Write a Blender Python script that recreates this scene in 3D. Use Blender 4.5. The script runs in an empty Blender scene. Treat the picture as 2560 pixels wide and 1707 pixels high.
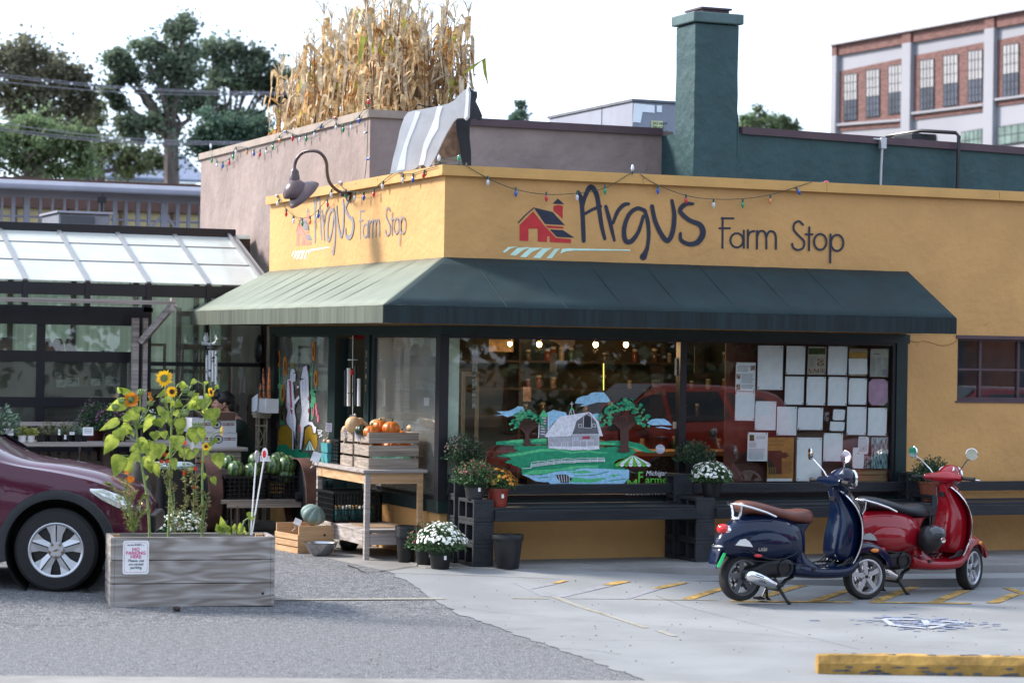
import bpy, bmesh, math, random
from mathutils import Vector, Matrix, noise as mnoise
random.seed(7)
R = random.Random(11)
PI = math.pi
SC = bpy.context.scene
COL = SC.collection
# ------------------------------------------------------------ camera (85 mm lens, eye 2.13 m above the street)
TH, FPX, EYE, ROLL, PIT = math.radians(22.35), 6044.4, 2.13, .016, .0028
_r = Vector((math.cos(TH), -math.sin(TH), 0)); _f = Vector((math.sin(TH), math.cos(TH), 0)); _z = Vector((0, 0, 1))
CAMP = -(-.642*_r + 22.3*_f); CAMP.z = EYE
_fw = _f*math.cos(PIT) + _z*math.sin(PIT); _u = _z*math.cos(PIT) - _f*math.sin(PIT)
CR = _r*math.cos(ROLL) + _u*math.sin(ROLL); CU = _u*math.cos(ROLL) - _r*math.sin(ROLL)
cd = bpy.data.cameras.new('camera'); cam = bpy.data.objects.new('camera', cd); COL.objects.link(cam)
cd.sensor_width = 36; cd.lens = FPX/2560*36; cd.clip_start = .1; cd.clip_end = 1500
cam.matrix_world = Matrix(((CR.x, CU.x, -_fw.x, CAMP.x), (CR.y, CU.y, -_fw.y, CAMP.y), (CR.z, CU.z, -_fw.z, CAMP.z), (0, 0, 0, 1)))
cd.dof.use_dof = True; cd.dof.focus_distance = 23.0; cd.dof.aperture_fstop = 2.4
SC.camera = cam
# ------------------------------------------------------------ sky, sun, exposure
SUN_EL, SUN_AZ = math.radians(36), math.radians(-52)      # azimuth from +Y towards +X
w = bpy.data.worlds.new('World'); SC.world = w; w.use_nodes = True
nt = w.node_tree; bg = nt.nodes['Background']; sk = nt.nodes.new('ShaderNodeTexSky')
sk.sky_type = 'NISHITA'; sk.sun_disc = False; sk.sun_elevation = SUN_EL; sk.sun_rotation = SUN_AZ
sk.air_density = 1.0; sk.dust_density = 1.5; sk.ozone_density = 2.0; sk.altitude = 200
veil = nt.nodes.new('ShaderNodeMix'); veil.data_type = 'RGBA'; veil.inputs[0].default_value = .62; veil.inputs[7].default_value = (7.6, 8.9, 11.0, 1)   # thin bright cloud over the blue
nt.links.new(sk.outputs[0], veil.inputs[6]); nt.links.new(veil.outputs[2], bg.inputs[0]); bg.inputs[1].default_value = .12
sl = bpy.data.lights.new('sun', 'SUN'); sun = bpy.data.objects.new('sun', sl); COL.objects.link(sun)
sl.energy = 3.9; sl.angle = math.radians(12); sl.color = (1, .93, .83)
sd = Vector((math.sin(SUN_AZ)*math.cos(SUN_EL), math.cos(SUN_AZ)*math.cos(SUN_EL), math.sin(SUN_EL)))
sun.rotation_euler = sd.to_track_quat('Z', 'Y').to_euler()
SC.view_settings.view_transform = 'Standard'; SC.view_settings.look = 'None'
SC.view_settings.gamma = 1; SC.view_settings.exposure = .95
SC.cycles.max_bounces = 8; SC.cycles.transparent_max_bounces = 24
# ------------------------------------------------------------ where a line of sight meets a real plane of the place
def ray(px, py): return _fw + CR*(px-1280)/FPX - CU*(py-853.5)/FPX
def hit(px, py, ax, v):
 d = ray(px, py); return CAMP + d*((v-CAMP[ax])/d[ax])
def PX(px, py, v=0.): return hit(px, py, 0, v)
def PY(px, py, v=0.): return hit(px, py, 1, v)
def PZ(px, py, v=0.): return hit(px, py, 2, v)
def sm(t): t = min(1, max(0, t)); return t*t*(3-2*t)
def gz(x, y): return .15*sm((y+3.2)/2.6)*sm((4.5-x)/4)
def PG(px, py):
 z = 0
 for i in range(40):
  p = PZ(px, py, z); z = .5*z + .5*gz(p.x, p.y)
 return p
def PN(px, py, o, n):
 d = ray(px, py); n = Vector(n); return CAMP + d*((Vector(o)-CAMP).dot(n)/d.dot(n))
# ------------------------------------------------------------ objects
def tag(o, label=None, cat=None, group=None, kind=None):
 if label: o['label'] = label
 if cat: o['category'] = cat
 if group: o['group'] = group
 if kind: o['kind'] = kind
 return o
def thing(name, label, cat, loc=(0, 0, 0), rz=0., group=None):
 o = bpy.data.objects.new(name, None); COL.objects.link(o); o.empty_display_size = .1
 o.location = loc; o.rotation_euler = (0, 0, rz); o['label'] = label; o['category'] = cat
 if group: o['group'] = group
 return o
def wmat(o):
 m = Matrix.Translation(o.location) @ o.rotation_euler.to_matrix().to_4x4()
 return wmat(o.parent) @ m if o.parent else m
def dup(o, loc=None, rz=None, label=None, parent=None):
 c = o.copy(); COL.objects.link(c)
 if parent: c.parent = parent
 if loc is not None: c.location = loc
 if rz is not None: c.rotation_euler = (0, 0, rz)
 if label: c['label'] = label
 for ch in list(o.children): dup(ch, parent=c)
 return c
class MB:
 def __init__(s): s.v = []; s.f = []; s.mi = []; s.m = 0
 def add(s, vs, fs):
  b = len(s.v); s.v += [tuple(p) for p in vs]; s.f += [[b+i for i in f] for f in fs]; s.mi += [s.m]*len(fs); return s
 def box(s, a, b):
  x0, y0, z0 = (min(a[i], b[i]) for i in range(3)); x1, y1, z1 = (max(a[i], b[i]) for i in range(3))
  return s.add([(x0,y0,z0),(x1,y0,z0),(x1,y1,z0),(x0,y1,z0),(x0,y0,z1),(x1,y0,z1),(x1,y1,z1),(x0,y1,z1)],
                     [(0,3,2,1),(4,5,6,7),(0,1,5,4),(1,2,6,5),(2,3,7,6),(3,0,4,7)])
 def cbox(s, c, d, rot=None):
  c = Vector(c); vs = []
  for i in (-.5, .5):
   for j in (-.5, .5):
    for k in (-.5, .5):
     p = Vector((i*d[0], j*d[1], k*d[2])); vs.append(c + (rot @ p if rot else p))
  return s.add(vs, [(0,1,3,2),(4,6,7,5),(0,4,5,1),(2,3,7,6),(0,2,6,4),(1,5,7,3)])
 def beam(s, a, b, w, h, up=(0, 0, 1)):
  a = Vector(a); b = Vector(b); d = b-a; L = d.length; x = d/L; up = Vector(up)
  y = up.cross(x)
  if y.length < 1e-4: y = Vector((0, 1, 0)).cross(x)
  y.normalize(); z = x.cross(y); rot = Matrix((x, y, z)).transposed()
  return s.cbox((a+b)/2, (L, w, h), rot)
 def tube(s, pts, r, n=8, caps=True):
  pts = [Vector(p) for p in pts]; N = len(pts); rr = r if isinstance(r, (list, tuple)) else [r]*N
  vs = []; u = None
  for i, p in enumerate(pts):
   t = (pts[min(i+1, N-1)] - pts[max(i-1, 0)])
   t = t.normalized() if t.length > 1e-9 else Vector((0, 0, 1))
   if u is None:
    u = t.orthogonal().normalized()
   else:
    u = (u - t*u.dot(t)); u = u.normalized() if u.length > 1e-6 else t.orthogonal().normalized()
   q = t.cross(u)
   for k in range(n):
    a = 2*PI*k/n; vs.append(p + (u*math.cos(a) + q*math.sin(a))*rr[i])
  fs = [(i*n+k, i*n+(k+1) % n, (i+1)*n+(k+1) % n, (i+1)*n+k) for i in range(N-1) for k in range(n)]
  if caps: fs += [tuple(range(n-1, -1, -1)), tuple(range((N-1)*n, N*n))]
  return s.add(vs, fs)
 def cyl(s, a, b, r0, r1=None, n=16): return s.tube([a, b], [r0, r0 if r1 is None else r1], n)
 def rings(s, rs, closed=False, caps=True):
  n = len(rs[0]); vs = [p for r in rs for p in r]; N = len(rs); fs = []
  for i in range(N if closed else N-1):
   j = (i+1) % N
   fs += [(i*n+k, i*n+(k+1) % n, j*n+(k+1) % n, j*n+k) for k in range(n)]
  if caps and not closed: fs += [tuple(range(n-1, -1, -1)), tuple(range((N-1)*n, N*n))]
  return s.add(vs, fs)
 def lathe(s, prof, c=(0, 0, 0), ax='z', n=20, caps=True, rot=None):
  rs = []
  for r, h in prof:
   ring = []
   for k in range(n):
    a = 2*PI*k/n; x, y = r*math.cos(a), r*math.sin(a)
    p = Vector((x, y, h)) if ax == 'z' else (Vector((x, h, y)) if ax == 'y' else Vector((h, x, y)))
    if rot: p = rot @ p
    ring.append(p + Vector(c))
   rs.append(ring)
  return s.rings(rs, caps=caps)
 def ball(s, c, r, n=12, m=8, rot=None, bump=None):
  if not isinstance(r, (tuple, list)): r = (r, r, r)
  rs = []
  for j in range(m+1):
   t = PI*j/m; t = min(max(t, .02), PI-.02); ring = []
   for k in range(n):
    a = 2*PI*k/n; f = bump(a, t) if bump else 1
    p = Vector((r[0]*math.sin(t)*math.cos(a)*f, r[1]*math.sin(t)*math.sin(a)*f, -r[2]*math.cos(t)))
    if rot: p = rot @ p
    ring.append(p + Vector(c))
   rs.append(ring)
  return s.rings(rs)
 def prism(s, pts, d):
  d = Vector(d); pts = [Vector(p) for p in pts]; n = len(pts)
  nrm = Vector((0, 0, 0))
  for i in range(n): nrm += pts[i].cross(pts[(i+1) % n])
  if nrm.dot(d) < 0: pts.reverse()
  vs = pts + [p+d for p in pts]
  return s.add(vs, [tuple(range(n-1, -1, -1)), tuple(range(n, 2*n))] + [(i, (i+1) % n, n+(i+1) % n, n+i) for i in range(n)])
 def poly(s, pts): return s.add(pts, [tuple(range(len(pts)))])
 def quad(s, c, u, v): c = Vector(c); return s.add([c-u-v, c+u-v, c+u+v, c-u+v], [(0, 1, 2, 3)])
 def build(s, name, mt, parent=None, smooth=False, bevel=0, sub=0, local=False, seg=2):
  me = bpy.data.meshes.new(name); vs = s.v
  if parent is not None and not local:
   inv = wmat(parent).inverted(); vs = [inv @ Vector(p) for p in vs]
  me.from_pydata([tuple(p) for p in vs], [], s.f)
  ms = mt if isinstance(mt, (list, tuple)) else [mt]
  for m in ms: me.materials.append(m)
  if len(ms) > 1: me.polygons.foreach_set('material_index', s.mi)
  me.validate(); me.update()
  o = bpy.data.objects.new(name, me); COL.objects.link(o)
  if parent is not None: o.parent = parent
  if smooth: me.polygons.foreach_set('use_smooth', [True]*len(me.polygons))
  if bevel:
   b = o.modifiers.new('b', 'BEVEL'); b.width = bevel; b.segments = seg; b.limit_method = 'ANGLE'; b.angle_limit = .6
  if sub:
   b = o.modifiers.new('s', 'SUBSURF'); b.levels = sub; b.render_levels = sub
  if smooth == 'auto' or (smooth and not sub):
   try: me.set_sharp_from_angle(angle=math.radians(40))
   except Exception: pass
  return o
def struct(name, mb, mt, label=None, **k):
 o = mb.build(name, mt, **k); o['kind'] = 'structure'
 if label: o['label'] = label
 return o
def text_mesh(body, size, ux, uy, org, mt, name, parent, align='LEFT', bold=0., ext=.0015, shear=0., sx=1., space=1.):
 cu = bpy.data.curves.new('t', 'FONT'); cu.body = body; cu.size = size; cu.align_x = align; cu.extrude = ext
 cu.offset = bold; cu.shear = shear; cu.space_character = space; cu.resolution_u = 3
 to = bpy.data.objects.new('t', cu); COL.objects.link(to)
 dg = bpy.context.evaluated_depsgraph_get(); me = bpy.data.meshes.new_from_object(to.evaluated_get(dg))
 bpy.data.objects.remove(to); bpy.data.curves.remove(cu)
 ux = Vector(ux).normalized(); uy = Vector(uy).normalized(); n = ux.cross(uy)
 m = MB(); m.add([Vector(org) + ux*(v.co.x*sx) + uy*v.co.y + n*v.co.z for v in me.vertices], [tuple(p.vertices) for p in me.polygons])
 bpy.data.meshes.remove(me)
 return m.build(name, mt, parent) if name else m
# ------------------------------------------------------------ materials
def N(nt, t, **k):
 n = nt.nodes.new('ShaderNode'+t)
 for a, v in k.items(): setattr(n, a, v)
 return n
def mat(name, col, rough=.7, var=.12, sc=6., bump=0., bsc=60., metal=0., coat=0., spec=.4, col2=None, mixlo=.4, mixhi=.6,
  emit=0., stretch=None, sheen=0., trans=0., alpha=1., detail=4., bdist=.01, grime=0.):
 m = bpy.data.materials.new(name); m.use_nodes = True; nt = m.node_tree; L = nt.links.new
 b = nt.nodes['Principled BSDF']; b.inputs['Roughness'].default_value = rough; b.inputs['Metallic'].default_value = metal
 b.inputs['Coat Weight'].default_value = coat; b.inputs['Coat Roughness'].default_value = .03
 b.inputs['Specular IOR Level'].default_value = spec
 if sheen: b.inputs['Sheen Weight'].default_value = sheen
 tc = N(nt, 'TexCoord'); mp = N(nt, 'Mapping'); L(tc.outputs['Object'], mp.inputs[0])
 if stretch: mp.inputs['Scale'].default_value = stretch
 c1 = tuple(min(1, c*(1-var)) for c in col[:3]); c2 = tuple(min(1, c*(1+var)) for c in (col2 or col)[:3])
 nz = N(nt, 'TexNoise'); nz.inputs['Scale'].default_value = sc; nz.inputs['Detail'].default_value = detail; nz.inputs['Roughness'].default_value = .6
 L(mp.outputs[0], nz.inputs['Vector'])
 cr = N(nt, 'ValToRGB'); cr.color_ramp.elements[0].position = mixlo; cr.color_ramp.elements[1].position = mixhi
 cr.color_ramp.elements[0].color = (*c1, 1); cr.color_ramp.elements[1].color = (*c2, 1)
 L(nz.outputs['Fac'], cr.inputs[0]); out = cr.outputs[0]
 if grime:
  n2 = N(nt, 'TexNoise'); n2.inputs['Scale'].default_value = sc*.23; n2.inputs['Detail'].default_value = 6; L(mp.outputs[0], n2.inputs['Vector'])
  r2 = N(nt, 'ValToRGB'); r2.color_ramp.elements[0].position = .35; r2.color_ramp.elements[1].position = .65
  r2.color_ramp.elements[0].color = (1-grime,)*3+(1,); r2.color_ramp.elements[1].color = (1, 1, 1, 1); L(n2.outputs['Fac'], r2.inputs[0])
  mx = N(nt, 'Mix', data_type='RGBA', blend_type='MULTIPLY'); mx.inputs[0].default_value = 1
  L(out, mx.inputs[6]); L(r2.outputs[0], mx.inputs[7]); out = mx.outputs[2]
 L(out, b.inputs['Base Color'])
 if bump:
  nb = N(nt, 'TexNoise'); nb.inputs['Scale'].default_value = bsc; nb.inputs['Detail'].default_value = 5; L(mp.outputs[0], nb.inputs['Vector'])
  bp = N(nt, 'Bump'); bp.inputs['Strength'].default_value = bump; bp.inputs['Distance'].default_value = bdist
  L(nb.outputs['Fac'], bp.inputs['Height']); L(bp.outputs[0], b.inputs['Normal'])
 if emit:
  b.inputs['Emission Color'].default_value = (*col[:3], 1); b.inputs['Emission Strength'].default_value = emit
 if trans:
  tr = N(nt, 'BsdfTranslucent'); L(out, tr.inputs[0]); ms = N(nt, 'MixShader'); ms.inputs[0].default_value = trans
  L(b.outputs[0], ms.inputs[1]); L(tr.outputs[0], ms.inputs[2]); L(ms.outputs[0], nt.nodes['Material Output'].inputs[0])
 return m
def glass_mat(name, tint=(.9, .95, .93), refl=1.0, base=.0, rough=0., dirt_glare=.0):
 m = bpy.data.materials.new(name); m.use_nodes = True; nt = m.node_tree; L = nt.links.new
 nt.nodes.remove(nt.nodes['Principled BSDF']); o = nt.nodes['Material Output']
 t = N(nt, 'BsdfTransparent'); t.inputs[0].default_value = (*tint, 1)
 g = N(nt, 'BsdfGlossy'); g.inputs['Roughness'].default_value = rough; g.inputs[0].default_value = (1, 1, 1, 1)
 fr = N(nt, 'Fresnel'); fr.inputs[0].default_value = 1.5
 ma = N(nt, 'Math', operation='MULTIPLY_ADD'); ma.inputs[1].default_value = refl; ma.inputs[2].default_value = base; L(fr.outputs[0], ma.inputs[0])
 ms = N(nt, 'MixShader'); L(ma.outputs[0], ms.inputs[0]); L(t.outputs[0], ms.inputs[1]); L(g.outputs[0], ms.inputs[2]); out = ms
 if dirt_glare:  # pale diffuse film: dirt on greenhouse glass, painted reflection on side panes
  d = N(nt, 'BsdfDiffuse'); d.inputs[0].default_value = (.55, .56, .52, 1); tc = N(nt, 'TexCoord'); nz = N(nt, 'TexNoise'); nz.inputs['Scale'].default_value = 2.5
  L(tc.outputs['Object'], nz.inputs[0]); m2 = N(nt, 'Math', operation='MULTIPLY'); m2.inputs[1].default_value = dirt_glare*2; L(nz.outputs['Fac'], m2.inputs[0])
  ms2 = N(nt, 'MixShader'); L(m2.outputs[0], ms2.inputs[0]); L(ms.outputs[0], ms2.inputs[1]); L(d.outputs[0], ms2.inputs[2]); out = ms2
 L(out.outputs[0], o.inputs[0]); return m
M = {}
M['yellow'] = mat('yellow_stucco', (.55, .30, .105), .6, .07, 1.2, .42, 13, bdist=.025, grime=.12)
M['yellow_trim'] = mat('yellow_coping', (.55, .31, .10), .45, .05, 3, 0, grime=.1)
M['grey'] = mat('taupe_stucco', (.27, .21, .195), .85, .10, 2.2, .6, 8, bdist=.03, grime=.15)
M['teal'] = mat('teal_stucco', (.024, .064, .070), .55, .10, 2.5, .45, 8, bdist=.04, grime=.1)
M['maroon'] = mat('maroon_metal', (.075, .045, .055), .45, .1, 3)
M['green_trim'] = mat('dark_green_paint', (.006, .020, .020), .45, .15, 4, .1, 30)
M['black_frame'] = mat('black_metal_frame', (.012, .012, .017), .35, .1, 6)
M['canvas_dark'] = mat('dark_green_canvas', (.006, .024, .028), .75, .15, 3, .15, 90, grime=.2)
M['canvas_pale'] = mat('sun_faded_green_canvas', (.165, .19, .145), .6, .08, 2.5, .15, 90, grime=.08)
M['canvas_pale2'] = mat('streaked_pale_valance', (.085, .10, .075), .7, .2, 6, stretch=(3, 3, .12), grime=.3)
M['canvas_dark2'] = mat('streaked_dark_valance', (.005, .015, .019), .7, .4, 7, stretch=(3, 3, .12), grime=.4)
M['glass'] = glass_mat('shop_glass', (.97, .985, .975), .85, .0)
M['side_glass'] = glass_mat('side_glass', (.92, .95, .93), 1.3, .06, 0, .13)  # pale film in the glass imitates bright reflections on the side windows
M['gh_glass'] = glass_mat('greenhouse_glass', (.80, .86, .83), 1.2, .02, 0, .06)
M['navy'] = mat('navy_sign_paint', (.018, .022, .042), .6, .1, 8)
M['red_paint'] = mat('red_sign_paint', (.46, .022, .026), .6, .1, 8)
M['mint'] = mat('mint_sign_paint', (.55, .78, .66), .6, .08, 8)
M['concrete'] = mat('street_concrete', (.235, .24, .245), .85, .08, 1.1, .25, 70, bdist=.006, grime=.16)
M['asphalt'] = mat('old_gravelly_asphalt', (.085, .087, .095), .95, .0, 70, 1., 80, bdist=.02, col2=(.37, .37, .385), mixlo=.4, mixhi=.66, grime=.36)
M['walk'] = mat('sidewalk_concrete', (.24, .23, .22), .9, .12, 2.5, .4, 60, bdist=.008, grime=.2)
M['stripe'] = mat('worn_yellow_line', (.48, .30, .09), .8, .3, 14, grime=.5)
M['black_plastic'] = mat('black_plastic', (.012, .013, .015), .35, .1, 10)
M['black_wood'] = mat('black_painted_wood', (.014, .017, .022), .42, .25, 8, .3, 30, stretch=(.15, 1, 1))
M['rubber'] = mat('tyre_rubber', (.014, .014, .015), .75, .1, 20, .3, 80)
M['chrome'] = mat('chrome', (.75, .75, .77), .08, .02, 5, metal=1)
M['alloy'] = mat('silver_alloy', (.50, .51, .54), .3, .04, 9, metal=.7)
M['white'] = mat('white_paint', (.78, .78, .78), .5, .03, 8)
M['paper'] = mat('white_paper', (.86, .88, .93), .7, .03, 12)
M['grey_wood'] = mat('weathered_grey_wood', (.20, .17, .155), .8, .18, 5, .4, 12, stretch=(.12, 1, 6), col2=(.40, .35, .33), mixlo=.3, mixhi=.7)
M['fresh_wood'] = mat('raw_pine_wood', (.42, .24, .12), .7, .15, 4, .25, 14, stretch=(.15, 1, 6), col2=(.52, .33, .18), mixlo=.3, mixhi=.7)
M['old_wood'] = mat('old_crate_wood', (.17, .135, .11), .85, .2, 6, .5, 14, stretch=(.2, 1, 8), col2=(.36, .30, .25), mixlo=.3, mixhi=.7)
M['dark_wood'] = mat('dark_brown_wood', (.05, .032, .022), .7, .2, 6, .2, 20)
def cr_pts(pts, n=7):
 P = [pts[0]]+list(pts)+[pts[-1]]; out = []
 for i in range(1, len(P)-2):
  p0, p1, p2, p3 = P[i-1:i+3]
  for j in range(n):
   t = j/n; out.append(tuple(.5*((2*p1[k]) + (-p0[k]+p2[k])*t + (2*p0[k]-5*p1[k]+4*p2[k]-p3[k])*t*t + (-p0[k]+3*p1[k]-3*p2[k]+p3[k])*t**3) for k in range(3)))
 out.append(tuple(P[-2])); return out
# ============================================================ GROUND
def sheet(name, poly, m, dz=.004, cell=.5, label=None, top=None, thick=0., far=None):
 bm = bmesh.new(); bm.faces.new([bm.verts.new((p[0], p[1], 0)) for p in poly])
 x0, x1 = -14, 14; y0, y1 = -5, 1.2
 def cuts(a, b, n): return [a+(b-a)*i/n for i in range(1, n)]
 for c in cuts(-6, 5, int(11/cell)): bmesh.ops.bisect_plane(bm, geom=bm.verts[:]+bm.edges[:]+bm.faces[:], plane_co=(c, 0, 0), plane_no=(1, 0, 0))
 for c in cuts(-3.4, -.4, int(3/(cell*.5))): bmesh.ops.bisect_plane(bm, geom=bm.verts[:]+bm.edges[:]+bm.faces[:], plane_co=(0, c, 0), plane_no=(0, 1, 0))
 for v in bm.verts: v.co.z = (gz(v.co.x, v.co.y) if top is None else top) + dz
 if thick:
  r = bmesh.ops.extrude_face_region(bm, geom=bm.faces[:])
  for g in r['geom']:
   if isinstance(g, bmesh.types.BMVert): g.co.z -= thick
 bmesh.ops.recalc_face_normals(bm, faces=bm.faces[:])
 me = bpy.data.meshes.new(name); bm.to_mesh(me); bm.free(); me.materials.append(m)
 if not thick:
  if me.polygons and me.polygons[0].normal.z < 0: me.flip_normals()
 o = bpy.data.objects.new(name, me); COL.objects.link(o); o['kind'] = 'structure'
 if label: o['label'] = label
 return o
M['base_ground'] = mat('ground_dirt', (.11, .115, .09), .95, .2, .5)
sheet('ground', [(-500, -300), (500, -300), (500, 900), (-500, 900)], M['base_ground'], -.03, 1, 'wide ground reaching behind the buildings')
_rb = random.Random(3)
LB = [(-1.12, -6.89)] + [(-1.12+.33*t+_rb.uniform(-.03, .03), -6.89+6.19*t) for t in [k/60 for k in range(1, 60)]] + [(-.79, -.70), (-.99, 1.8), (-1.3, 5.5)]                     # edge between lot and concrete
SW0, SW1 = (-14, -2.47), (14, -11.95)                                             # far edge of the street pavement
def swy(x): return -5.51 - (x+5.03)*.339
sheet('asphalt_lot', [(-14, swy(-14)), (-5.03, -5.51), (-2.16, -6.48), *LB, (-1.3, 16), (-40, 16), (-40, 2)], M['asphalt'], .0, .5, 'gravelly grey asphalt parking lot')
sheet('concrete_apron', [LB[0], (20, swy(20)), (20, -1), (5, -1), (.15, -.80), (-.3, -.6)] + LB[-3:0:-1], M['concrete'], .004, .5, 'pale concrete parking apron in front of the shop')
sheet('patio_floor', [LB[-3], (-.3, -.6), (.15, -.80), (.15, 5.5), (-1.3, 5.5), LB[-2]], M['walk'], .002, .5, 'concrete patio slab beside the shop door')
sheet('pavement', [(-14, swy(-14)-.012), (-14, -14), (20, -24), (20, swy(20)-.012)], M['walk'], .012, 2, 'street pavement along the bottom edge')
sheet('sidewalk', [(-.35, -.60), (.15, -.86), (5.34, -1.54), (20, -3.45), (20, -.002), (.0, -.002), (-.3, -.002)], M['walk'], .0, .5, 'raised sidewalk slab under the shop window', top=.158, thick=.3)
sheet('kerb', [(.1, -1.28), (5.03, -2.0), (20, -3.95), (20, -3.44), (5.34, -1.53), (.15, -.85)], M['concrete'], .0, .5, 'low concrete kerb along the sidewalk', top=.085, thick=.3)
# painted markings
def marks(name, polys, m, dz, label):
 mb = MB()
 for pts in polys:
  w = [PG(*p) for p in pts]; n = 4 if len(w) == 4 else 1
  if len(w) == 4:
   a, b, c, d = w
   for i in range(n):
    q = [a.lerp(d, i/n), b.lerp(c, i/n), b.lerp(c, (i+1)/n), a.lerp(d, (i+1)/n)]
    mb.poly([(p.x, p.y, gz(p.x, p.y)+dz) for p in q])
  else: mb.poly([(p.x, p.y, gz(p.x, p.y)+dz) for p in w])
 return struct(name, mb, m, label)
def Z7(x, y): return (1280+x/1.8375, 1380+y/1.8375)
st = [((1310,153),(1362,155),(1190,206),(1130,205)), ((1562,165),(1612,165),(1420,228),(1365,226)),
      ((1830,160),(1880,162),(1700,231),(1640,229)), ((2050,178),(2110,178),(1965,237),(1905,236)), ((1010,150),(1060,152),(830,220),(775,218)),
      ((2250,165),(2300,167),(2352,188),(2352,200)), ((2290,192),(2340,196),(2235,237),(2175,236)), ((770,142),(815,143),(690,170),(640,168)), ((490,135),(550,137),(470,155),(410,153)),
      ((225,133),(262,133),(215,146),(180,145)), ((1000,225),(1560,230),(1560,235),(1000,229)), ((1640,230),(2110,236),(2110,241),(1640,235))]
marks('parking_stripes', [[Z7(*p) for p in q] for q in st], M['stripe'], .009, 'yellow hatched parking stripes on the concrete')
M['stripe_faded'] = mat('faded_yellow_line', (.30, .25, .17), .85, .15, 20, col2=(.25, .245, .23), mixlo=.35, mixhi=.6)
M['stripe_grey'] = mat('painted_out_stripe', (.25, .25, .27), .85, .1, 20)
marks('faded_stripes', [[Z7(*p) for p in q] for q in [((180,208),(215,208),(430,283),(385,280)), ((395,282),(432,284),(630,350),(600,350)), ((655,363),(690,363),(765,390),(730,388)), ((0,212),(170,213),(170,217),(0,216)),
      ((560,216),(940,222),(940,225),(560,219)), ((-1103,218),(-640,215),(-640,221),(-1103,224)), ((-640,214),(-330,212),(-300,219),(-640,221))]], M['stripe_faded'], .008, 'faded yellow line across lot and concrete')
marks('grey_stripes', [[Z7(*p) for p in q] for q in [((640,168),(688,170),(540,217),(485,215)), ((410,154),(468,156),(235,210),(175,208)), ((180,146),(214,147),(95,171),(60,168)), ((0,142),(20,143),(180,206),(140,206)), ((250,213),(520,215),(520,218),(250,216))]],
      M['stripe_grey'], .007, 'painted out grey hatch stripes on the concrete')
M['blue_faded'] = mat('faded_blue_paint', (.17, .20, .29), .8, .2, 9)
mb = MB(); rr = random.Random(5)
for i in range(170):
 a = rr.gauss(0, .5); x = 1880+a*270; y = 325+rr.gauss(0, .5)*30+a*14; p = PG(*Z7(x, y)); s = .008+rr.random()*.02
 d = Vector((math.cos(-.38), math.sin(-.38), 0)); e = Vector((-d.y, d.x, 0)); mb.quad((p.x, p.y, gz(p.x, p.y)+.0095+.0001*(i % 7)), d*s*1.6, e*s)
struct('faded_parking_emblem', mb, M['blue_faded'], 'worn blue square of the accessible parking emblem')
M['white_line'] = mat('white_road_paint', (.34, .36, .41), .8, .1, 12)
marks('parking_emblem_figure', [[Z7(*p) for p in q] for q in [((1695,312),(1715,309),(1760,338),(1735,342)), ((1715,309),(1850,313),(1850,317),(1722,314)), ((1760,338),(1900,352),(1905,357),(1740,342)), ((1880,318),(1910,316),(1925,335),(1890,333)),
       ((1890,333),(1990,334),(1990,339),(1890,339)), ((1975,318),(2080,326),(2080,331),(1975,323)), ((1905,352),(1985,338),(1998,341),(1925,357))]], M['white_line'], .012, 'worn white wheelchair figure on the blue paint')
# joints and cracks in the concrete
M['crack'] = mat('dark_crack', (.04, .04, .04), .95)
ck = MB()
def crack(pts, w=.008, jit=.01, zf=None, n=6):
 pp = []
 for i in range(len(pts)-1):
  for j in range(n):
   t = j/n; pp.append((pts[i][0]+(pts[i+1][0]-pts[i][0])*t + rr.uniform(-jit, jit), pts[i][1]+(pts[i+1][1]-pts[i][1])*t + rr.uniform(-jit, jit)))
 pp.append(pts[-1])
 for i in range(len(pp)-1):
  a, b = Vector((*pp[i], 0)), Vector((*pp[i+1], 0)); d = (b-a); 
  if d.length < 1e-5: continue
  n_ = Vector((-d.y, d.x, 0)).normalized()*w*rr.uniform(.4, 1)
  f = zf or (lambda x, y: gz(x, y)+.008)
  ck.poly([(q.x, q.y, f(q.x, q.y)) for q in (a-n_, b-n_, b+n_, a+n_)])
gp = lambda x, y: tuple(PG(x, y))[:2]
W_ = lambda x, y: .1605
crack([gp(914+0, 1432), gp(985, 1425), gp(1062, 1411)], .012, .02); crack([gp(958, 1433), gp(1200, 1440), gp(1400, 1449)], .006, .004)
crack([gp(870, 1412), gp(914, 1432)], .012, .02)
crack([(1.2, -.05), (1.28, -.5), (1.5, -.98)], .006, .02, W_); crack([(3.0, -.02), (3.0, -1.2)], .004, .002, W_); crack([(5.6, -.02), (5.6, -1.5)], .004, .002, W_)
crack([gp(1640, 1490), gp(2150, 1625)], .003, .004); crack([gp(1000, 1380+218/1.8375), gp(2560, 1640)], .002, .002); crack([gp(1820, 1380), gp(2560, 1392)], .001, .0)
crack([gp(1300, 1600), gp(2560, 1608)], .002, .001); crack([gp(300, 1530), gp(1000, 1531)], .004, .01)
for k in range(9):
 px, py = rr.uniform(0, 1300), rr.uniform(1500, 1680); q = [(px, py)]
 for j in range(5): q.append((q[-1][0]+rr.uniform(30, 130)*(1 if k % 2 else -1), q[-1][1]+rr.uniform(-9, 9)))
 if k < 6: crack([gp(*v) for v in q if v[0]*.5 < 1.3*v[1]-1280 or v[0] < 900], .004, .012)
struct('pavement_cracks', ck, M['crack'], 'thin dark cracks and joints in the concrete')
mb = MB()
for i in range(260):                                       # grit, leaves and crumbs lying about
 px, py = rr.uniform(0, 2560), rr.uniform(1440, 1690); p = PG(px, py); s = rr.uniform(.003, .009)
 mb.lathe([(s, 0), (s*.8, s*.5), (.001, s*.7)], (p.x, p.y, gz(p.x, p.y)+.004), n=5)
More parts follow.
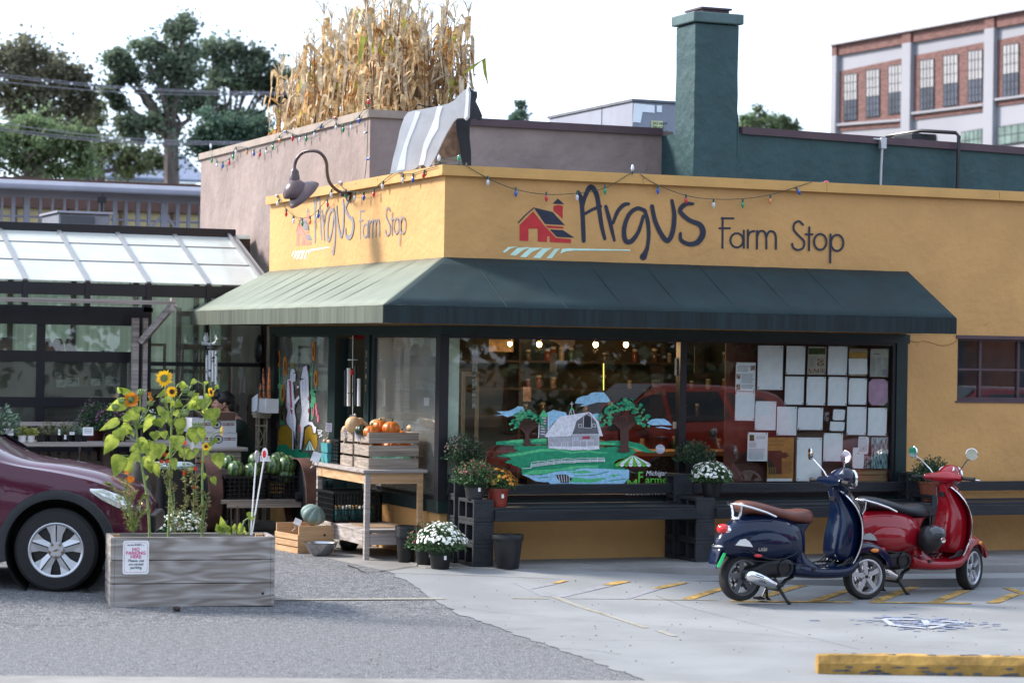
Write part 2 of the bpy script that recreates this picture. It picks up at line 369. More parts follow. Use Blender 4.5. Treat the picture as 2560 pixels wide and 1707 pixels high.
o = mb.build('scattered_grit', mat('grit', (.14, .11, .08), .9, .4, 30)); tag(o, 'scattered grit and leaf crumbs on the pavement', 'grit', None, 'stuff')
p = PG(443, 1527); mb = MB(); mb.ball((p.x, p.y, gz(p.x, p.y)+.02), (.03, .05, .018), 10, 6, bump=lambda a, t: 1+.2*math.sin(3*a))
tag(mb.build('dead_leaf', mat('dead_leaf', (.035, .02, .018), .8), smooth=True), 'dark brown shrivelled leaf lying in front of the planter', 'leaf')
# yellow parking stop
A = PG(2045, 1685); B_ = PG(2560, 1692); d = (B_-A).normalized(); n_ = Vector((-d.y, d.x, 0)); t = thing('parking_stop', 'chipped yellow concrete parking stop at the bottom right', 'parking stop', (A.x, A.y, 0))
mb = MB(); sec = [(-.0, 0), (-.0, .075), (.03, .13), (.12, .13), (.15, .075), (.15, 0)]
rs = []
for i in range(26):
 q = A + d*(i*.075); rs.append([Vector((q.x, q.y, 0)) + n_*a + Vector((0, 0, z*(1 if 0 < i < 25 else .93) + (rr.uniform(-.004, .004) if z > .05 else 0))) for a, z in sec])
mb.rings(rs)
M['stop'] = mat('chipped_yellow_paint', (.42, .24, .055), .7, .15, 10, .5, 30, grime=.5)
mb.build('concrete_body', M['stop'], t, bevel=.006)
mb = MB()
for i in range(34):
 q = A + d*rr.uniform(.02, 1.85); top = rr.random() < .3
 if top: c = Vector((q.x, q.y, .1325)) + n_*rr.uniform(.04, .1); mb.prism([c + d*(math.cos(a)*rr.uniform(.01, .05)) + n_*(math.sin(a)*rr.uniform(.005, .02)) for a in [k*PI/3 for k in range(6)]], (0, 0, .002))
 else:
  z = rr.choice([.012, .018, .03, .055]); c = Vector((q.x, q.y, z)) - n_*.003; mb.prism([c + d*(math.cos(a)*rr.uniform(.01, .06)) + Vector((0, 0, 1))*(math.sin(a)*rr.uniform(.004, .012)) for a in [k*PI/3 for k in range(6)]], n_*-.002)
mb.build('chips', mat('bare_chips', (.09, .10, .11), .9, .2, 30), t)
# ============================================================ THE SHOP
shop = thing('farm_shop', 'low yellow stucco farm shop with painted name and wraparound awning', 'shop', (0, 0, .15))
Y_ = M['yellow']
mb = MB(); Tk = .22
mb.box((.0, 0, 2.33), (14, Tk, 3.74))                          # right facade above windows
mb.box((4.975, 0, -.1), (5.56, Tk, 2.328)); mb.box((7.4, 0, -.1), (14, Tk, 2.328)); mb.box((5.56, 0, -.1), (7.4, Tk, 1.67))
mb.box((0, 0, -.1), (4.974, Tk, .60))
mb.box((0, Tk, 2.33), (Tk, 5.6, 3.74)); mb.box((0, Tk+.001, -.1), (Tk, 2.05, .60)); mb.box((0, 3.3, -.1), (Tk, 5.6, .60))
mb.box((Tk, 5.45, -.1), (2, 5.6, 3.7))
mb.build('wall', Y_, shop)
mb = MB()
for x0 in range(0, 14, 2):
 mb.box((x0*1.-(.045 if x0 == 0 else 0), -.045, 3.725), (x0+1.996, .04, 3.808)); mb.box((x0*1.-(.055 if x0 == 0 else 0), -.055, 3.712), (x0+1.996, -.02, 3.728))
for y0 in (0, 1.4, 2.8, 4.2): mb.box((-.045, y0+(.042 if y0 == 0 else .0), 3.725), (.04, y0+1.396+(.04 if y0 > 4 else 0), 3.806)); mb.box((-.055, y0+(.0), 3.712), (-.02, y0+1.396, 3.728))
for k in range(14): mb.lathe([(.008, -.052), (.006, -.047)], (.35+k*.55, 0, 3.775), 'y', 8)
for k in range(8): mb.lathe([(.008, -.052), (.006, -.047)], (0, .4+k*.68, 3.775), 'x', 8)
mb.build('coping', M['yellow_trim'], shop)
mb = MB(); mb.box((Tk, Tk, 3.55), (14, 2.4, 3.6)); mb.build('roof_deck', mat('roof_membrane', (.2, .2, .2), .9), shop)
mb = MB(); mb.box((-.02, -.02, 2.24), (4.99, .1, 2.33)); mb.box((-.02, .1, 2.24), (.1, 5.5, 2.33)); mb.box((4.845, -.015, .70), (4.97, .12, 2.24))
mb.box((-.03, -.03, .60), (4.97, .16, .715)); mb.box((-.03, .16, .60), (.16, 2.02, .715)); mb.box((-.03, 3.3, .60), (.16, 5.5, .715))
mb.box((-.01, 2.04, .1), (.13, 2.19, 2.24)); mb.box((-.01, 3.12, .1), (.13, 3.32, 2.24)); mb.box((-.012, 5.36, .7), (.12, 5.5, 2.24)); mb.box((.0, 3.33, .1), (.1, 3.42, .6)) ; mb.box((.01, 3.32, .715), (.1, 3.42, 2.24)); mb.box((.01, 1.95, .715), (.1, 2.03, 2.24))
mb.build('trim', M['green_trim'], shop)
def window(parent, name, frames, pane, gm, mtf, label=None):
 mb = MB()
 for a, b in frames: mb.box(a, b)
 f = mb.build(name, mtf, parent)
 if label: f['label'] = label
 mb = MB(); mb.box(*pane); mb.build('pane', gm, f); return f
bf = M['black_frame']
window(shop, 'window', [((-.035, -.035, .715), (.055, .075, 2.24)), ((.055, -.0, .716), (2.44, .07, .76)), ((.055, 0, 2.215), (2.44, .07, 2.239)), ((2.44, -.012, .716), (2.51, .08, 2.239))], ((.055, .03, .76), (2.44, .036, 2.215)), M['glass'], bf)
window(shop, 'window', [((2.51, 0, .716), (4.845, .07, .76)), ((2.51, 0, 2.215), (4.845, .07, 2.239)), ((4.81, .0, .76), (4.845, .07, 2.215))], ((2.51, .03, .76), (4.81, .036, 2.215)), M['glass'], bf)
window(shop, 'window', [((0, .09, .716), (.07, 1.95, .75)), ((0, .09, 2.215), (.07, 1.95, 2.239)), ((.0, 1.92, .75), (.07, 1.949, 2.215))], ((.03, .076, .75), (.036, 1.92, 2.215)), M['side_glass'], bf)
window(shop, 'window', [((0, 3.42, .716), (.07, 5.36, .75)), ((0, 3.42, 2.215), (.07, 5.36, 2.239)), ((-.02, 5.28, .75), (.09, 5.36, 2.215))], ((.03, 3.42, .75), (.036, 5.28, 2.215)), M['side_glass'], bf)
mb = MB(); mb.box((.105, .10, .72), (.21, .14, 2.235)); mb.build('white_post', mat('pale_green_board', (.50, .62, .55), .6), shop)
ck3 = MB(); wq = lambda x, y: PY(1660+x/2.063, 800+y/2.063, 0)
for L3 in ([(1248,85),(1262,104),(1300,112),(1340,108),(1380,118),(1430,132),(1480,122),(1512,106)], [(1236,96),(1240,150),(1237,188)], [(1660,20),(1655,30)]):
 pq = [wq(x, y)+Vector((rr.uniform(-.006, .006), 0, rr.uniform(-.006, .006))) for x, y, _ in cr_pts([(x, y, 0) for x, y in L3], 5)]; ck3.tube([Vector((p.x, -.0005, p.z)) for p in pq], .0035, 4)
ck3.build('wall_crack', mat('brown_crack', (.24, .12, .04), .9), shop)
# barred window in the plain yellow wall
mb = MB(); mb.box((5.56, .05, 1.67), (7.4, .13, 1.705)); mb.box((5.56, .05, 2.28), (7.4, .13, 2.328)); mb.box((5.56, .05, 1.705), (5.60, .13, 2.28)); mb.box((5.54, -.012, 1.655), (7.42, .05, 1.672)); mb.box((5.54, -.012, 2.30), (7.42, .05, 2.335))
for x in (5.86, 6.32, 6.8): mb.box((x, .06, 1.705), (x+.025, .11, 2.28))
mb.box((5.6, .062, 1.98), (7.4, .108, 2.0)); f = mb.build('window', M['maroon'], shop)
mb = MB(); mb.box((5.6, .08, 1.705), (7.4, .086, 2.28)); mb.build('pane', M['glass'], f)
mb = MB(); mb.box((5.6, .3, 1.6), (7.4, .32, 2.4)); mb.build('blind', mat('dark_blind', (.03, .035, .045), .7), shop)
# door standing open, dark doorway
mb = MB(); mb.box((.12, 3.04, .15), (.95, 3.1, 2.2)); dr = mb.build('door', M['green_trim'], shop, bevel=.005)
mb = MB(); mb.tube([(.8, 3.02, 1.2), (.8, 2.97, 1.2), (.8, 2.97, .95), (.8, 3.02, .95)], .01); mb.build('handle', M['chrome'], dr)
mb = text_mesh('3245', .11, (0, -1, 0), (0, 0, 1), (0, 0, 0), None, '', None); mb = MB()
for i, c in enumerate('3245'):
 t_ = text_mesh(c, .095, (0, -1, 0), (0, 0, 1), (-.0135, 2.14, 2.02-i*.115), None, '', None); mb.add(t_.v, t_.f)
mb.build('street_number', mat('pale_number_paint', (.45, .36, .2), .6), shop)
# awning
def awn_surface(mb, A, B, C, D, nu, nv, sag, ribs):
 # A,B top edge ; D,C bottom edge. sags between ribs
 A, B, C, D = map(Vector, (A, B, C, D)); nrm = (B-A).cross(D-A).normalized(); L = (C-D).length
 g = []
 for j in range(nv+1):
  for i in range(nu+1):
   u, v = i/nu, j/nv; p = A.lerp(B, u).lerp(D.lerp(C, u), v)
   s_ = (D.lerp(C, u)-D).length; ph = (s_/ribs) % 1
   g.append(p - nrm*(sag*(1-(2*ph-1)**2)*(.3+.7*math.sin(PI*v)) ) )
 mb.add(g, [(j*(nu+1)+i, j*(nu+1)+i+1, (j+1)*(nu+1)+i+1, (j+1)*(nu+1)+i) for j in range(nv) for i in range(nu)])
aw = []
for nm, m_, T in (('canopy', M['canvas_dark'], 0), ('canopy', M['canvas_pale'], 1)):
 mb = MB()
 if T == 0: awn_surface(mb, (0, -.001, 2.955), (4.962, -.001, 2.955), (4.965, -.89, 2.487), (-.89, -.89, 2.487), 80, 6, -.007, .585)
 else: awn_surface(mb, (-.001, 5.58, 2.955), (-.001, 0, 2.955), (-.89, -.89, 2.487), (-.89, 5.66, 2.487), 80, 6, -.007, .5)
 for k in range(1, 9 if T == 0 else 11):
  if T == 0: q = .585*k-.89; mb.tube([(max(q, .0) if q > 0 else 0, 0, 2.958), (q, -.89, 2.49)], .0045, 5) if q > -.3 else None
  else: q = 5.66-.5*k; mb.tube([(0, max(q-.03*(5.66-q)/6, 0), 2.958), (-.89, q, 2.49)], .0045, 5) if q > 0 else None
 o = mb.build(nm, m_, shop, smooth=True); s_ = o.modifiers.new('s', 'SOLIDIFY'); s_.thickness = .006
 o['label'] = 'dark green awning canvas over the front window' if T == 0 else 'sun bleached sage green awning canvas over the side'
 mb = MB()
 if T == 0:
  mb.box((-.895, -.897, 2.335), (4.968, -.890, 2.487))
  mb.prism([(4.962, -.003, 2.94), (4.962, -.885, 2.48), (4.962, -.885, 2.34), (4.962, -.003, 2.34)], (.004, 0, 0))
 else:
  mb.box((-.897, -.889, 2.335), (-.890, 5.66, 2.487)); mb.prism([(-.003, 5.58, 2.94), (-.885, 5.655, 2.48), (-.885, 5.655, 2.34), (-.003, 5.58, 2.34)], (0, .004, 0))
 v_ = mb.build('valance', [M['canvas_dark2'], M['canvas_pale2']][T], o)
mb = MB()
for y in [i*.62 for i in range(10)]: mb.tube([(-.87, y-.6, 2.36), (0, y-.6 if y > .6 else .02, 2.36)], .01, 6)
for x in [.1+i*.8 for i in range(7)]: mb.tube([(x, -.87, 2.36), (x, 0, 2.36)], .01, 6)
mb.tube([(-.87, -.87, 2.36), (4.94, -.87, 2.36)], .012, 6); mb.tube([(-.87, -.87, 2.36), (-.87, 5.6, 2.36)], .012, 6)
mb.build('awning_frame', M['alloy'], shop)
# ---------------------------------------------------------- painted signs: strokes in a flat sign space, put on both facades
def stroke_poly(pts, w=None, smooth=True):
 q = [(p[0], p[1], (p[2] if len(p) > 2 else w)/2) for p in pts]
 if smooth and len(q) > 2: q = cr_pts(q)
 Lf, Rt = [], []
 for i in range(len(q)):
  a = q[max(i-1, 0)]; b = q[min(i+1, len(q)-1)]; dx, dy = b[0]-a[0], b[1]-a[1]; l = math.hypot(dx, dy) or 1; nx, ny = -dy/l, dx/l
  Lf.append((q[i][0]+nx*q[i][2], q[i][1]+ny*q[i][2])); Rt.append((q[i][0]-nx*q[i][2], q[i][1]-ny*q[i][2]))
 def cap(c, ang, r): return [(c[0]+r*math.cos(ang+k*PI/5), c[1]+r*math.sin(ang+k*PI/5)) for k in range(1, 5)]
 a0 = math.atan2(q[-1][1]-q[-2][1], q[-1][0]-q[-2][0]); a1 = math.atan2(q[0][1]-q[1][1], q[0][0]-q[1][0])
 e = [p for p in reversed(cap(q[-1], a0-PI/2, q[-1][2]))]; s0 = [p for p in reversed(cap(q[0], a1-PI/2, q[0][2]))]
 return Lf, Rt, e, s0
def add_stroke(mb, pts, w, fn, off, smooth=True, cap=True):
 Lf, Rt, e, s0 = stroke_poly(pts, w, smooth)
 for i in range(len(Lf)-1): mb.poly([fn(*Lf[i], off), fn(*Lf[i+1], off), fn(*Rt[i+1], off), fn(*Rt[i], off)])
 if cap:
  mb.poly([fn(*Lf[-1], off)] + [fn(*p, off) for p in e] + [fn(*Rt[-1], off)]); mb.poly([fn(*Rt[0], off)] + [fn(*p, off) for p in s0] + [fn(*Lf[0], off)])
ARC = lambda cx, cy, rx, ry, a0, a1, n=14: [(cx+rx*math.cos(math.radians(a0+(a1-a0)*i/n)), cy+ry*math.sin(math.radians(a0+(a1-a0)*i/n))) for i in range(n+1)]
NAME = [[(530,118,20),(548,165,26),(556,260,26),(560,350,26),(562,405,24)], [(556,205,18),(572,140,24),(604,88,30),(638,135,28),(656,240,26),(668,320,24),(686,392,20)], [(566,248,18),(612,222,18),(660,203,20)],
  [(692,203,20),(714,285,24),(742,402,16)], [(734,300,18),(762,232,22),(798,194,24),(826,188,18)],
  [(925,232,20),(880,214,24),(830,248,24),(800,330,26),(806,400,28),(840,408,28),(884,350,22),(912,260,18)], [(918,222,18),(936,280,24),(944,360,22),(936,440,22),(918,488,34),(912,498,42)],
  [(963,202,24),(982,290,26),(1020,370,28),(1054,404,28),(1082,360,28),(1094,260,26),(1080,168,18)],
  [(1204,188,16),(1160,190,26),(1128,230,26),(1180,282,26),(1246,312,30),(1262,362,34),(1232,412,32),(1180,424,26),(1134,400,22),(1130,360,16)]]
FARM = [[(1379,270),(1378,446)], [(1373,273),(1443,273)], [(1360,331),(1422,331)], ARC(1462,402,38,42,0,359), [(1503,345),(1503,446)], [(1527,342),(1526,447)], [(1528,380),(1538,356),(1564,347)],
  [(1580,346),(1580,450)], [(1581,380),(1594,350),(1620,350),(1633,378),(1635,450)], [(1636,380),(1650,352),(1676,352),(1690,380),(1691,452)],
  [(1850,310),(1826,290),(1800,304),(1796,340),(1826,376),(1856,408),(1850,446),(1820,458),(1794,446),(1786,422)], [(1887,325),(1885,460)], [(1866,367),(1906,367)], ARC(1951,411,37,47,0,359), [(2011,367),(2009,532)], ARC(2050,417,37,48,0,359)]
NAVY = [[(268,209),(378,235),(452,313),(335,306)], [(410,156),(448,190),(380,187)], [(362,338),(440,342),(508,387),(405,382)]]
RED = [[(185,312),(265,232),(330,316),(345,330),(400,388),(487,395),(487,418),(362,412),(362,378),(347,378),(347,411),(292,409),(292,333),(237,333),(237,406),(185,404)], [(385,200),(412,194),(440,199),(438,275),(385,228)], [(338,314),(443,322),(443,333),(352,329)]]
MINT = [[(85,470),(118,442),(175,438),(132,450),(98,475)], [(128,488),(172,446),(248,442),(205,460),(160,493)], [(187,500),(245,446),(322,445),(262,468),(222,502)], [(262,506),(320,449),(375,446),(335,475),(308,506)], [(342,508),(393,452),(425,448),(398,475),(375,508)],
  [(425,480),(434,452),(475,449),(836,457),(836,463),(520,462),(462,466)]]
def paint_sign(fn, parent, nv, rd):
 for nm, polys, mt_ in (('navy_roofs', NAVY, nv), ('red_barn', RED, rd), ('field_rows', MINT, M['mint'])):
  mb = MB()
  for p in polys: mb.poly([fn(x, y, .003) for x, y in p])
  if nm == 'navy_roofs': add_stroke(mb, [(268,212),(222,252),(178,298)], 7, fn, .0034)
  mb.build(nm, mt_, parent)
 mb = MB(); k = 0
 for s_ in NAME: add_stroke(mb, s_, None, fn, .003+.0006*k); k += 1
 mb.build('shop_name', nv, parent)
 mb = MB(); k = 0
 for s_ in FARM: add_stroke(mb, s_, 12, fn, .003+.0006*k, smooth=len(s_) < 13, cap=len(s_) < 13); k += 1
 mb.build('shop_tagline', nv, parent)
def fnR(x, y, off): p = PY(1220+x/2.352, 430+y/2.352, 0); return (p.x, -off, p.z)
# the same artwork scaled onto the side wall
pr = [fnR(85, 470, 0), fnR(2090, 400, 0)]; zr = 3.30
def fnL(x, y, off):
 p = PY(1220+x/2.352, 430+y/2.352, 0); u = (p.x-pr[0][0])/(pr[1][0]-pr[0][0])
 return (-off, 4.74 + (1.03-4.74)*u, 3.375 + (p.z-zr)*.97)
paint_sign(fnR, shop, M['navy'], M['red_paint'])
paint_sign(fnL, shop, mat('haze_paled_navy', (.21, .19, .21), .6, .1, 8), mat('haze_paled_red', (.62, .20, .15), .6, .1, 8))  # side sign colours paled to imitate haze and glare washing out the letters
# ============================================================ taller blocks behind
gb = thing('taupe_building', 'taller taupe stucco block behind the corner of the yellow shop', 'building', (.36, 3.2, .15))
mb = MB(); mb.box((.36, 3.2, 2.52), (3.9, 10.0, 4.55)); mb.box((.36, 5.62, 0), (3.9, 10.0, 2.52)); mb.build('wall', M['grey'], gb)
mb = MB(); mb.box((.33, 3.17, 4.53), (1.3, 3.3, 4.612)); mb.box((.33, 3.3, 4.53), (.45, 10.02, 4.61)); mb.build('coping', mat('taupe_coping', (.30, .24, .20), .6, .1, 5), gb)
mb = MB(); mb.box((1.3, 3.16, 4.50), (3.75, 3.3, 4.58)); mb.build('roof_edge', M['maroon'], gb)
tb = thing('teal_building', 'dark teal stucco block with a square chimney behind the shop sign', 'building', (3.75, 2.4, .15))
mb = MB(); a, b = PY(1848, 333, 2.4), PY(2560, 385, 2.4); sl_ = (b.z-a.z)/(b.x-a.x)
x1 = 14; mb.prism([(3.76, 2.4, 2.52), (x1, 2.4, 2.52), (x1, 2.4, a.z+sl_*(x1-a.x)), (a.x, 2.4, a.z), (3.76, 2.4, a.z)], (0, 6, 0)); mb.box((3.92, 5.62, 0), (x1, 8.4, 2.52)); mb.build('wall', M['teal'], tb)
mb = MB(); mb.prism([(a.x+.02, 2.36, a.z-.01), (x1, 2.36, a.z-.01+sl_*(x1-a.x)), (x1, 2.36, a.z+.07+sl_*(x1-a.x)), (a.x+.02, 2.36, a.z+.07)], (0, .3, 0)); mb.build('roof_edge', M['maroon'], tb)
mb = MB()
for k in range(6):                                         # bulging stucco seams
 z = 4.0 - k*.0 ; 
rs = []
for j in range(13):
 z = 2.6 + 3.05*j/12; w_ = .004*math.sin(j*2.3); rs.append([(3.745-w_, 2.385, z), (4.27+w_, 2.385, z), (4.27+w_, 2.85, z), (3.745-w_, 2.85, z)])
mb.rings(rs); mb.prism([(4.27, 2.386, 4.1), (4.31, 2.386, 4.3), (4.29, 2.386, 4.6), (4.27, 2.386, 4.75)], (0, .3, 0))
ch = mb.build('chimney', M['teal'], tb, bevel=.01)
mb = MB(); mb.box((3.705, 2.345, 5.66), (4.31, 2.90, 5.77)); mb.build('chimney_cap', mat('teal_cap', (.07, .12, .125), .6, .1, 6, .3, 14), ch, bevel=.012)
mb = MB(); mb.box((3.86, 2.45, 5.77), (4.18, 2.8, 5.82)); mb.box((3.83, 2.42, 5.815), (4.2, 2.83, 5.835)); mb.build('flue', M['maroon'], ch)
# conduit and pipe on the teal wall
p = PY(2204, 345, 2.33); q = PY(2201, 470, 2.33); t = thing('conduit_pipe', 'thin grey metal conduit with a weather head on the teal wall', 'pipe', (q.x, 2.33, 3.6))
mb = MB(); mb.tube([(q.x, 2.33, 3.6), (q.x+.0, 2.33, 3.95), (p.x, 2.33, 4.2), (p.x+.01, 2.33, 4.42)], .014, 8); mb.build('tube', M['alloy'], t, smooth=True)
mb = MB(); mb.box((p.x-.02, 2.30, 4.40), (p.x+.05, 2.36, 4.52)); mb.tube([(p.x, 2.33, 4.5), (p.x-.25, 2.45, 4.53)], .012); mb.build('weather_head', M['alloy'], t, bevel=.01)
p = PY(2397, 332, 2.3); t = thing('black_pipe', 'black pipe bent over the edge of the teal roof', 'pipe', (p.x, 2.3, 3.6))
q = PY(2270, 350, 2.9); mb = MB(); mb.tube([(p.x-.01, 2.3, 3.6), (p.x, 2.3, p.z-.04), (p.x-.02, 2.33, p.z), (p.x-.3, 2.6, p.z+.03), (q.x-.1, 3.2, q.z+.06)], .022, 8); mb.build('tube', M['black_plastic'], t, smooth=True)
mb = MB(); mb.box((p.x-.42, 2.6, p.z-.13), (p.x-.1, 3.0, p.z+.0)); mb.build('hood', M['black_plastic'], t, bevel=.01)
# rooftop unit
a = PY(1442, 262, 6); b = PY(1582, 252, 6); z1 = b.z; t = thing('rooftop_air_unit', 'grey metal rooftop air unit with stickers left of the chimney', 'air unit', (b.x, 6, 4.5))
mb = MB(); xr = PY(1700, 260, 6).x; mb.box((b.x, 6, 4.4), (xr, 8.6, z1-.01)); mb.build('cabinet', mat('galvanised_panel', (.26, .27, .33), .5, .05, 3), t, bevel=.01)
mb = MB(); mb.box((b.x-.02, 5.98, z1-.01), (xr+.02, 8.62, z1+.02)); mb.build('lid', mat('grey_lid', (.12, .12, .14), .5), t)
mb = MB()
def zz(x, y, v=5.994): return PY(1280+x/1.8375, y/1.8375, v)
for q in (((560,475),(655,485),(655,520),(600,515),(590,565),(556,562)), ((665,485),(688,486),(688,517),(665,516))): mb.prism([zz(*p) for p in q], (0, -.002, 0))
mb.build('paper_labels', M['paper'], t)
mb = MB(); mb.prism([zz(*p, 5.992) for p in ((640,555),(693,558),(693,592),(640,590))], (0, -.002, 0)); lb = mb.build('caution_label', mat('pale_yellow_label', (.6, .62, .35), .6), t)
p = zz(643, 572, 5.98)
for i, s_ in enumerate(('DO NOT', 'TRUCK', 'THIS END')): text_mesh(s_, .05, (1, 0, 0), (0, 0, 1), (p.x+.01, 5.985, p.z-.0-.052*i), M['green_trim'], 'lettering', lb)
mb = MB(); c = zz(430, 520, 6); mb.box((b.x-.003, 6.9, 4.4), (b.x-.001, 6.92, z1-.02)); mb.ball((b.x-.05, 8.6, z1-.15), (.1, .1, .1)); mb.build('fan_guard', M['black_plastic'], t)
# ============================================================ GREENHOUSE
gh = thing('greenhouse', 'black framed greenhouse with a translucent panel roof left of the shop', 'greenhouse', (-1.5, 5.55, .15))
GX0, GX1, GY0, GY1, GZ0, GZ1 = -6.2, 0.06, 5.73, 7.45, 2.79, 3.46
def roofp(x, t, dz=0): return Vector((x, GY0+(GY1-GY0)*t, GZ0+(GZ1-GZ0)*t+dz))
bays = [-.675-.69*i for i in range(9)]; edges = [GX1]+bays
poly_m = mat('white_polycarbonate', (.80, .83, .80), .12, .04, 3, 0, trans=.45, coat=.3)
for i in range(len(edges)-1):
 for j in range(3):
  a, b = edges[i+1], edges[i]; t0, t1 = (0, .36, .69, .93)[j], (.36, .69, .93)[j] if j < 3 else 1
  mb = MB(); mb.prism([roofp(a+.025, t0+.006), roofp(b-.025, t0+.006), roofp(b-.025, t1-.006), roofp(a+.025, t1-.006)], (0, 0, .008)); mb.build('roof_panel', poly_m, gh)
mb = MB()
for x in edges: mb.beam(roofp(x, -.01, .012), roofp(x, .97, .012), .05, .03)
for x in (GX1-.03,): mb.beam(roofp(x-.04, -.01, .03), roofp(x-.04, 1, .03), .03, .05)
for t in (.36, .69): mb.beam(roofp(GX0, t, .01), roofp(GX1, t, .01), .012, .016)
mb.build('rafters', mat('light_roof_bars', (.30, .30, .30), .4, .05, 5, metal=.4), gh)
mb = MB(); mb.box((GX0, GY1-.16, GZ1-.075), (GX1+.02, GY1+.03, GZ1+.045)); mb.build('ridge_beam', bf, gh, bevel=.006)
mb = MB(); mb.box((GX0, GY0-.03, 2.64), (GX1-.02, GY0+.05, 2.775)); mb.box((GX0, GY0-.02, 2.47), (-1.31, GY0+.05, 2.52)); mb.box((GX0, GY0-.03, 2.31), (-1.37, GY0+.05, 2.47))
for x in bays: mb.box((x-.028, GY0-.045, 2.52), (x+.028, GY0+.05, 2.79))
mb.box((-1.42, GY0-.02, .15), (-1.325, GY0+.06, 2.64)); mb.box((-1.324, GY0-.01, 1.87), (.0, GY0+.03, 1.915)); mb.box((-.05, GY0-.01, .15), (.02, GY0+.04, 2.64)); mb.box((-.70, GY0+.0, 1.92), (-.655, GY0+.04, 2.63))
mb.box((-6.2, GY0, .15), (-6.1, GY0+.06, 2.64)); 
for k in range(9): mb.lathe([(.006, GY0-.016), (.004, GY0-.01)], (-1.25+k*.148, 0, 1.893), 'y', 6)
mb.build('frame', bf, gh)
gd = MB()                                                       # glazed garage door
for z0, z1 in ((1.90, 2.02), (1.40, 1.51), (.88, .96), (.15, .3), (2.31, 2.309)):
 if z1 > z0: gd.box((-6.1, GY0+.005, z0), (-1.43, GY0+.05, z1))
for x in (-5.9, -5.08, -3.83, -2.60, -1.50): gd.box((x, GY0+.002, .15), (x+.09, GY0+.048, 2.31))
gdo = gd.build('glazed_door', bf, gh)
mb = MB(); mb.box((-6.1, GY0+.02, .3), (-1.43, GY0+.026, 2.31)); mb.build('pane', M['gh_glass'], gdo)
mb = MB(); mb.box((-6.1, GY0+.02, 2.52), (-1.36, GY0+.026, 2.64)); mb.box((-1.324, GY0+.012, .8), (-.05, GY0+.018, 2.64)); mb.build('pane', M['gh_glass'], gh)
corr = mat('corrugated_plastic', (.50, .56, .52), .4, .12, 2, 0, trans=.6, stretch=(14, 1, .1))
for i in range(9): mb = MB(); mb.box((-6.2+i*.78, 8.9, 1.55), (-5.46+i*.78, 8.92, 3.1)); mb.build('back_panel', corr, gh)
mb = MB(); mb.box((-6.2, 8.9, .15), (.9, 8.96, 1.55)); mb.box((-6.2, 7.43, 3.1), (.3, 7.5, 3.4))
for i in range(10): mb.box((-6.24+i*.78, 8.86, 1.5), (-6.18+i*.78, 8.93, 3.1))
mb.box((-6.2, 8.86, 1.75), (.9, 8.9, 1.8)); mb.build('back_wall', M['dark_wood'], gh)
mb = MB(); mb.prism([(-6.2, 7.45, 3.42), (.3, 7.45, 3.42), (.3, 8.95, 3.1), (-6.2, 8.95, 3.1)], (0, 0, .03)); mb.build('rear_roof', poly_m, gh)
mb = MB(); mb.box((-6.24, 5.6, .15), (-6.2, 8.9, 2.7)); mb.build('side_wall', corr, gh)
for i in range(5): 
 x = -.62+i*.2 if i else -.62
mb = MB(); 
for x in (-.62, -.28, .0): mb.box((x, 7.3, .15), (x+.05, 7.36, 2.55))
for z in (2.45, 2.05, 1.3): mb.box((-.62, 7.3, z), (.05, 7.34, z+.06))
mb.build('inner_door_frame', mat('brown_frame', (.16, .09, .06), .7), gh)
mb = MB(); mb.box((-.57, 7.32, .2), (.0, 7.33, 2.45)); mb.build('inner_pane', M['gh_glass'], gh)
rf_ = mat('rusty_orange_frame', (.22, .10, .03), .7)
for x0, x1, z0, z1 in ((-1.2, -.98, 1.4, 2.12), (-.8, -.55, 1.5, 2.12)):
 mb = MB()
 for q in (((x0, z0), (x0+.03, z1)), ((x1-.03, z0), (x1, z1))): mb.box((q[0][0], 6.4, q[0][1]), (q[1][0], 6.42, q[1][1]))
 mb.box((x0+.03, 6.4, z1-.03), (x1-.03, 6.42, z1)); mb.box((x0+.03, 6.4, z0), (x1-.03, 6.42, z0+.03))
 tag(mb.build('picture_frame', rf_), 'rusty orange empty frame hanging in the greenhouse, ' + ('left one' if x0 < -1 else 'right one'), 'frame', 'rusty frames in the greenhouse')
# lath pergola across the greenhouse front
pg = thing('lath_pergola', 'weathered grey timber beam and brace fixed across the greenhouse front', 'pergola', (-1.5, 5.3, .15))
mb = MB(); mb.box((-6.3, 5.10, 2.545), (-1.22, 5.2, 2.59)); mb.box((-6.3, 5.2, 2.55), (-1.28, 5.5, 2.575)); mb.build('beam', M['grey_wood'], pg)
mb = MB(); mb.box((-1.60, 5.44, .15), (-1.53, 5.51, 2.40)); mb.build('post', M['grey_wood'], pg)
mb = MB(); mb.box((-1.48, 5.44, .15), (-1.43, 5.51, 2.40)); mb.build('post', M['grey_wood'], pg)
mb = MB(); mb.beam((-1.52, 5.40, 2.13), (-1.22, 5.12, 2.56), .06, .07); mb.beam((-1.25, 5.12, 2.45), (-1.235, 5.12, 2.62), .05, .06, (0, 1, 0)); mb.build('brace', M['grey_wood'], pg)
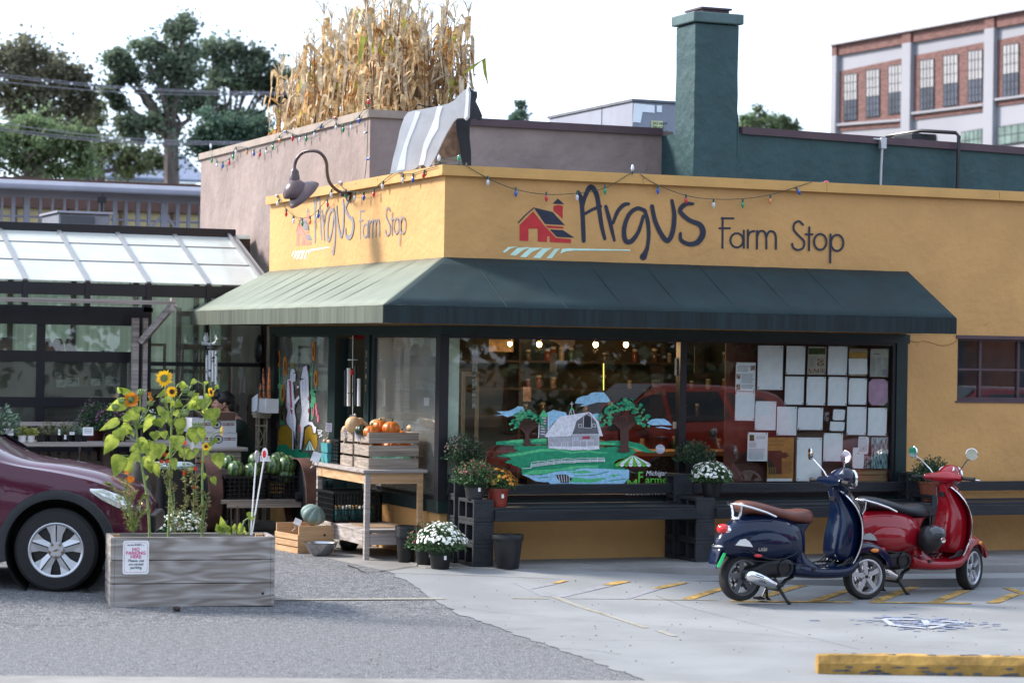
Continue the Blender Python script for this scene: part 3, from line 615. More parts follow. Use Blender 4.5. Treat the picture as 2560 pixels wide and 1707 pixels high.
# interior things in the greenhouse, seen through the panes
ct = thing('greenhouse_counter', 'long dark counter behind the upper glazed door panes', 'counter', (-2.5, 6.6, .15))
mb = MB(); mb.box((-6, 6.4, 1.88), (-1.2, 7.1, 1.93)); mb.build('top', M['dark_wood'], ct)
mb = MB(); mb.box((-6, 6.5, .15), (-1.2, 6.55, 1.88)); mb.build('panel', mat('mid_brown_board', (.11, .075, .05), .7, .25, 3), ct)
for i in range(5): mb = MB(); mb.box((-5.9+i*1.15, 6.45, .15), (-5.83+i*1.15, 7.0, 1.88)); mb.build('leg', M['dark_wood'], ct)
om = mat('orange_plastic_seat', (.26, .055, .018), .4)
for i, (px, py) in enumerate(((128, 880), (158, 882), (194, 880), (20, 872))):
 p = PY(px, py, 6.5); t = thing('bent_chair', ('orange shell chair on the greenhouse counter, ' + ('second from the left', 'third from the left', 'rightmost one', 'leftmost one')[i]), 'chair', (p.x, 6.7, 1.93), R.uniform(-.5, .5), 'orange chairs stored on the counter')
 mb = MB(); g = []
 for j in range(9):
  a = j/8; z = .02+.21*a; yy = .0+.10*math.sin(a*2.2); wd = .075*math.sin(PI*(.25+.6*a))
  g.append([Vector((-wd, yy-.02, z)), Vector((-wd*.5, yy+.02, z)), Vector((wd*.5, yy+.02, z)), Vector((wd, yy-.02, z)), Vector((wd*.5, yy+.035, z)), Vector((-wd*.5, yy+.035, z))])
 mb.rings(g); mb.build('shell', om, t, smooth=True, local=True)
 mb = MB(); mb.tube([(0, .02, .1), (0, -.1, .04), (0, -.1, 0)], .01); mb.tube([(-.05, .05, .02), (.05, .05, .02)], .01); mb.build('legs', M['black_plastic'], t, local=True)
p = PY(212, 872, 6.5); 
for k, (px, c, l) in enumerate(((204, (.03, .2, .24), 'small teal box beside the orange chair on the counter'), (218, (.02, .25, .3), 'bright teal box right of the small teal box on the counter'))):
 p = PY(px, 880, 6.5); mb = MB(); mb.box((p.x-.03, 6.45, 1.931), (p.x+.035, 6.5, 2.0)); mb.box((p.x-.032, 6.448, 1.99), (p.x+.037, 6.502, 2.003)); tag(mb.build('small_box', mat('teal_box', c, .5)), l, 'box')
p = PY(268, 872, 6.6); t = thing('toy_tractor', 'black toy tractor standing on the greenhouse counter', 'toy', (p.x, 6.6, 1.93))
for dx, r in ((-.03, .045), (.16, .02), (.22, .02)):
 mb = MB(); mb.lathe([(r*.5, -.02), (r, -.018), (r, .018), (r*.5, .02)], (p.x+dx, 6.56, 1.93+r), 'y', 14); mb.build('wheel', M['black_plastic'], t, smooth=True)
mb = MB(); mb.box((p.x-.02, 6.57, 1.96), (p.x+.24, 6.62, 2.0)); mb.box((p.x+.08, 6.57, 2.0), (p.x+.11, 6.6, 2.05)); mb.box((p.x-.06, 6.57, 2.0), (p.x+.02, 6.63, 2.03)); mb.build('body', M['black_plastic'], t, bevel=.005)
# photographs and frames seen through the lower pane
fr_ = [((655/4.9, 860+330/4.9), (765/4.9, 860+415/4.9)), ((697/4.9, 860+440/4.9), (800/4.9, 860+530/4.9)), ((810/4.9, 860+415/4.9), (970/4.9, 860+515/4.9)), ((1120/4.9, 860+425/4.9), (1225/4.9, 860+505/4.9)), ((1280/4.9, 860+380/4.9), (1480/4.9, 860+520/4.9))]
pic = mat('dim_photo', (.16, .20, .15), .6, .5, 20, col2=(.5, .5, .46))
for i, (a, b) in enumerate(fr_):
 A, B = PY(*a, 6.3), PY(*b, 6.3); t = thing('framed_picture', 'small framed picture seen through the glazed door, ' + ('top of the group', 'beside the plant pot', 'the widest white one', 'leaning one near the middle', 'large pale one at the right')[i], 'picture', (A.x, 6.3, B.z), 0, 'pictures in the greenhouse')
 mb = MB(); mb.box((A.x, 6.3, B.z), (B.x, 6.33, A.z)); mb.build('frame', M['white'] if i in (1, 2, 3) else M['dark_wood'], t)
 mb = MB(); mb.box((A.x+.012, 6.296, B.z+.012), (B.x-.012, 6.299, A.z-.012)); mb.build('print', pic, t)
A, B = PY(790/4.9, 860+375/4.9, 6.36), PY(1080/4.9, 860+520/4.9, 6.36); mb = MB(); mb.box((A.x, 6.36, B.z), (A.x+.02, 6.48, A.z)); mb.box((B.x-.02, 6.36, B.z), (B.x, 6.48, A.z)); mb.box((A.x+.02, 6.36, A.z-.02), (B.x-.02, 6.48, A.z)); mb.box((A.x+.02, 6.36, B.z), (B.x-.02, 6.48, B.z+.02)); mb.box((A.x+.02, 6.46, B.z+.02), (B.x-.02, 6.48, A.z-.02))
tag(mb.build('wooden_shelf_box', mat('tan_board', (.25, .14, .06), .7)), 'brown wooden box shelf behind the lower greenhouse pane', 'shelf')
# low slatted fence at the foot of the greenhouse, right part
t = thing('board_fence', 'dark weathered board fence along the foot of the greenhouse', 'fence', (-.7, 5.4, .15))
for i in range(13): mb = MB(); x = -1.3+i*.102; h_ = 1.5+R.uniform(-.05, .12); mb.prism([(x, 5.40, .15), (x+.085, 5.40, .15), (x+.085, 5.40, h_-.03), (x+.06, 5.40, h_), (x+.025, 5.40, h_), (x, 5.40, h_-.03)], (0, .02, 0)); mb.build('board', M['dark_wood'] if i % 3 else mat('grey_board', (.10, .085, .07), .8), t)
mb = MB(); mb.box((-1.3, 5.425, 1.38), (.0, 5.45, 1.45)); mb.box((-1.3, 5.425, .5), (0, 5.45, .57)); mb.build('rail', M['dark_wood'], t)
# white lamp shade under the roof
p = PY(325, 735, 6.5); t = thing('pendant_lamp', 'white metal pendant lamp hanging inside the greenhouse', 'lamp', (p.x, 6.5, p.z))
mb = MB(); mb.lathe([(.02, .08), (.03, .06), (.14, .0), (.14, -.01)], (p.x, 6.5, p.z)); mb.build('lamp_shade', M['white'], t, smooth=True)
mb = MB(); mb.tube([(p.x, 6.5, p.z+.08), (p.x, 6.5, p.z+.4)], .006, 6); mb.build('cable', M['black_plastic'], t)
# ============================================================ BACKGROUND
# long open shed with grey roof beam and posts
sh = thing('open_shed', 'long grey roofed shed with slim posts behind the greenhouse', 'shed', (-3, 16, 0))
gm = mat('grey_blue_metal', (.27, .27, .33), .45, .06, 2); a = PY(0, 463, 16); b = PY(503, 492, 16); k_ = (b.z-a.z)/(b.x-a.x)
def shz(px, py): return PY(px, py, 16)
zr_ = lambda x, z0: z0 + (x-a.x)*k_*0
z0_, z1_, z2_, z3_ = (PY(250, y, 16).z for y in (470, 486, 501, 505)); zy = PY(250, 526, 20).z
mb = MB(); mb.prism([(-12, 15.6, z0_), (9, 15.6, z0_), (9, 18, z0_+.02), (-12, 18, z0_+.02)], (0, 0, .05)); mb.build('roof', mat('pale_metal_roof', (.62, .60, .66), .4, .05, 2), sh)
mb = MB(); mb.box((-12, 15.52, z1_), (9, 15.66, z0_-.002)); mb.build('gutter', gm, sh, bevel=.03)
mb = MB(); mb.box((-12, 15.95, z2_), (9, 16.05, z1_+.02)); mb.build('beam', gm, sh)
for px, w_ in ((4, .03), (32, .06), (66, .09), (100, .04), (130, .04), (160, .04), (190, .04), (220, .04), (252, .08), (286, .07), (314, .05), (344, .06), (372, .05), (410, .11), (443, .06), (471, .05), (500, .05)):
 p = shz(px, 560); mb = MB(); mb.box((p.x-w_/2, 15.97, .1), (p.x+w_/2, 16.03, z2_)); mb.build('post', gm, sh)
mb = MB(); mb.box((-12, 20, 0), (9, 20.3, zy)); mb.build('back_wall', mat('pale_yellow_cladding', (.46, .38, .20), .7, .08, 3), sh)
mb = MB(); mb.box((-12, 19.9, zy), (9, 20, zy+.5)); 
for x in [-11+i*.9 for i in range(22)]: mb.box((x, 19.93, .1), (x+.05, 19.99, zy))
mb.build('wall_ribs', mat('brown_trim', (.10, .05, .04), .7), sh)
mb = MB(); zq = PY(250, 548, 16).z; mb.tube([(-12, 16, zq), (9, 16, zq)], .018, 6)
for s_ in (-1, 1): mb.beam((shz(410, 560).x, 16, 4.15), (shz(410, 560).x+s_*.35, 16, 3.7), .04, .04)
mb.build('rail', gm, sh)
p = PY(255, 508, 15.4); t = thing('utility_mast', 'thin black mast standing in front of the grey shed', 'mast', (p.x, 15.4, 0)); mb = MB(); mb.tube([(p.x, 15.4, 0), (p.x, 15.4, p.z+.15)], [.035, .02], 8); mb.build('pole', M['black_plastic'], t)
mb = MB(); mb.box((p.x-.06, 15.36, p.z), (p.x+.06, 15.44, p.z+.1)); mb.build('cap', M['black_plastic'], t)
for nm, p0, p1, lab in (('air_unit', (150, 532), (275, 572), 'grey condenser unit with dark grille behind the greenhouse ridge'),):
 A, B = PY(*p0, 11.5), PY(*p1, 11.5); t = thing(nm, lab, 'air unit', (A.x, 11.5, 2.6)); mb = MB(); mb.box((A.x-.02, 11.5, 2.4), (B.x, 12.6, A.z)); mb.build('cabinet', mat('condenser_grey', (.20, .21, .25), .5), t, bevel=.02)
 mb = MB(); mb.box((A.x+.0, 11.46, 2.4), (B.x-.22, 11.5, A.z-.04)); mb.build('grille', mat('grille_dark', (.06, .07, .085), .5, .2, 40, stretch=(1, 1, 12)), t); mb = MB(); mb.box((A.x-.05, 11.45, A.z), (B.x+.03, 12.65, A.z+.03)); mb.build('lid', gm, t)
# brick and concrete factory at the far right
F0 = CAMP + _r*12.0 + _f*90; F0.z = 0; FD = Vector((.081, -.997, 0)).normalized(); FNn = Vector((-FD.y, FD.x, 0)); FNn = -FNn if FNn.x > 0 else FNn
fb = thing('brick_factory', 'distant brick and concrete factory building with tall sash windows', 'building', F0)
def FP(x, y, off=0.): return PN(1280+x/1.8375, y/1.8375, F0, FNn) + FNn*off
def fr_box(mb, x0, x1, yl0, yr0, yl1, yr1, off, dep): mb.prism([FP(x0, yl0, off), FP(x1, yr0, off), FP(x1, yr1, off), FP(x0, yl1, off)], FNn*-dep)
fcon = mat('grey_painted_concrete', (.30, .30, .34), .8, .05, .3, grime=.08); fbr = mat('red_brick', (.15, .075, .068), .85, .25, 4, stretch=(1, 1, 4))
ZT = FP(1480, 208).z
mb = MB(); q = F0 + FD*75; mb.prism([F0, q, q+Vector((0, 0, ZT)), F0+Vector((0, 0, ZT))], -FNn*25); mb.build('wall', fcon, fb)
mb = MB(); mb.prism([F0+Vector((0, 0, ZT-.05))+FNn*.3-FD*.3, q+Vector((0, 0, ZT-.05))+FNn*.3, q+Vector((0, 0, ZT+.25))+FNn*.3, F0+Vector((0, 0, ZT+.25))+FNn*.3-FD*.3], -FNn*25.5); mb.build('cornice', mat('pale_cornice', (.45, .45, .5), .7), fb)
mb = MB(); zb = FP(1480, 262).z; mb.prism([F0+Vector((0, 0, zb))+FNn*.12, q+Vector((0, 0, zb))+FNn*.12, q+Vector((0, 0, ZT-.05))+FNn*.12, F0+Vector((0, 0, ZT-.05))+FNn*.12], -FNn*.11); mb.build('brick_band', fbr, fb)
for x0, x1, a0, a1, b0, b1 in ((1508,1800,330,268,570,548), (1850,2178,257,194,518,478), (2232,2500,187,130,455,420)):
 ga = [w_ for w_ in ((1528,1592,343,337,562,553),(1630,1695,323,316,546,538),(1732,1798,303,296,531,522),(1877,1945,277,270,512,503),(1985,2056,256,249,494,486),(2098,2168,235,228,477,468),(2258,2335,208,198,452,442)) if x0 < w_[0] < x1]
 mb = MB(); fr_box(mb, x0, x1, a0, a1, b0, b1, .03, .02); mb.build('brick_panel', fbr, fb)
 mb = MB(); fr_box(mb, x0, x1, b0, b1, b0+10, b1+10, .16, .13); mb.build('sill', fcon, fb)
 mb = MB(); fr_box(mb, x0, x1, b0+10, b1+10, b0+34, b1+34, .05, .04); mb.build('brick_strip', fbr, fb)
 for (wx0, wx1, t0, t1, u0, u1) in ga:
  mb = MB(); fr_box(mb, wx0, wx1, t0, t1, u0, u1, .05, .015); o = mb.build('window', bf, fb)
  m0, m1 = (t0*.44+u0*.56), (t1*.44+u1*.56)
  mb = MB(); fr_box(mb, wx0+7, wx1-3, t0+5, t1+5, m0-2, m1-2, .07, .01); mb.build('pane', mat('sky_reflect_pane', (.33, .32, .33), .25, .06, 1), o) if wx0 == 1528 else mb.build('pane', bpy.data.materials['sky_reflect_pane'], o)  # upper panes coloured pale to imitate the sky they reflect
  mb = MB(); fr_box(mb, wx0+7, wx1-3, m0+2, m1+2, u0-5, u1-5, .07, .01); mb.build('pane', M['dim_pane'] if 'dim_pane' in M else M.setdefault('dim_pane', mat('dim_window_pane', (.05, .055, .08), .15, .3, 1)), o)
  mb = MB()
  for k in (1, 2, 3): xx = wx0+5+(wx1-wx0-8)*k/4; fr_box(mb, xx-1, xx+1, t0+4+(t1-t0)*k/4, t0+4+(t1-t0)*k/4, u0-4, u0-5+(u1-u0)*k/4, .085, .01)
  for k in (1, 2): fr_box(mb, wx0+5, wx1-3, t0+(m0-t0)*k/3-.7, t1+(m1-t1)*k/3-.7, t0+(m0-t0)*k/3+.7, t1+(m1-t1)*k/3+.7, .0875, .01); fr_box(mb, wx0+5, wx1-3, m0+(u0-m0)*k/3-.7, m1+(u1-m1)*k/3-.7, m0+(u0-m0)*k/3+.7, m1+(u1-m1)*k/3+.7, .0875, .01)
  mb.build('glazing_bars', bf, o)
for x0, x1, t, b in ((1482,1504,262,900), (1806,1846,188,900), (2184,2228,100,900)):
 mb = MB(); mb.prism([FP(x0, 600, .2), FP(x1, 600, .2), FP(x1, 500, .2)], -FNn*.01)
 pts = [Vector((*FP(x0, 600, .2)[:2], 0)), Vector((*FP(x1, 600, .2)[:2], 0)), Vector((*FP(x1, 600, .2)[:2], zb)), Vector((*FP(x0, 600, .2)[:2], zb))]
 mb = MB(); mb.prism(pts, -FNn*.19); mb.build('pilaster', fcon, fb)
 mb = MB(); mb.prism([p+Vector((0, 0, zb if i < 2 else ZT-.06-zb)) for i, p in enumerate(pts)], -FNn*.19); mb.build('pilaster_cap', fbr, fb)
for x0, x1, a0, a1 in ((2068, 2172, 608, 590), (2238, 2400, 583, 560), (1850, 1950, 640, 622)):
 mb = MB(); fr_box(mb, x0, x1, a0, a1, a0+90, a1+90, .05, .04); o = mb.build('factory_window', bf, fb); mb = MB()
 for i in range(5):
  for j in range(2):
   u0 = x0+4+(x1-x0-8)*i/5; u1 = x0+4+(x1-x0-8)*(i+1)/5-3; sl2 = (a1-a0)/(x1-x0); v0 = a0+4+j*42
   fr_box(mb, u0, u1, v0+(u0-x0)*sl2, v0+(u1-x0)*sl2, v0+38+(u0-x0)*sl2, v0+38+(u1-x0)*sl2, .07, .01)
 mb.build('pane', mat('greenish_pane', (.14, .20, .18), .2, .3, 1) if 'greenish_pane' not in bpy.data.materials else bpy.data.materials['greenish_pane'], o)
# power lines
def wire_set(name, label, cat, ends, r):
 for i, (p0, p1, d0, d1) in enumerate(ends):
  A, B = PY(*p0, d0), PY(*p1, d1); dv = B-A; A = A-dv*.25; B = B+dv*.12; mb = MB(); mb.tube([A.lerp(B, t/12)+Vector((0, 0, -.18*math.sin(PI*t/12))) for t in range(13)], r, 5)
  tag(mb.build(name, M['wire']), label[i], cat, 'power lines in front of the trees')
M['wire'] = mat('aluminium_wire', (.22, .21, .26), .5)
P1 = lambda x, y: (x/3.267, y/3.267)
wire_set('power_line', ['thin overhead wire across the trees, topmost', 'overhead wire just below the topmost one', 'third overhead wire down, crossing the tree crowns', 'overhead wire of the lower bundle, upper one', 'thick overhead cable of the lower bundle, middle one', 'lowest overhead cable in front of the tree trunks'], 'cable',
         [(P1(0, 570), P1(2250, 738), 32, 34), (P1(0, 590), P1(2250, 748), 32.5, 34.5), (P1(0, 632), P1(2200, 760), 32, 34), (P1(0, 966), P1(1900, 1140), 28, 29.5), (P1(0, 1006), P1(1900, 1150), 28.3, 29.8), (P1(0, 1025), P1(1900, 1162), 28, 29.5)], .009)
p = PY(280, 1415/3.267+20, 26)
# pale far house between the trunks
A, B = PY(270, 405, 75), PY(400, 470, 75); hz_ = thing('distant_house', 'pale distant house half hidden behind the tree trunks', 'house', (A.x, 75, 0))
mb = MB(); mb.box((A.x, 75, 0), (B.x+1.5, 82, PY(330, 452, 75).z)); mb.build('wall', M['white'], hz_)
mb = MB(); z0 = PY(330, 452, 75).z; mb.prism([(A.x-.4, 74.6, z0), (B.x+1.9, 74.6, z0), (B.x+1.9, 78.5, z0+1.3), (A.x-.4, 78.5, z0+1.3)], (0, 0, .12)); mb.prism([(A.x-.4, 82.4, z0), (B.x+1.9, 82.4, z0), (B.x+1.9, 78.5, z0+1.3), (A.x-.4, 78.5, z0+1.3)], (0, 0, .12)); mb.build('roof', mat('slate_blue_roof', (.16, .19, .27), .7), hz_)
for i in range(3): mb = MB(); x = A.x+.8+i*1.6; mb.box((x, 74.95, z0-1.6), (x+.7, 74.98, z0-.6)); mb.build('window', M['dim_pane'], hz_)
# trees ------------------------------------------------------
def leafcloud(mb, c, r, n, s, rnd, squash=.8):
 for i in range(n):
  p = Vector(c) + Vector((rnd.gauss(0, r*.5), rnd.gauss(0, r*.5), rnd.gauss(0, r*.5*squash))); u = Vector((rnd.gauss(0, 1), rnd.gauss(0, 1), rnd.gauss(0, .6))).normalized(); v = u.orthogonal().normalized()
  a = rnd.random()*6.28; v = v*math.cos(a)+u.cross(v)*math.sin(a); ss = s*rnd.uniform(.6, 1.3); mb.add([p-u*ss*.5, p+v*ss*.4, p+u*ss*.5, p-v*ss*.4], [(0, 1, 2, 3)])
LEAF = {k: mat('foliage_'+k, c, .6, .35, .45, 0, trans=.5, col2=tuple(min(1, x*1.5) for x in c), detail=2) for k, c in
  dict(dark=(.095, .125, .085), mid=(.10, .14, .07), olive=(.13, .15, .075), brownish=(.12, .12, .08), fir=(.05, .085, .06)).items()}  # leaf colours lightened to imitate haze and glare over the far trees
M['bark'] = mat('grey_bark', (.11, .09, .085), .9, .25, 3, .4, 8, stretch=(3, 3, .6))
def tree(label, Yd, crown, trunk_px, leaf, mt_, seed=1, dens=1., group='trees beyond the shed', trunk_r=.28, name='broadleaf_tree', gap=.35):
 """crown: list of (px, py, radius px) read off the photo, set at depth Yd with real radii"""
 rnd = random.Random(seed); b = PY(trunk_px[0], trunk_px[1], Yd); base = Vector((b.x, Yd, 0)); t = thing(name, label, 'tree', base, 0, group)
 s0 = (PY(crown[0][0]+100, crown[0][1], Yd)-PY(crown[0][0], crown[0][1], Yd)).length/100
 br = MB(); top = base + Vector((0, 0, max(b.z, 2.)))
 br.tube([base, base.lerp(top, .5)+Vector((.1, 0, 0)), top], [trunk_r*1.2, trunk_r*.9, trunk_r*.75], 8); mb = MB()
 for (px, py, rp) in crown:
  c = PY(px, py, Yd); r = rp*s0; c = c + Vector((0, rnd.uniform(-.6, .6)*r, 0))
  br.tube([top, top.lerp(c, .5)+Vector((rnd.uniform(-.3, .3), rnd.uniform(-.3, .3), -.1*r)), c+Vector((0, 0, .3*r))], [trunk_r*.34, trunk_r*.2, .03], 6)
  leafcloud(mb, c, r*1.25, int(200*dens*max(1, r/1.4)), leaf*.5, rnd, .9)
  nsub = max(5, int(13*dens*(r/1.5)))
  for k in range(nsub):
   d = Vector((rnd.gauss(0, 1), rnd.gauss(0, 1), rnd.gauss(0, .8))).normalized()*r*rnd.uniform(.35, .95); cc = c+d
   leafcloud(mb, cc, r*rnd.uniform(.3, .8), int(150*dens*max(1,r/1.4)), leaf*.5, rnd, .75)
   br.tube([c, c.lerp(cc, .6), cc], [.05, .035, .015], 4)
 br.build('trunk', M['bark'], t, smooth=True); mb.build('crown', mt_, t)
 return t
tree('reddish brown tinged tree filling the upper left corner', 42, [(20,150,55),(80,140,50),(140,170,50),(60,200,60),(130,230,60),(190,200,35),(25,250,45),(205,245,45),(60,290,40),(120,300,40),(-40,200,70),(185,290,40)], (100, 420), .26, LEAF['brownish'], 1, 1.0, trunk_r=.3)
tree('dark green bushy tree low on the left', 36, [(20,340,50),(80,330,55),(140,350,50),(60,400,60),(130,410,55),(-30,360,60),(200,400,45),(190,340,35)], (60, 450), .22, LEAF['mid'], 2, 1.2, trunk_r=.15)
tree('tall centre tree with a bare grey lower trunk', 46, [(455,75,34),(470,60,26),(430,75,20),(390,120,36),(440,150,50),(475,130,30),(355,130,30),(300,150,28),(280,150,24),(330,175,34),(400,190,50),(450,215,55),(430,270,50),(300,190,26),(480,260,36),(470,180,36),(380,310,34),(310,300,28),(340,330,34),(430,340,40),(275,230,20),(300,255,18)], (428, 330), .24, LEAF['dark'], 3, .95, trunk_r=.28)
tree('broad tree right of the tall centre tree, reaching the corn', 55, [(530,130,34),(580,120,34),(620,135,34),(560,170,46),(620,180,44),(660,150,40),(680,190,40),(600,215,34),(655,225,36),(540,200,30),(700,240,40),(520,250,26),(570,290,30),(625,300,34)], (560, 400), .28, LEAF['dark'], 4, .9, trunk_r=.25)
tree('low dark tree between the trunks and the taupe wall', 40, [(540,340,45),(590,330,40),(490,380,45),(560,390,50),(620,360,40),(640,320,36),(520,310,30)], (545, 450), .2, LEAF['fir'], 5, 1.2, trunk_r=.15)
tree('olive green tree standing behind the power lines', 50, [(240,320,45),(290,370,45),(250,380,45),(330,400,40),(230,270,28),(200,330,40),(390,400,34),(300,420,40)], (250, 430), .24, LEAF['olive'], 6, 1.0, trunk_r=.2)
tree('small fir top poking above the taupe parapet', 38, [(1302,262,9),(1304,285,15),(1302,305,20),(1302,330,28)], (1303, 340), .16, LEAF['fir'], 7, .9, 'trees behind the roofs', .12, 'fir_tree')
tree('round treetop showing right of the chimney', 60, [(1870,305,22),(1905,295,24),(1940,305,24),(1975,320,20),(1890,330,34),(1940,340,36),(1850,330,20)], (1910, 380), .22, LEAF['mid'], 8, 1.0, 'trees behind the roofs', .2)
# ============================================================ ROOF THINGS: corn, cow sign, lamp, light strings
tint = lambda n, c, **k: mat(n, c, .75, .3, 12, trans=.3, **k)
corn_m = [tint('dry_corn_leaf', (.46, .28, .12), col2=(.60, .44, .24)), tint('rusty_corn_leaf', (.48, .20, .06), col2=(.58, .33, .11)), tint('pale_corn_husk', (.56, .46, .32)), mat('corn_stem', (.16, .085, .05), .7, .3, 9), tint('late_green_leaf', (.32, .34, .05))]
def corn_proto(seed, lab):
 rnd = random.Random(seed); t = thing('corn_plant', lab, 'corn plant', (0, 0, 0), 0, 'dry corn plants on the roof'); H = rnd.uniform(1.55, 1.95)
 lean = Vector((rnd.uniform(-.12, .12), rnd.uniform(-.12, .12), 0)); st = [Vector((0, 0, 0))+lean*(k/8)**2+Vector((0, 0, H*k/8)) for k in range(9)]
 mb = MB(); mb.tube(st, [.016-.0014*k for k in range(9)], 6); mb.build('stem', corn_m[3], t, local=True, smooth=True)
 mb = MB(); side = rnd.random()*6
 for k in range(19):
  f = .16+.80*k/18; p = lean*f*f + Vector((0, 0, H*f)); a = side + k*PI + rnd.uniform(-.9, .9); L = rnd.uniform(.28, .62)*(1.1-.3*f)*min(1, .45+f); wd = rnd.uniform(.018, .036); mb.m = rnd.choice([0, 0, 0, 1, 2, 2]) if rnd.random() < .96 else 4
  up = rnd.uniform(.2, 1.1); br = rnd.uniform(.3, .7); tw = rnd.uniform(-1.2, 1.2); pts = []
  for j in range(7):
   u = j/6; rad = L*(u if u < br else br + (u-br)*rnd.uniform(.2, .5)); zz_ = L*(up*u - (0 if u < br else (u-br)*rnd.uniform(1.6, 2.9)))
   pts.append(p + Vector((math.cos(a)*rad*.75, math.sin(a)*rad*.75, zz_)))
  L_, R_ = [], []
  for j, q in enumerate(pts):
   ww = wd*math.sin(PI*min(1, .12+.88*(j/6)))**.6 if j < 6 else .002; ang = a+PI/2+tw*j/6; d = Vector((math.cos(ang), math.sin(ang), .5*math.sin(tw*j))); L_.append(q-d*ww); R_.append(q+d*ww)
  mb.add(L_+R_, [(j, j+1, 8+j, 7+j) for j in range(6)])
 mb.build('leaves', corn_m, t, local=True)
 mb = MB()
 for k in range(9): a = rnd.random()*6.28; s_ = rnd.uniform(.03, .09); mb.tube([lean+Vector((0, 0, H-.02)), lean+Vector((math.cos(a)*s_*.6, math.sin(a)*s_*.6, H+.1)), lean+Vector((math.cos(a)*s_*1.6, math.sin(a)*s_*1.6, H+rnd.uniform(.12, .2)))], .0035, 4)
 mb.build('tassel', corn_m[2], t, local=True)
 if seed % 2: mb = MB(); z = H*.5; mb.ball(lean*.25+Vector((.03, .02, z)), (.025, .025, .09), 8, 6, Matrix.Rotation(.4, 3, 'Y')); mb.build('ear', corn_m[2], t, local=True, smooth=True)
 return t
protos = [corn_proto(s, '') for s in range(1, 8)]; spots = []
for r_ in range(7):
 for c_ in range(26): spots.append((.72+r_*.15+R.uniform(-.05, .05), 3.55+c_*.215+R.uniform(-.07, .07)))
spots = [s for s in spots if (s[0] < 1.1 or s[1] < 6.6) and R.random() < .86]; k = 0
side_n = ('along the taupe parapet', 'in the row behind the parapet', 'in the middle rows', 'in the back rows')
for x, y in spots:
 if y > 8.0: continue
 pz = protos[k % 7]; sc = R.uniform(.86, 1.12)*(.78+.22*sm((8.2-y)/3.))*(.85 if y < 3.9 else 1); o = pz if k < 7 else dup(pz)
 o.location = (x, y, 4.02); o.rotation_euler = (R.uniform(-.06, .06), R.uniform(-.06, .06), R.random()*6.28); o.scale = (sc, sc, sc)
 o['label'] = 'dry corn plant on the roof ' + side_n[min(3, int((x-.5)/.3))] + (', near the cow' if y < 4.6 else ', far left' if y > 7.4 else ', midway'); k += 1
bedb = MB(); bedb.box((.46, 3.4, 4.55-.4), (1.85, 9.2, 4.2)); tag(bedb.build('planting_bed', M['dark_wood']), 'low soil bed holding the corn on the taupe roof', 'planting bed')
hs = MB(); pa, pb = PY(1040, 268, 3.35), PY(1085, 268, 3.35); hs.tube([pa, pa+Vector((.02, 0, .03)), PY(1060, 266, 3.4), pb, pb+Vector((.06, 0, 0))], .008, 6); hs.tube([PX(905, 297, .36)+Vector((0, 0, .02)), PX(880, 292, .5), PX(850, 300, .4), PX(838, 308, .38)], .005, 6)
tag(hs.build('black_hose', M['black_plastic']), 'loose black hose lying along the taupe parapet', 'hose')
# cow sign, two plywood cut-outs joined by boards
cow = thing('cow_sign', 'plywood cow cut-out sign with a pale striped body standing on the shop roof', 'cow sign', (.5, 1.2, 3.6))
def ZC(x, y): return (640+x/3.267, y/3.267)
co, cn = Vector((.22, .75, 3.8)), Vector((-.72, -.69, 0)).normalized()
def cowp(x, y, off=0.): return PN(*ZC(x, y), co, cn) + cn*off
side = [(1095,1420),(1120,1290),(1150,1180),(1175,1060),(1210,960),(1240,920),(1285,905),(1400,885),(1500,865),(1570,848),(1620,820),(1665,770),(1700,738),(1735,722),(1748,760),(1742,860),(1738,960),(1715,985),(1690,965),(1640,968),(1610,1000),(1555,1090),(1510,1180),(1470,1270),(1430,1345),(1400,1375),(1370,1350),(1330,1355),(1290,1385),(1190,1405)]
mb = MB(); mb.prism([cowp(*p) for p in side], cn*-.02); mb.build('body_panel', mat('weathered_white_board', (.58, .58, .60), .7, .1, 3, grime=.15), cow)
mb = MB()
for q in ([(1305,908),(1345,915),(1320,980),(1290,1060),(1260,1130),(1235,1210),(1225,1290),(1215,1385),(1150,1395),(1170,1310),(1210,1180),(1250,1070),(1285,980)], [(1480,870),(1525,870),(1500,950),(1490,1050),(1440,1130),(1395,1230),(1385,1300),(1370,1345),(1330,1352),(1350,1270),(1370,1170),(1420,1060),(1460,960)], [(1715,735),(1732,727),(1742,770),(1730,950),(1710,975),(1700,960),(1712,850)]):
 mb.poly([cowp(*p, .003) for p in q])
mb.build('white_stripes', mat('bright_white_paint', (.82, .82, .84), .5, .04, 5), cow)
ck2 = mat('black_cow_paint', (.016, .018, .024), .45, .2, 6)
def cow2(x, y, off=0.): return PN(*ZC(x, y), co+Vector((.28, .22, 0)), Vector((-.35, -.94, 0)).normalized()) + Vector((.35, .94, 0)).normalized()*off
mb = MB(); mb.prism([cow2(*p) for p in [(1740,705),(1770,745),(1805,750),(1808,790),(1795,830),(1820,880),(1848,945),(1843,985),(1815,985),(1790,970),(1760,975),(1745,1030),(1745,1130),(1757,1240),(1757,1356),(1690,1356),(1672,1280),(1660,1180),(1640,1090),(1632,980),(1700,970),(1735,900),(1735,780)]], Vector((.35, .94, 0)).normalized()*.02); mb.build('head_panel', ck2, cow)
mb = MB(); mb.prism([cow2(*p, .05) for p in [(1550,1085),(1640,975),(1665,1180),(1670,1300),(1430,1350),(1480,1250)]], Vector((.35, .94, 0)).normalized()*.015); mb.build('back_board', mat('plywood_board', (.24, .15, .10), .8, .3, 14, .2, 20), cow)
mb = MB(); mb.prism([cow2(*p, .03) for p in [(1490,1300),(1660,1270),(1665,1310),(1480,1345)]], Vector((.35, .94, 0)).normalized()*.03)
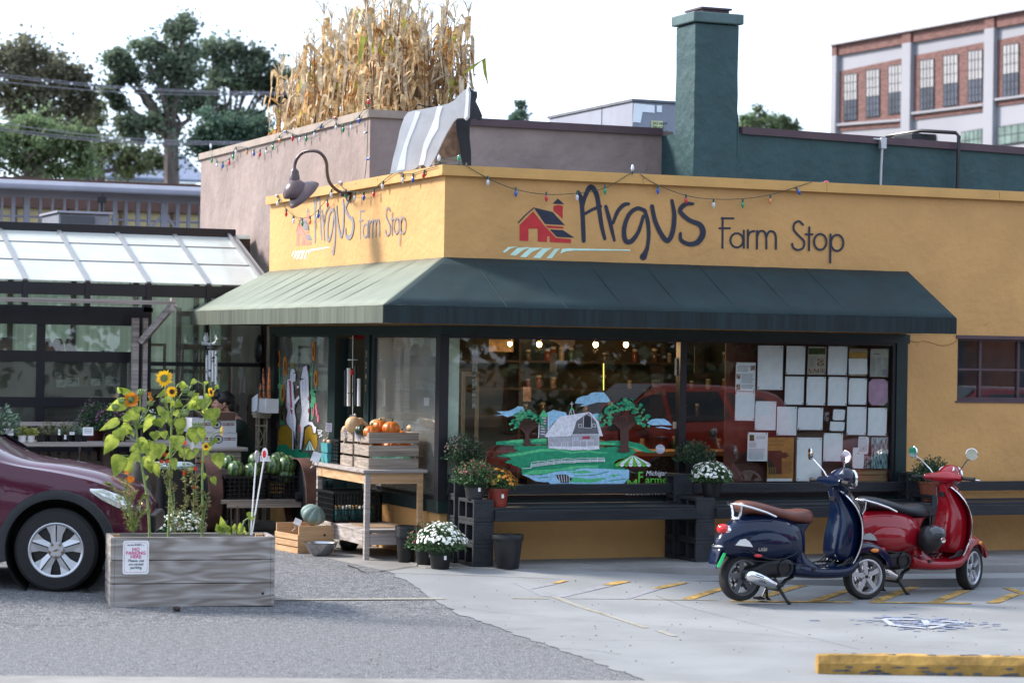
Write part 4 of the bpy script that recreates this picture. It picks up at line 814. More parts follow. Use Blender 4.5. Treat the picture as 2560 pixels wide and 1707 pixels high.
for q in ((1290, 1300), (1400, 1240)): p = cowp(*q, -.03)+Vector((.1, .1, 0)); mb.beam((p.x+.02, p.y, 3.6), p, .04, .06, (0, 1, 0)); mb.beam((p.x+.5, p.y+.4, 3.6), p, .04, .06, (0, 1, 0))
p = cow2(1720, 1330, .03); mb.beam((p.x, p.y, 3.55), p, .04, .06, (0, 1, 0)); mb.build('support', M['old_wood'], cow)
# gooseneck lamp
lc = mat('brown_enamel', (.085, .055, .060), .35, .08, 4); Lp = lambda x, y, xv: PX(660+x/4.612, 360+y/4.612, xv)
b0 = Lp(985, 580, -.0); t = thing('gooseneck_lamp', 'brown gooseneck wall lamp curving over the side parapet', 'wall lamp', b0)
pl = [(985,580,-.02),(940,560,-.07),(870,550,-.12),(800,500,-.2),(750,430,-.27),(728,330,-.33),(722,230,-.38),(690,150,-.44),(630,95,-.5),(545,80,-.56),(450,100,-.62),(385,165,-.67),(355,240,-.69),(350,330,-.7)]
mb = MB(); mb.tube([Vector(q) for q in cr_pts([tuple(Lp(*q)) for q in pl], 5)], .017, 10); mb.build('arm', lc, t, smooth=True)
mb = MB(); mb.lathe([(.075, -.012), (.075, -.022), (.03, -.035), (.028, -.09), (.02, -.1)], (0, b0.y, b0.z), 'x', 18); mb.build('wall_plate', lc, t, smooth=True)
h0 = Lp(352, 320, -.7); h1 = Lp(360, 430, -.7); mb = MB(); mb.lathe([(.022, .03), (.045, .0), (.045, h1.z-h0.z+.07), (.052, h1.z-h0.z+.06), (.055, h1.z-h0.z)], h0, n=18); mb.build('socket', lc, t, smooth=True)
c0 = h1 + Vector((0, 0, -.0)); Rl = Matrix.Rotation(.0, 3, 'X'); mb = MB()
mb.lathe([(.05, .01), (.09, -.02), (.125, -.07), (.135, -.12), (.13, -.16), (.122, -.17), (.118, -.12), (.06, -.03)], c0, n=24, rot=Matrix.Rotation(-.1, 3, 'Y')); mb.build('dome', lc, t, smooth=True)
dirv = (CR*.55 - Vector((0, 0, 1))*.62 + _fw*.30).normalized(); rt = dirv.to_track_quat('-Z', 'Y').to_matrix(); cc = c0 + Vector((0, 0, -.09)) + CR*.045
mb = MB(); mb.lathe([(.10, .02), (.165, -.03), (.185, -.06), (.19, -.075), (.18, -.07), (.155, -.03), (.09, .01)], cc, n=28, rot=rt); mb.build('lamp_shade', lc, t, smooth=True)
# light strings
bcol = {k: mat('bulb_'+k, c, .12, .02, 9, coat=.8, trans=tr) for k, c, tr in (('red', (.55, .012, .03), 0), ('blue', (.01, .09, .42), 0), ('green', (.01, .26, .11), 0), ('white', (.75, .76, .82), .3), ('orange', (.75, .30, .12), .2), ('cap', (.012, .06, .055), 0))}
M['string_wire'] = mat('dark_green_wire', (.02, .045, .035), .5)
def bulb(parent, p, d, col, s=1.):
 d = Vector(d).normalized(); r = d.to_track_quat('Z', 'Y').to_matrix()
 mb = MB(); mb.lathe([(.009*s, 0), (.010*s, .012*s), (.010*s, .034*s), (.004*s, .036*s)], p, n=8, rot=r); c = mb.build('socket', bcol['cap'], parent, smooth=True)
 mb = MB(); mb.lathe([(.008*s, .034*s), (.0155*s, .048*s), (.017*s, .058*s), (.012*s, .078*s), (.004*s, .092*s), (.001*s, .095*s)], p, n=10, rot=r); mb.build('bulb', bcol[col], parent, smooth=True)
def string(label, pts, bulbs, name='light_string'):
 t = thing(name, label, 'light string', pts[0], 0, 'coloured bulb strings'); mb = MB(); mb.tube([Vector(q) for q in cr_pts([tuple(p) for p in pts], 4)], .0035, 5, False); mb.build('cable', M['string_wire'], t)
 for p, d, c in bulbs: bulb(t, p, d, c)
dn = (0, 0, -1)
RF = lambda x, y, v=-.06: PY(x, y, v)
rs1 = [(1150,405),(1220,446),(1290,474),(1365,486),(1443,483),(1513,470),(1581,430)]
string('coloured bulb string swagged above the barn logo, right of the corner', [RF(*p) for p in rs1], [(RF(1220,440), dn, 'white'), (RF(1290,468), dn, 'blue'), (RF(1366,480), dn, 'red'), (RF(1443,478), dn, 'white'), (RF(1513,462), dn, 'green'), (RF(1581,436), (0, 0, 1), 'white')])
rs2 = [(1600,436),(1643,462),(1715,489),(1783,498),(1857,497),(1926,487),(1990,468),(2030,455)]
string('coloured bulb string swagged above the tagline lettering', [RF(*p) for p in rs2], [(RF(1645,462), dn, 'blue'), (RF(1715,486), dn, 'red'), (RF(1784,497), dn, 'white'), (RF(1857,497), dn, 'green'), (RF(1926,487), dn, 'orange'), (RF(1990,467), (.5, 0, -.8), 'blue'), (RF(2052,458, -.02), (1, 0, .15), 'red')])
LFp = lambda x, y, v=-.06: PX(660+x/4.612, 360+y/4.612, v)
ls1 = [(165,600),(200,660),(260,750),(345,830),(440,855),(535,835),(620,765),(720,640),(780,530),(870,455)]
string('coloured bulb string sagging below the side parapet, left of the lamp', [LFp(*p) for p in ls1], [(LFp(160,598), (0, 1, .05), 'white'), (LFp(180,635), (-.2, .5, -.8), 'white'), (LFp(262,748), (0, .25, -1), 'red'), (LFp(343,825), dn, 'white'), (LFp(440,855), (0, -.1, -1), 'green'), (LFp(532,830), dn, 'orange'), (LFp(630,760), (0, .1, -1), 'blue'), (LFp(730,635), (0, -.2, -1), 'red'), (LFp(780,520), (0, .1, -1), 'white'), (LFp(860,455), (0, -1, .1), 'white')])
ls2 = [(870,455),(940,535),(1045,555),(1150,555),(1265,515),(1370,430),(1510,330),(1600,345),(1720,340),(1850,300),(2000,260)]
string('coloured bulb string along the side parapet, between lamp and corner', [LFp(*p) for p in ls2], [(LFp(945,520), (0, .0, -1), 'green'), (LFp(1047,555), dn, 'white'), (LFp(1155,552), (0, .15, -1), 'blue'), (LFp(1268,510), dn, 'red'), (LFp(1378,425), (0, .5, -1), 'white'), (LFp(1607,345), (0, .2, -1), 'white'), (LFp(1720,340), dn, 'blue'), (LFp(1855,300), (0, .6, -1), 'red'), (LFp(2016,240,-.02), (0, 0, 1), 'white')])
string('short bulb string behind the corner of the front parapet', [PY(1112,412,.02), PY(1145,413,.02), PY(1160,412, -.0)], [(PY(1147,412,.0), (0, 0, 1), 'green')])
G2 = lambda x, y, v=.31: PX(640+x/3.267, y/3.267, v)
gs = [(940,880),(880,900),(845,945),(780,1000),(715,1020),(655,1005),(620,965),(545,1010),(480,1065),(410,1095),(360,1105),(300,1095),(250,1075),(190,1110),(135,1165),(85,1205),(30,1220)]
string('long bulb string draped along the taupe parapet above the lamp', [G2(*p) for p in gs], [(G2(918,880), (0, 0, 1), 'red'), (G2(845,940), dn, 'blue'), (G2(780,995), dn, 'white'), (G2(713,1015), dn, 'green'), (G2(655,1000), dn, 'white'), (G2(630,968), (0, -1, .05), 'red'), (G2(540,1015), (0, 1, -.6), 'blue'), (G2(480,1060), dn, 'white'), (G2(412,1092), (0, 0, -1), 'green'), (G2(360,1098), dn, 'white'), (G2(300,1092), dn, 'red'), (G2(250,1073), (0, 1, 0), 'blue'), (G2(193,1107), dn, 'orange'), (G2(137,1163), dn, 'green'), (G2(85,1203), dn, 'white'), (G2(33,1220), dn, 'red')])
G1 = lambda x, y, v=.31: PX(x/3.267, y/3.267, v)
gs2 = [(2090,1220),(2010,1205),(1930,1200),(1900,1260),(1870,1300),(1815,1325),(1770,1315),(1730,1270),(1715,1240)]
string('short bulb string at the far left end of the taupe parapet', [G1(*p) for p in gs2], [(G1(2075,1218), dn, 'blue'), (G1(2018,1205), dn, 'orange'), (G1(1928,1202), dn, 'white'), (G1(1905,1245), dn, 'green'), (G1(1873,1293), dn, 'red'), (G1(1820,1318), dn, 'blue'), (G1(1773,1312), dn, 'white'), (G1(1730,1275), dn, 'green'), (G1(1720,1232), (0, 0, 1), 'white')])
string('thin bulb string hanging down the corner of the taupe wall', [G2(915,900,.3), G2(912,1080,.3), G2(905,1300,.3), G2(888,1460,.3)], [(G2(905,1083,.3), (0, 1, 0), 'white'), (G2(900,1302,.3), (0, -1, 0), 'blue')])
# ============================================================ SHOP INTERIOR
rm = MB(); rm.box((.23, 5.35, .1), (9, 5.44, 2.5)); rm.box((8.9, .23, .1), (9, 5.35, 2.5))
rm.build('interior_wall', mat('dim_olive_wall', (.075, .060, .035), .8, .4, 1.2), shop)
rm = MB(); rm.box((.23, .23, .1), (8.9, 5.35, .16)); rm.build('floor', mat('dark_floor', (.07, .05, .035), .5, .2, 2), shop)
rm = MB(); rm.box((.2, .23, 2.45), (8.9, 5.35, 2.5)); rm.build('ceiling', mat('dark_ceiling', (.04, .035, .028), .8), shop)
warm = mat('warm_bulb', (1, .55, .18), .3, emit=14)
for i, (px, py) in enumerate(((1275,859),(1348,860),(1489,861),(1565,861))):
 p = PY(px, py, 2.0 + .3*i); t = thing('hanging_bulb', 'warm glowing bulb inside the front window, ' + ('leftmost', 'second from the left', 'third from the left', 'rightmost')[i], 'light bulb', p, 0, 'hanging bulbs behind the front window')
 pl_ = bpy.data.lights.new('bulb_light', 'POINT'); pl_.energy = 9; pl_.color = (1, .62, .3); pl_.shadow_soft_size = .035; lo_ = bpy.data.objects.new('bulb_light', pl_); COL.objects.link(lo_); lo_.parent = t; lo_.location = (0, 0, -.06)
 mb = MB(); mb.ball(p, (.028, .028, .032) if i else (.024, .024, .026), 12, 8); mb.build('bulb', warm, t, smooth=True)
 mb = MB(); mb.lathe([(.018, .02), (.02, .075), (.004, .085)], p); mb.tube([p+Vector((0, 0, .08)), Vector((p.x, p.y, 2.45))], .003, 5); mb.build('socket', M['black_plastic'], t)
p = PX(1015, 843, .55); t = thing('red_glass_lamp', 'small glowing orange red glass lamp behind the side window', 'lamp', p); mb = MB(); mb.ball(p, .05, 14, 9, bump=lambda a, t_: 1+.12*math.sin(7*a)*math.sin(5*t_)); mb.build('lamp_shade', mat('orange_red_glass', (1, .16, .06), .3, .6, 30, emit=1.3), t)
mb = MB(); mb.tube([p+Vector((0, 0, .05)), Vector((p.x, p.y, 2.45))], .003, 5); mb.build('cable', M['black_plastic'], t)
A, B = PY(1024+600, 0, 0), 0
C7 = lambda x, y, v: PY(1100+x/2.45, 800+y/2.45, v)
p = C7(760, 105, 1.2); t = thing('paper_star_lamp', 'tan paper star lamp shade hanging at the top of the front window', 'lamp', p)
mb = MB(); mb.prism([C7(x, y, 1.2) for x, y in ((690,85),(685,125),(730,140),(775,175),(800,175),(825,150),(832,90))], (0, .06, 0)); mb.build('shade', mat('tan_paper', (.50, .36, .22), .7, .1, 3, trans=.4), t)
# shelves with jars
jm = [mat('jar_'+n, c, .2, .2, 12, coat=.5) for n, c in (('amber', (.25, .13, .04)), ('cream', (.35, .30, .2)), ('green', (.05, .09, .03)), ('red', (.22, .05, .03)), ('brown', (.10, .06, .03)))]
sf = thing('jar_shelf', 'dark wooden shelving full of jars deep inside the shop', 'shelf', (3.5, 4.4, .16))
for z in (.5, .95, 1.35, 1.66, 1.97):
 mb = MB(); mb.box((1.2, 4.4, z), (8.4, 4.75, z+.025)); mb.build('board', M['dark_wood'], sf)
for x in (1.2, 2.6, 4.4, 6.2, 8.38): mb = MB(); mb.box((x, 4.42, .16), (x+.03, 4.74, 2.3)); mb.build('upright', M['dark_wood'], sf)
jar = thing('glass_jar', '', 'jar', (0, 0, 0), 0, 'jars on the back shelves'); mb = MB(); mb.lathe([(.028, 0), (.033, .01), (.033, .09), (.026, .105)], n=10); jb = mb.build('glass_body', jm[0], jar, smooth=True, local=True)
mb = MB(); mb.lathe([(.028, .1), (.028, .125), (.001, .126)], n=10); mb.build('lid', mat('pale_lid', (.5, .45, .35), .4), jar, local=True)
jv = []
for m_ in jm: o = dup(jar); [setattr(c_, 'data', c_.data.copy()) for c_ in o.children if 'body' in c_.name]; [c_.data.materials.__setitem__(0, m_) for c_ in o.children if 'body' in c_.name]; jv.append(o)
k = 0; sn = {.975: 'second shelf', 1.375: 'middle shelf', 1.685: 'fourth shelf up', 1.995: 'top shelf'}
for z in (1.375, 1.685, 1.995, .975):
 x = 2.75
 while x < 7.6:
  if R.random() < .62:
   j = R.randrange(5); o = jv[j] if not jv[j].get('label') else dup(jv[j]); sc = R.uniform(.85, 1.25); o.location = (x, 4.52+R.uniform(-.03, .05), z); o.scale = (sc, sc, sc*R.uniform(.8, 1.3))
   o['label'] = ('amber', 'cream', 'dark green', 'dull red', 'brown')[j] + ' glass jar on the ' + sn[z] + (' at the left' if x < 4.2 else ' at the middle' if x < 6 else ' at the right'); k += 1
  x += R.uniform(.09, .24)
for ch_ in list(jar.children): bpy.data.objects.remove(ch_)
bpy.data.objects.remove(jar)
ctr = thing('shop_counter', 'wooden counter standing inside the shop', 'counter', (3.5, 2.6, .16)); mb = MB(); mb.box((2.1, 2.5, 1.0), (5.4, 3.1, 1.05)); mb.build('top', M['fresh_wood'], ctr)
mb = MB(); mb.box((2.15, 2.55, .16), (5.35, 3.05, 1.0)); mb.build('base', M['dark_wood'], ctr)
p = C7(1002, 265, 3.4); q = C7(1002, 430, 3.4); mb = MB(); mb.tube([p, q], .006, 8); tag(mb.build('lit_neon_tube', mat('yellow_neon', (.6, .6, .15), .4, emit=.8)), 'thin yellow green glowing vertical strip in the shop', 'light tube')
posters = [(300,118,450,195,3.2,(.20,.13,.06),'framed picture high on the left inside the front window'),(675,203,716,320,1.0,(.38,.25,.16),'narrow tan printed card hanging near the middle of the window'),(510,410,557,498,2.4,(.22,.15,.12),'small maroon and tan card low behind the barn mural'),
           (1440,232,1460,340,.06,(.6,.6,.6),'white paper strip taped left of the window mullion'),(1495,232,1510,340,.06,(.5,.5,.5),'white paper strip taped right of the window mullion'),(1428,622,1450,664,.05,(.6,.55,.45),'tiny beige note stuck beside the small cloud'),
           (1300,365,1345,413,1.2,(.26,.25,.16),'small olive note above the shop notice board'),(1253,420,1383,458,1.2,(.16,.17,.10),'wide faint notice hanging right of the tree mural'),(1560,165,1617,330,2.2,(.13,.11,.06),'dark framed poster behind the right end of the front pane')]
for x0, y0, x1, y1, v, c_, lab in posters:
 A, B = C7(x0, y0, v), C7(x1, y1, v); mb = MB(); mb.box((A.x, v, B.z), (B.x, v+.006, A.z)); t = mb.build('paper_notice', mat('notice', c_, .8, .3, 14)); tag(t, lab, 'notice')
strip = [(198,150,232,215),(198,258,228,345),(198,362,225,420),(198,430,222,470),(198,478,222,540)]
for i, (x0, y0, x1, y1) in enumerate(strip):
 A, B = C7(x0, y0, .3), C7(x1, y1, .3); mb = MB(); mb.box((A.x, .3, B.z), (B.x, .304, A.z)); tag(mb.build('photo_strip', mat('dim_grey_photo', (.19, .20, .18), .5, .5, 25) if i == 0 else bpy.data.materials['dim_grey_photo']), 'small grey photo hanging left in the front window, ' + ('top', 'second', 'third', 'fourth', 'bottom')[i] + ' of five', 'photo', 'grey photo column in the window')
A, B = C7(140, 315, .9), C7(198, 820, .9); t = thing('easel_frame', 'tan wooden frame leaning inside the left of the window', 'frame', A); mb = MB(); mb.box((A.x, .9, B.z), (A.x+.03, .93, A.z)); mb.box((A.x+.03, .9, A.z-.045), (B.x+.06, .93, A.z)); mb.box((B.x+.03, .9, B.z), (B.x+.06, .93, A.z-.045)); mb.build('frame', mat('tan_frame', (.36, .24, .13), .7), t)
# white paper pennants behind the side window
C6 = lambda x, y, v=.3: PX(640+x/2.45, 800+y/2.45, v)
t = thing('paper_garland', 'swag of white paper tags hanging behind the side window', 'garland', C6(790, 100)); prev = None; gp_ = [(785,115),(800,180),(830,230),(870,262),(930,282),(990,270),(1040,245),(1090,205),(1140,150)]
gpc = cr_pts([(x, y, 0) for x, y in gp_], 4); mb = MB(); mb.tube([C6(x, y-45) for x, y, _ in gpc], .004, 5); mb.build('cord', M['white'], t)
for i, (x, y, _) in enumerate(gpc[::2]):
 a, b = C6(x-11, y-45), C6(x+11, y-45); c_, d_ = C6(x+10+R.uniform(-3, 3), y+R.uniform(5, 25)), C6(x-9+R.uniform(-3, 3), y+R.uniform(5, 25)); mb = MB(); mb.prism([a, b, c_, d_], (.002, 0, 0)); o = mb.build('paper_tag', M['paper'], t); o.location.x += .002*(i % 3)
# ============================================================ NOTICES ON THE RIGHT PANE
bd = MB(); bd.box((3.02, .16, .73), (4.78, .18, 2.21)); tag(bd.build('reflection_board', mat('red_brown_reflection', (.11, .035, .025), .6, .3, 2)), 'added board painted as the red brown reflection behind the notices', 'board')  # added backing, its colour imitates the brick and red car reflection
K = 3.92; NP = lambda x, y, v=.042: PY(1800+x/K, 820+y/K, v)
ppr = [(365,170,620,605,0,'large blank white sheet, top left of the notices'),(645,175,838,455,0,'blank white sheet in the top row, right of the largest sheet'),(855,180,1043,457,1,'cream printed flyer with photos in the top row'),(1055,178,1250,460,0,'blank white sheet in the top row, between two printed flyers'),
       (1260,200,1445,470,2,'tan flyer with an orange header in the top row'),(1468,203,1652,478,3,'newspaper page with columns at the top right'),(150,335,350,618,4,'white flyer with three small portraits at the far left'),(145,622,343,907,0,'blank white sheet at the far left below the portrait flyer'),
       (632,473,826,750,0,'blank white sheet, leftmost of the second row'),(845,475,1038,756,0,'blank white sheet, second from the left in the second row'),(1055,478,1248,760,0,'blank white sheet, third from the left in the second row'),(1258,490,1441,750,0,'narrow blank sheet left of the pink octagon'),
       (1456,497,1645,757,5,'pink paper cut to an octagon at the right edge'),(340,715,552,1000,0,'tilted blank sheet, leftmost of the third row'),(553,768,755,1050,0,'tilted blank sheet beside the landscape sheet'),(757,777,1012,998,0,'blank landscape sheet in the third row'),
       (1020,822,1068,912,6,'tiny photo card right of the landscape sheet'),(1103,795,1227,903,0,'small blank card, upper one of the pair'),(1073,915,1224,1008,0,'small blank card, lower one of the pair'),(1240,770,1437,1047,0,'blank white sheet below the narrow sheet'),
       (1447,780,1638,1053,0,'blank white sheet below the pink octagon'),(265,1020,470,1303,7,'printed letter with a green picture at the lower left'),(460,1070,725,1500,8,'orange homes tour poster with a sunflower picture'),(748,1070,1000,1500,0,'large blank white sheet behind the scooter mirror'),
       (1010,1028,1205,1305,0,'tilted blank sheet right of the scooter mirror'),(1350,1060,1460,1235,9,'small printed receipt sheet near the lower right'),(1295,1170,1415,1375,0,'white slip tucked behind the receipt sheet'),(1400,1245,1475,1375,6,'small dark blue brochure above the wooden crate'),
       (1478,1068,1645,1375,10,'teal painted artwork at the lower right'),(1200,1262,1355,1375,11,'black and orange leaflet above the wooden crate')]
ink = mat('grey_print', (.28, .28, .32), .8); photo = mat('small_portrait', (.14, .09, .07), .6, .6, 60, col2=(.4, .3, .25)); pm = {1: mat('cream_paper', (.48, .46, .38), .7), 2: mat('tan_paper2', (.40, .30, .22), .7), 3: mat('newsprint', (.46, .47, .42), .7), 5: mat('pink_paper', (.50, .33, .46), .7), 8: mat('orange_poster', (.42, .23, .05), .6, .15, 5), 10: mat('teal_art', (.06, .15, .18), .6, .7, 14, col2=(.22, .33, .35), stretch=(5, 1, 1)), 11: mat('black_leaflet', (.04, .04, .05), .5), 6: mat('dark_card', (.06, .07, .12), .5, .6, 30, col2=(.3, .25, .25))}
pin = mat('blue_pin', (.02, .05, .16), .3)
for i, (x0, y0, x1, y1, kind, lab) in enumerate(ppr):
 dx = R.uniform(-6, 2) if kind == 0 else -4; v = .040+.0007*(i % 5); A = NP(x0, y0, v); t = thing('paper_sheet', lab, 'notice', A, 0, 'sheets pinned behind the right pane'); mb = MB()
 P4 = [NP(x0+8, y0, v), NP(x1, y0+3, v), NP(x1-8, y1, v), NP(x0, y1-2, v)]
 if kind == 5: P4 = [NP(*q, v) for q in ((1495,497),(1610,499),(1645,535),(1643,720),(1608,757),(1488,755),(1456,715),(1458,535))]
 mb.prism(P4, (0, .0006, 0)); mb.build('sheet', pm.get(kind, M['paper']), t)
 mb = MB()
 for (u, w_) in ((.06, .04), (.93, .045), (.05, .95), (.92, .95)):
  if R.random() < .85 and kind not in (6, 8, 10, 11): q = NP(x0+(x1-x0)*u, y0+(y1-y0)*w_, v-.002); mb.lathe([(.0065, 0), (.0045, -.002)], q, 'y', 7)
 if mb.v: o = mb.build('pins', pin, t)
 def lines(xa, xb, ya, yb, n, rag=.2, nm='print_lines', m_=ink, th=.22):
  mb = MB()
  for j in range(n):
   yy = ya+(yb-ya)*j/n; xe = xb-(xb-xa)*R.random()*rag; mb.poly([NP(xa, yy, v-.0006), NP(xe, yy, v-.0006), NP(xe, yy+(yb-ya)/n*th*1.6, v-.0006), NP(xa, yy+(yb-ya)/n*th*1.6, v-.0006)])
  mb.build(nm, m_, t)
 def pict(xa, ya, xb, yb, m_=photo, nm='photo'): mb = MB(); mb.poly([NP(xa, ya, v-.0009), NP(xb, ya, v-.0009), NP(xb, yb, v-.0009), NP(xa, yb, v-.0009)]); mb.build(nm, m_, t)
 if kind == 1: pict(867,197,1033,257, jm[2]); pict(950,295,1020,375); [pict(868+42*j, 398, 905+42*j, 440) for j in range(4)]; lines(870,940,285,385,10)
 if kind == 2: pict(1265,235,1440,292, mat('orange_header', (.5, .28, .07), .7)); pict(1262,300,1443,452, M['paper']); lines(1275,1430,318,420,12,.1); lines(1300,1420,208,228,2)
 if kind == 3:
  [lines(1478+60*j, 1530+60*j, 290, 465, 16, .15) for j in range(3)]; pict(1590,405,1640,470, ink); text_mesh('NATURE', .0155, (1, 0, 0), (0, 0, 1), NP(1510, 258, v-.001), M['navy'], 'headline', t, bold=.0005, ext=.0003)
 if kind == 4: pict(298,368,343,415); pict(160,450,200,498); pict(160,550,200,605); lines(170,290,370,430,7); lines(210,340,450,545,10); lines(210,340,555,600,5)
 if kind == 7: pict(290,1045,335,1105, jm[2]); lines(350,450,1060,1090,3); lines(285,360,1120,1170,6); lines(280,450,1180,1290,13, .15)
 if kind == 9: lines(1360,1450,1075,1215,14,.2)
 if kind == 8:
  for j, s_ in enumerate(('OLD WEST SIDE', 'HOMES TOUR')): text_mesh(s_, .0245, (1, 0, 0), (0, 0, 1), NP(478, 1115+j*38, v-.001), mat('brown_ink', (.10, .07, .03), .7), 'title', t, ext=.0003, sx=.92 if j == 0 else 1.12)
  pict(470,1200,605,1430, mat('dark_porch', (.035, .02, .012), .7), 'porch_picture'); mb = MB(); pk = NP(600, 1215, v-.0013)
  fl = []; [fl.append(NP(600+ (92 if j % 2 else 62)*math.cos(j*PI/10), 1215+(40 if j % 2 else 25)*math.sin(j*PI/10)+30, v-.0013)) for j in range(20)]; mb.poly(fl); mb.build('sunflower_picture', M['dark_wood'], t)
  mb = MB(); [mb.poly([NP(474+17*j, 1360, v-.0015), NP(480+17*j, 1360, v-.0015), NP(480+17*j, 1425, v-.0015), NP(474+17*j, 1425, v-.0015)]) for j in range(5)]; mb.build('fence_picture', pm[8], t)
  lines(590,705,1310,1430,12,.15,'print_lines',mat('brown_ink2', (.16, .10, .04), .7)); pict(460,1472,706,1500, M['paper'], 'sponsor_strip'); lines(468,690,1482,1492,1,0,'sponsor_marks',ink)
 if kind == 11: pict(1212,1268,1330,1295, mat('orange_ink', (.5, .12, .04), .6)); text_mesh('THE NEWS IS', .0085, (1, 0, 0), (0, 0, 1), NP(1205, 1325, v-.001), M['paper'], 'lettering', t, ext=.0003)
t = thing('pine_crate', 'raw pine slat crate on the sill in the right corner of the window', 'crate', NP(1460, 1500, .2))
for y0, y1 in ((1380, 1430), (1440, 1496)): A, B = NP(1255, y0, .12), NP(1680, y1, .12); mb = MB(); mb.box((A.x, .10, B.z), (B.x, .118, A.z)); mb.build('slat', M['fresh_wood'], t)
A, B = NP(1255, 1380, .12), NP(1680, 1496, .12); mb = MB(); mb.box((A.x, .119, B.z), (A.x+.02, .155, A.z)); mb.box((B.x-.02, .119, B.z), (B.x, .155, A.z)); mb.box((A.x, .119, B.z-.012), (B.x, .155, B.z)); mb.build('end_boards', M['fresh_wood'], t)
for i in range(7): x = 3.0+i*.24; mb = MB(); mb.cbox((x, .12, .735+.01*(i % 3)), (.2, .14, .02+.008*(i % 3)), Matrix.Rotation(R.uniform(-.3, .3), 3, 'Z')); tag(mb.build('magazine', mat('magazine_%d' % i, R.choice([(.35, .3, .28), (.12, .03, .04), (.3, .32, .38), (.05, .06, .08)]), .5)), 'magazine lying on the window sill, number %s from the left' % ('one', 'two', 'three', 'four', 'five', 'six', 'seven')[i], 'magazine', 'magazines on the sill')
# ============================================================ FARM SCENE PAINTED ON THE FRONT PANE
mural = thing('farm_mural', 'farm scene with barn, trees and pond painted on the front window glass', 'window painting', PY(1400, 1150, .02))
mk = [0]
def FMP(x, y, o=0.): p = PY(1200+x/4.2, 940+y/4.2, .0275); return Vector((p.x, .0275-.00035*o, p.z))
pcol = {k: mat('window_paint_'+k, c, .55, .12, 30) for k, c in dict(green=(.015, .30, .15), lime=(.10, .55, .24), sky=(.34, .62, .85), white=(.80, .80, .88), grey=(.44, .44, .50), brown=(.085, .035, .028), red=(.45, .06, .10), leaf=(.10, .42, .20), bright=(.12, .50, .06), dark=(.03, .03, .04), gold=(.40, .23, .015), orange=(.7, .25, .02), pink=(.60, .14, .22), mid=(.14, .14, .16)).items()}
def paint(nm, col, polys, fn=FMP, par=None):
 mk[0] += 1; mb = MB()
 for p in polys: mb.poly([fn(x, y, mk[0]) for x, y in p])
 return mb.build(nm, pcol[col], par or mural)
def brush(nm, col, strokes, w, fn=FMP, par=None, smooth=True):
 mb = MB()
 for s_ in strokes:
  mk[0] += .25; add_stroke(mb, s_, w, lambda x, y, o: fn(x, y, mk[0]), 0, smooth)
 mk[0] += 1; return mb.build(nm, pcol[col], par or mural)
def blob(cx, cy, rx, ry, n=11, j=.18): return [(cx+rx*math.cos(2*PI*k/n)*R.uniform(1-j, 1+j), cy+ry*math.sin(2*PI*k/n)*R.uniform(1-j, 1+j)) for k in range(n)]
def rag(pts, j=9, n=6):
 out = []
 for i in range(len(pts)):
  a, b = pts[i], pts[(i+1) % len(pts)]
  for k in range(n): t = k/n; out.append((a[0]+(b[0]-a[0])*t, a[1]+(b[1]-a[1])*t+R.uniform(-j, j)*(1 if k else 0)))
 return out
paint('clouds', 'sky', [rag([(145,415),(230,398),(175,370),(300,365),(370,335),(395,315),(450,320),(470,360),(440,395),(350,415),(290,430),(240,410)], 3, 2), rag([(700,385),(770,352),(840,370),(900,380),(920,420),(830,440),(760,500),(720,560),(718,430)], 4, 2),
      rag([(995,285),(1020,235),(1080,210),(1130,205),(1170,175),(1240,170),(1300,170),(1340,215),(1370,265),(1340,275),(1230,275),(1140,300),(1045,318),(1100,290)], 4, 2), rag([(1180,400),(1230,388),(1262,405),(1250,455),(1215,440)], 3, 2), rag([(1750,490),(1800,455),(1860,445),(1930,445),(1985,480),(2015,515),(1900,512),(1800,515)], 3, 2), [(1845,540),(1900,528),(1990,545),(2010,550),(1990,558),(1920,545)]])
paint('far_grass', 'green', [rag([(165,690),(330,670),(700,655),(700,715),(560,715),(400,725),(170,720)], 5, 5), rag([(1245,680),(1430,680),(1560,680),(1700,715),(1820,790),(1940,795),(1830,805),(1700,790),(1560,735),(1250,725)], 5, 4)])
paint('far_light', 'lime', [rag([(260,690),(330,672),(450,662),(460,700),(350,695),(290,705)], 4, 2), rag([(520,690),(600,655),(700,652),(700,685),(600,690)], 3, 2), rag([(1250,695),(1420,700),(1425,720),(1260,715)], 4, 3), rag([(1545,730),(1640,750),(1720,785),(1690,785),(1560,745)], 3, 2)])
paint('hill', 'green', [rag([(350,735),(690,725),(960,760),(1300,745),(1420,740),(1600,760),(1640,800),(1560,850),(1450,870),(1400,920),(1560,975),(1560,1000),(1200,1040),(440,1035),(430,965),(330,920),(255,905),(330,870),(290,850),(155,840),(240,815),(420,790),(360,765)], 8, 5)])
paint('hill_light', 'lime', [rag([(245,830),(450,800),(620,765),(800,760),(970,795),(1130,775),(1260,795),(1410,800),(1250,810),(1130,795),(960,812),(800,785),(640,790),(470,825),(300,845)], 3, 4), rag([(440,1030),(560,985),(800,975),(1010,940),(1240,935),(1240,955),(1020,965),(800,1010),(600,1030)], 3, 3)])
paint('pond', 'sky', [rag([(440,1035),(640,1040),(760,1005),(900,980),(1130,965),(1500,980),(1565,985),(1565,1070),(1500,1130),(750,1130),(700,1110),(580,1100)], 6, 4)])
paint('pond_weed', 'lime', [rag([(930,1110),(960,1060),(1130,1080),(1300,1060),(1320,1080),(1130,1120)], 8, 4), rag([(900,1000),(1100,985),(1230,1010),(1000,1020)], 5, 3), rag([(1350,1040),(1480,1030),(1400,1060)], 4, 3)])
brush('ripples', 'green', [[(700,1020),(850,990),(1000,985)], [(1000,1045),(1200,1035),(1350,1000)], [(620,1065),(720,1060)], [(1350,1100),(1530,1075)]], 8)
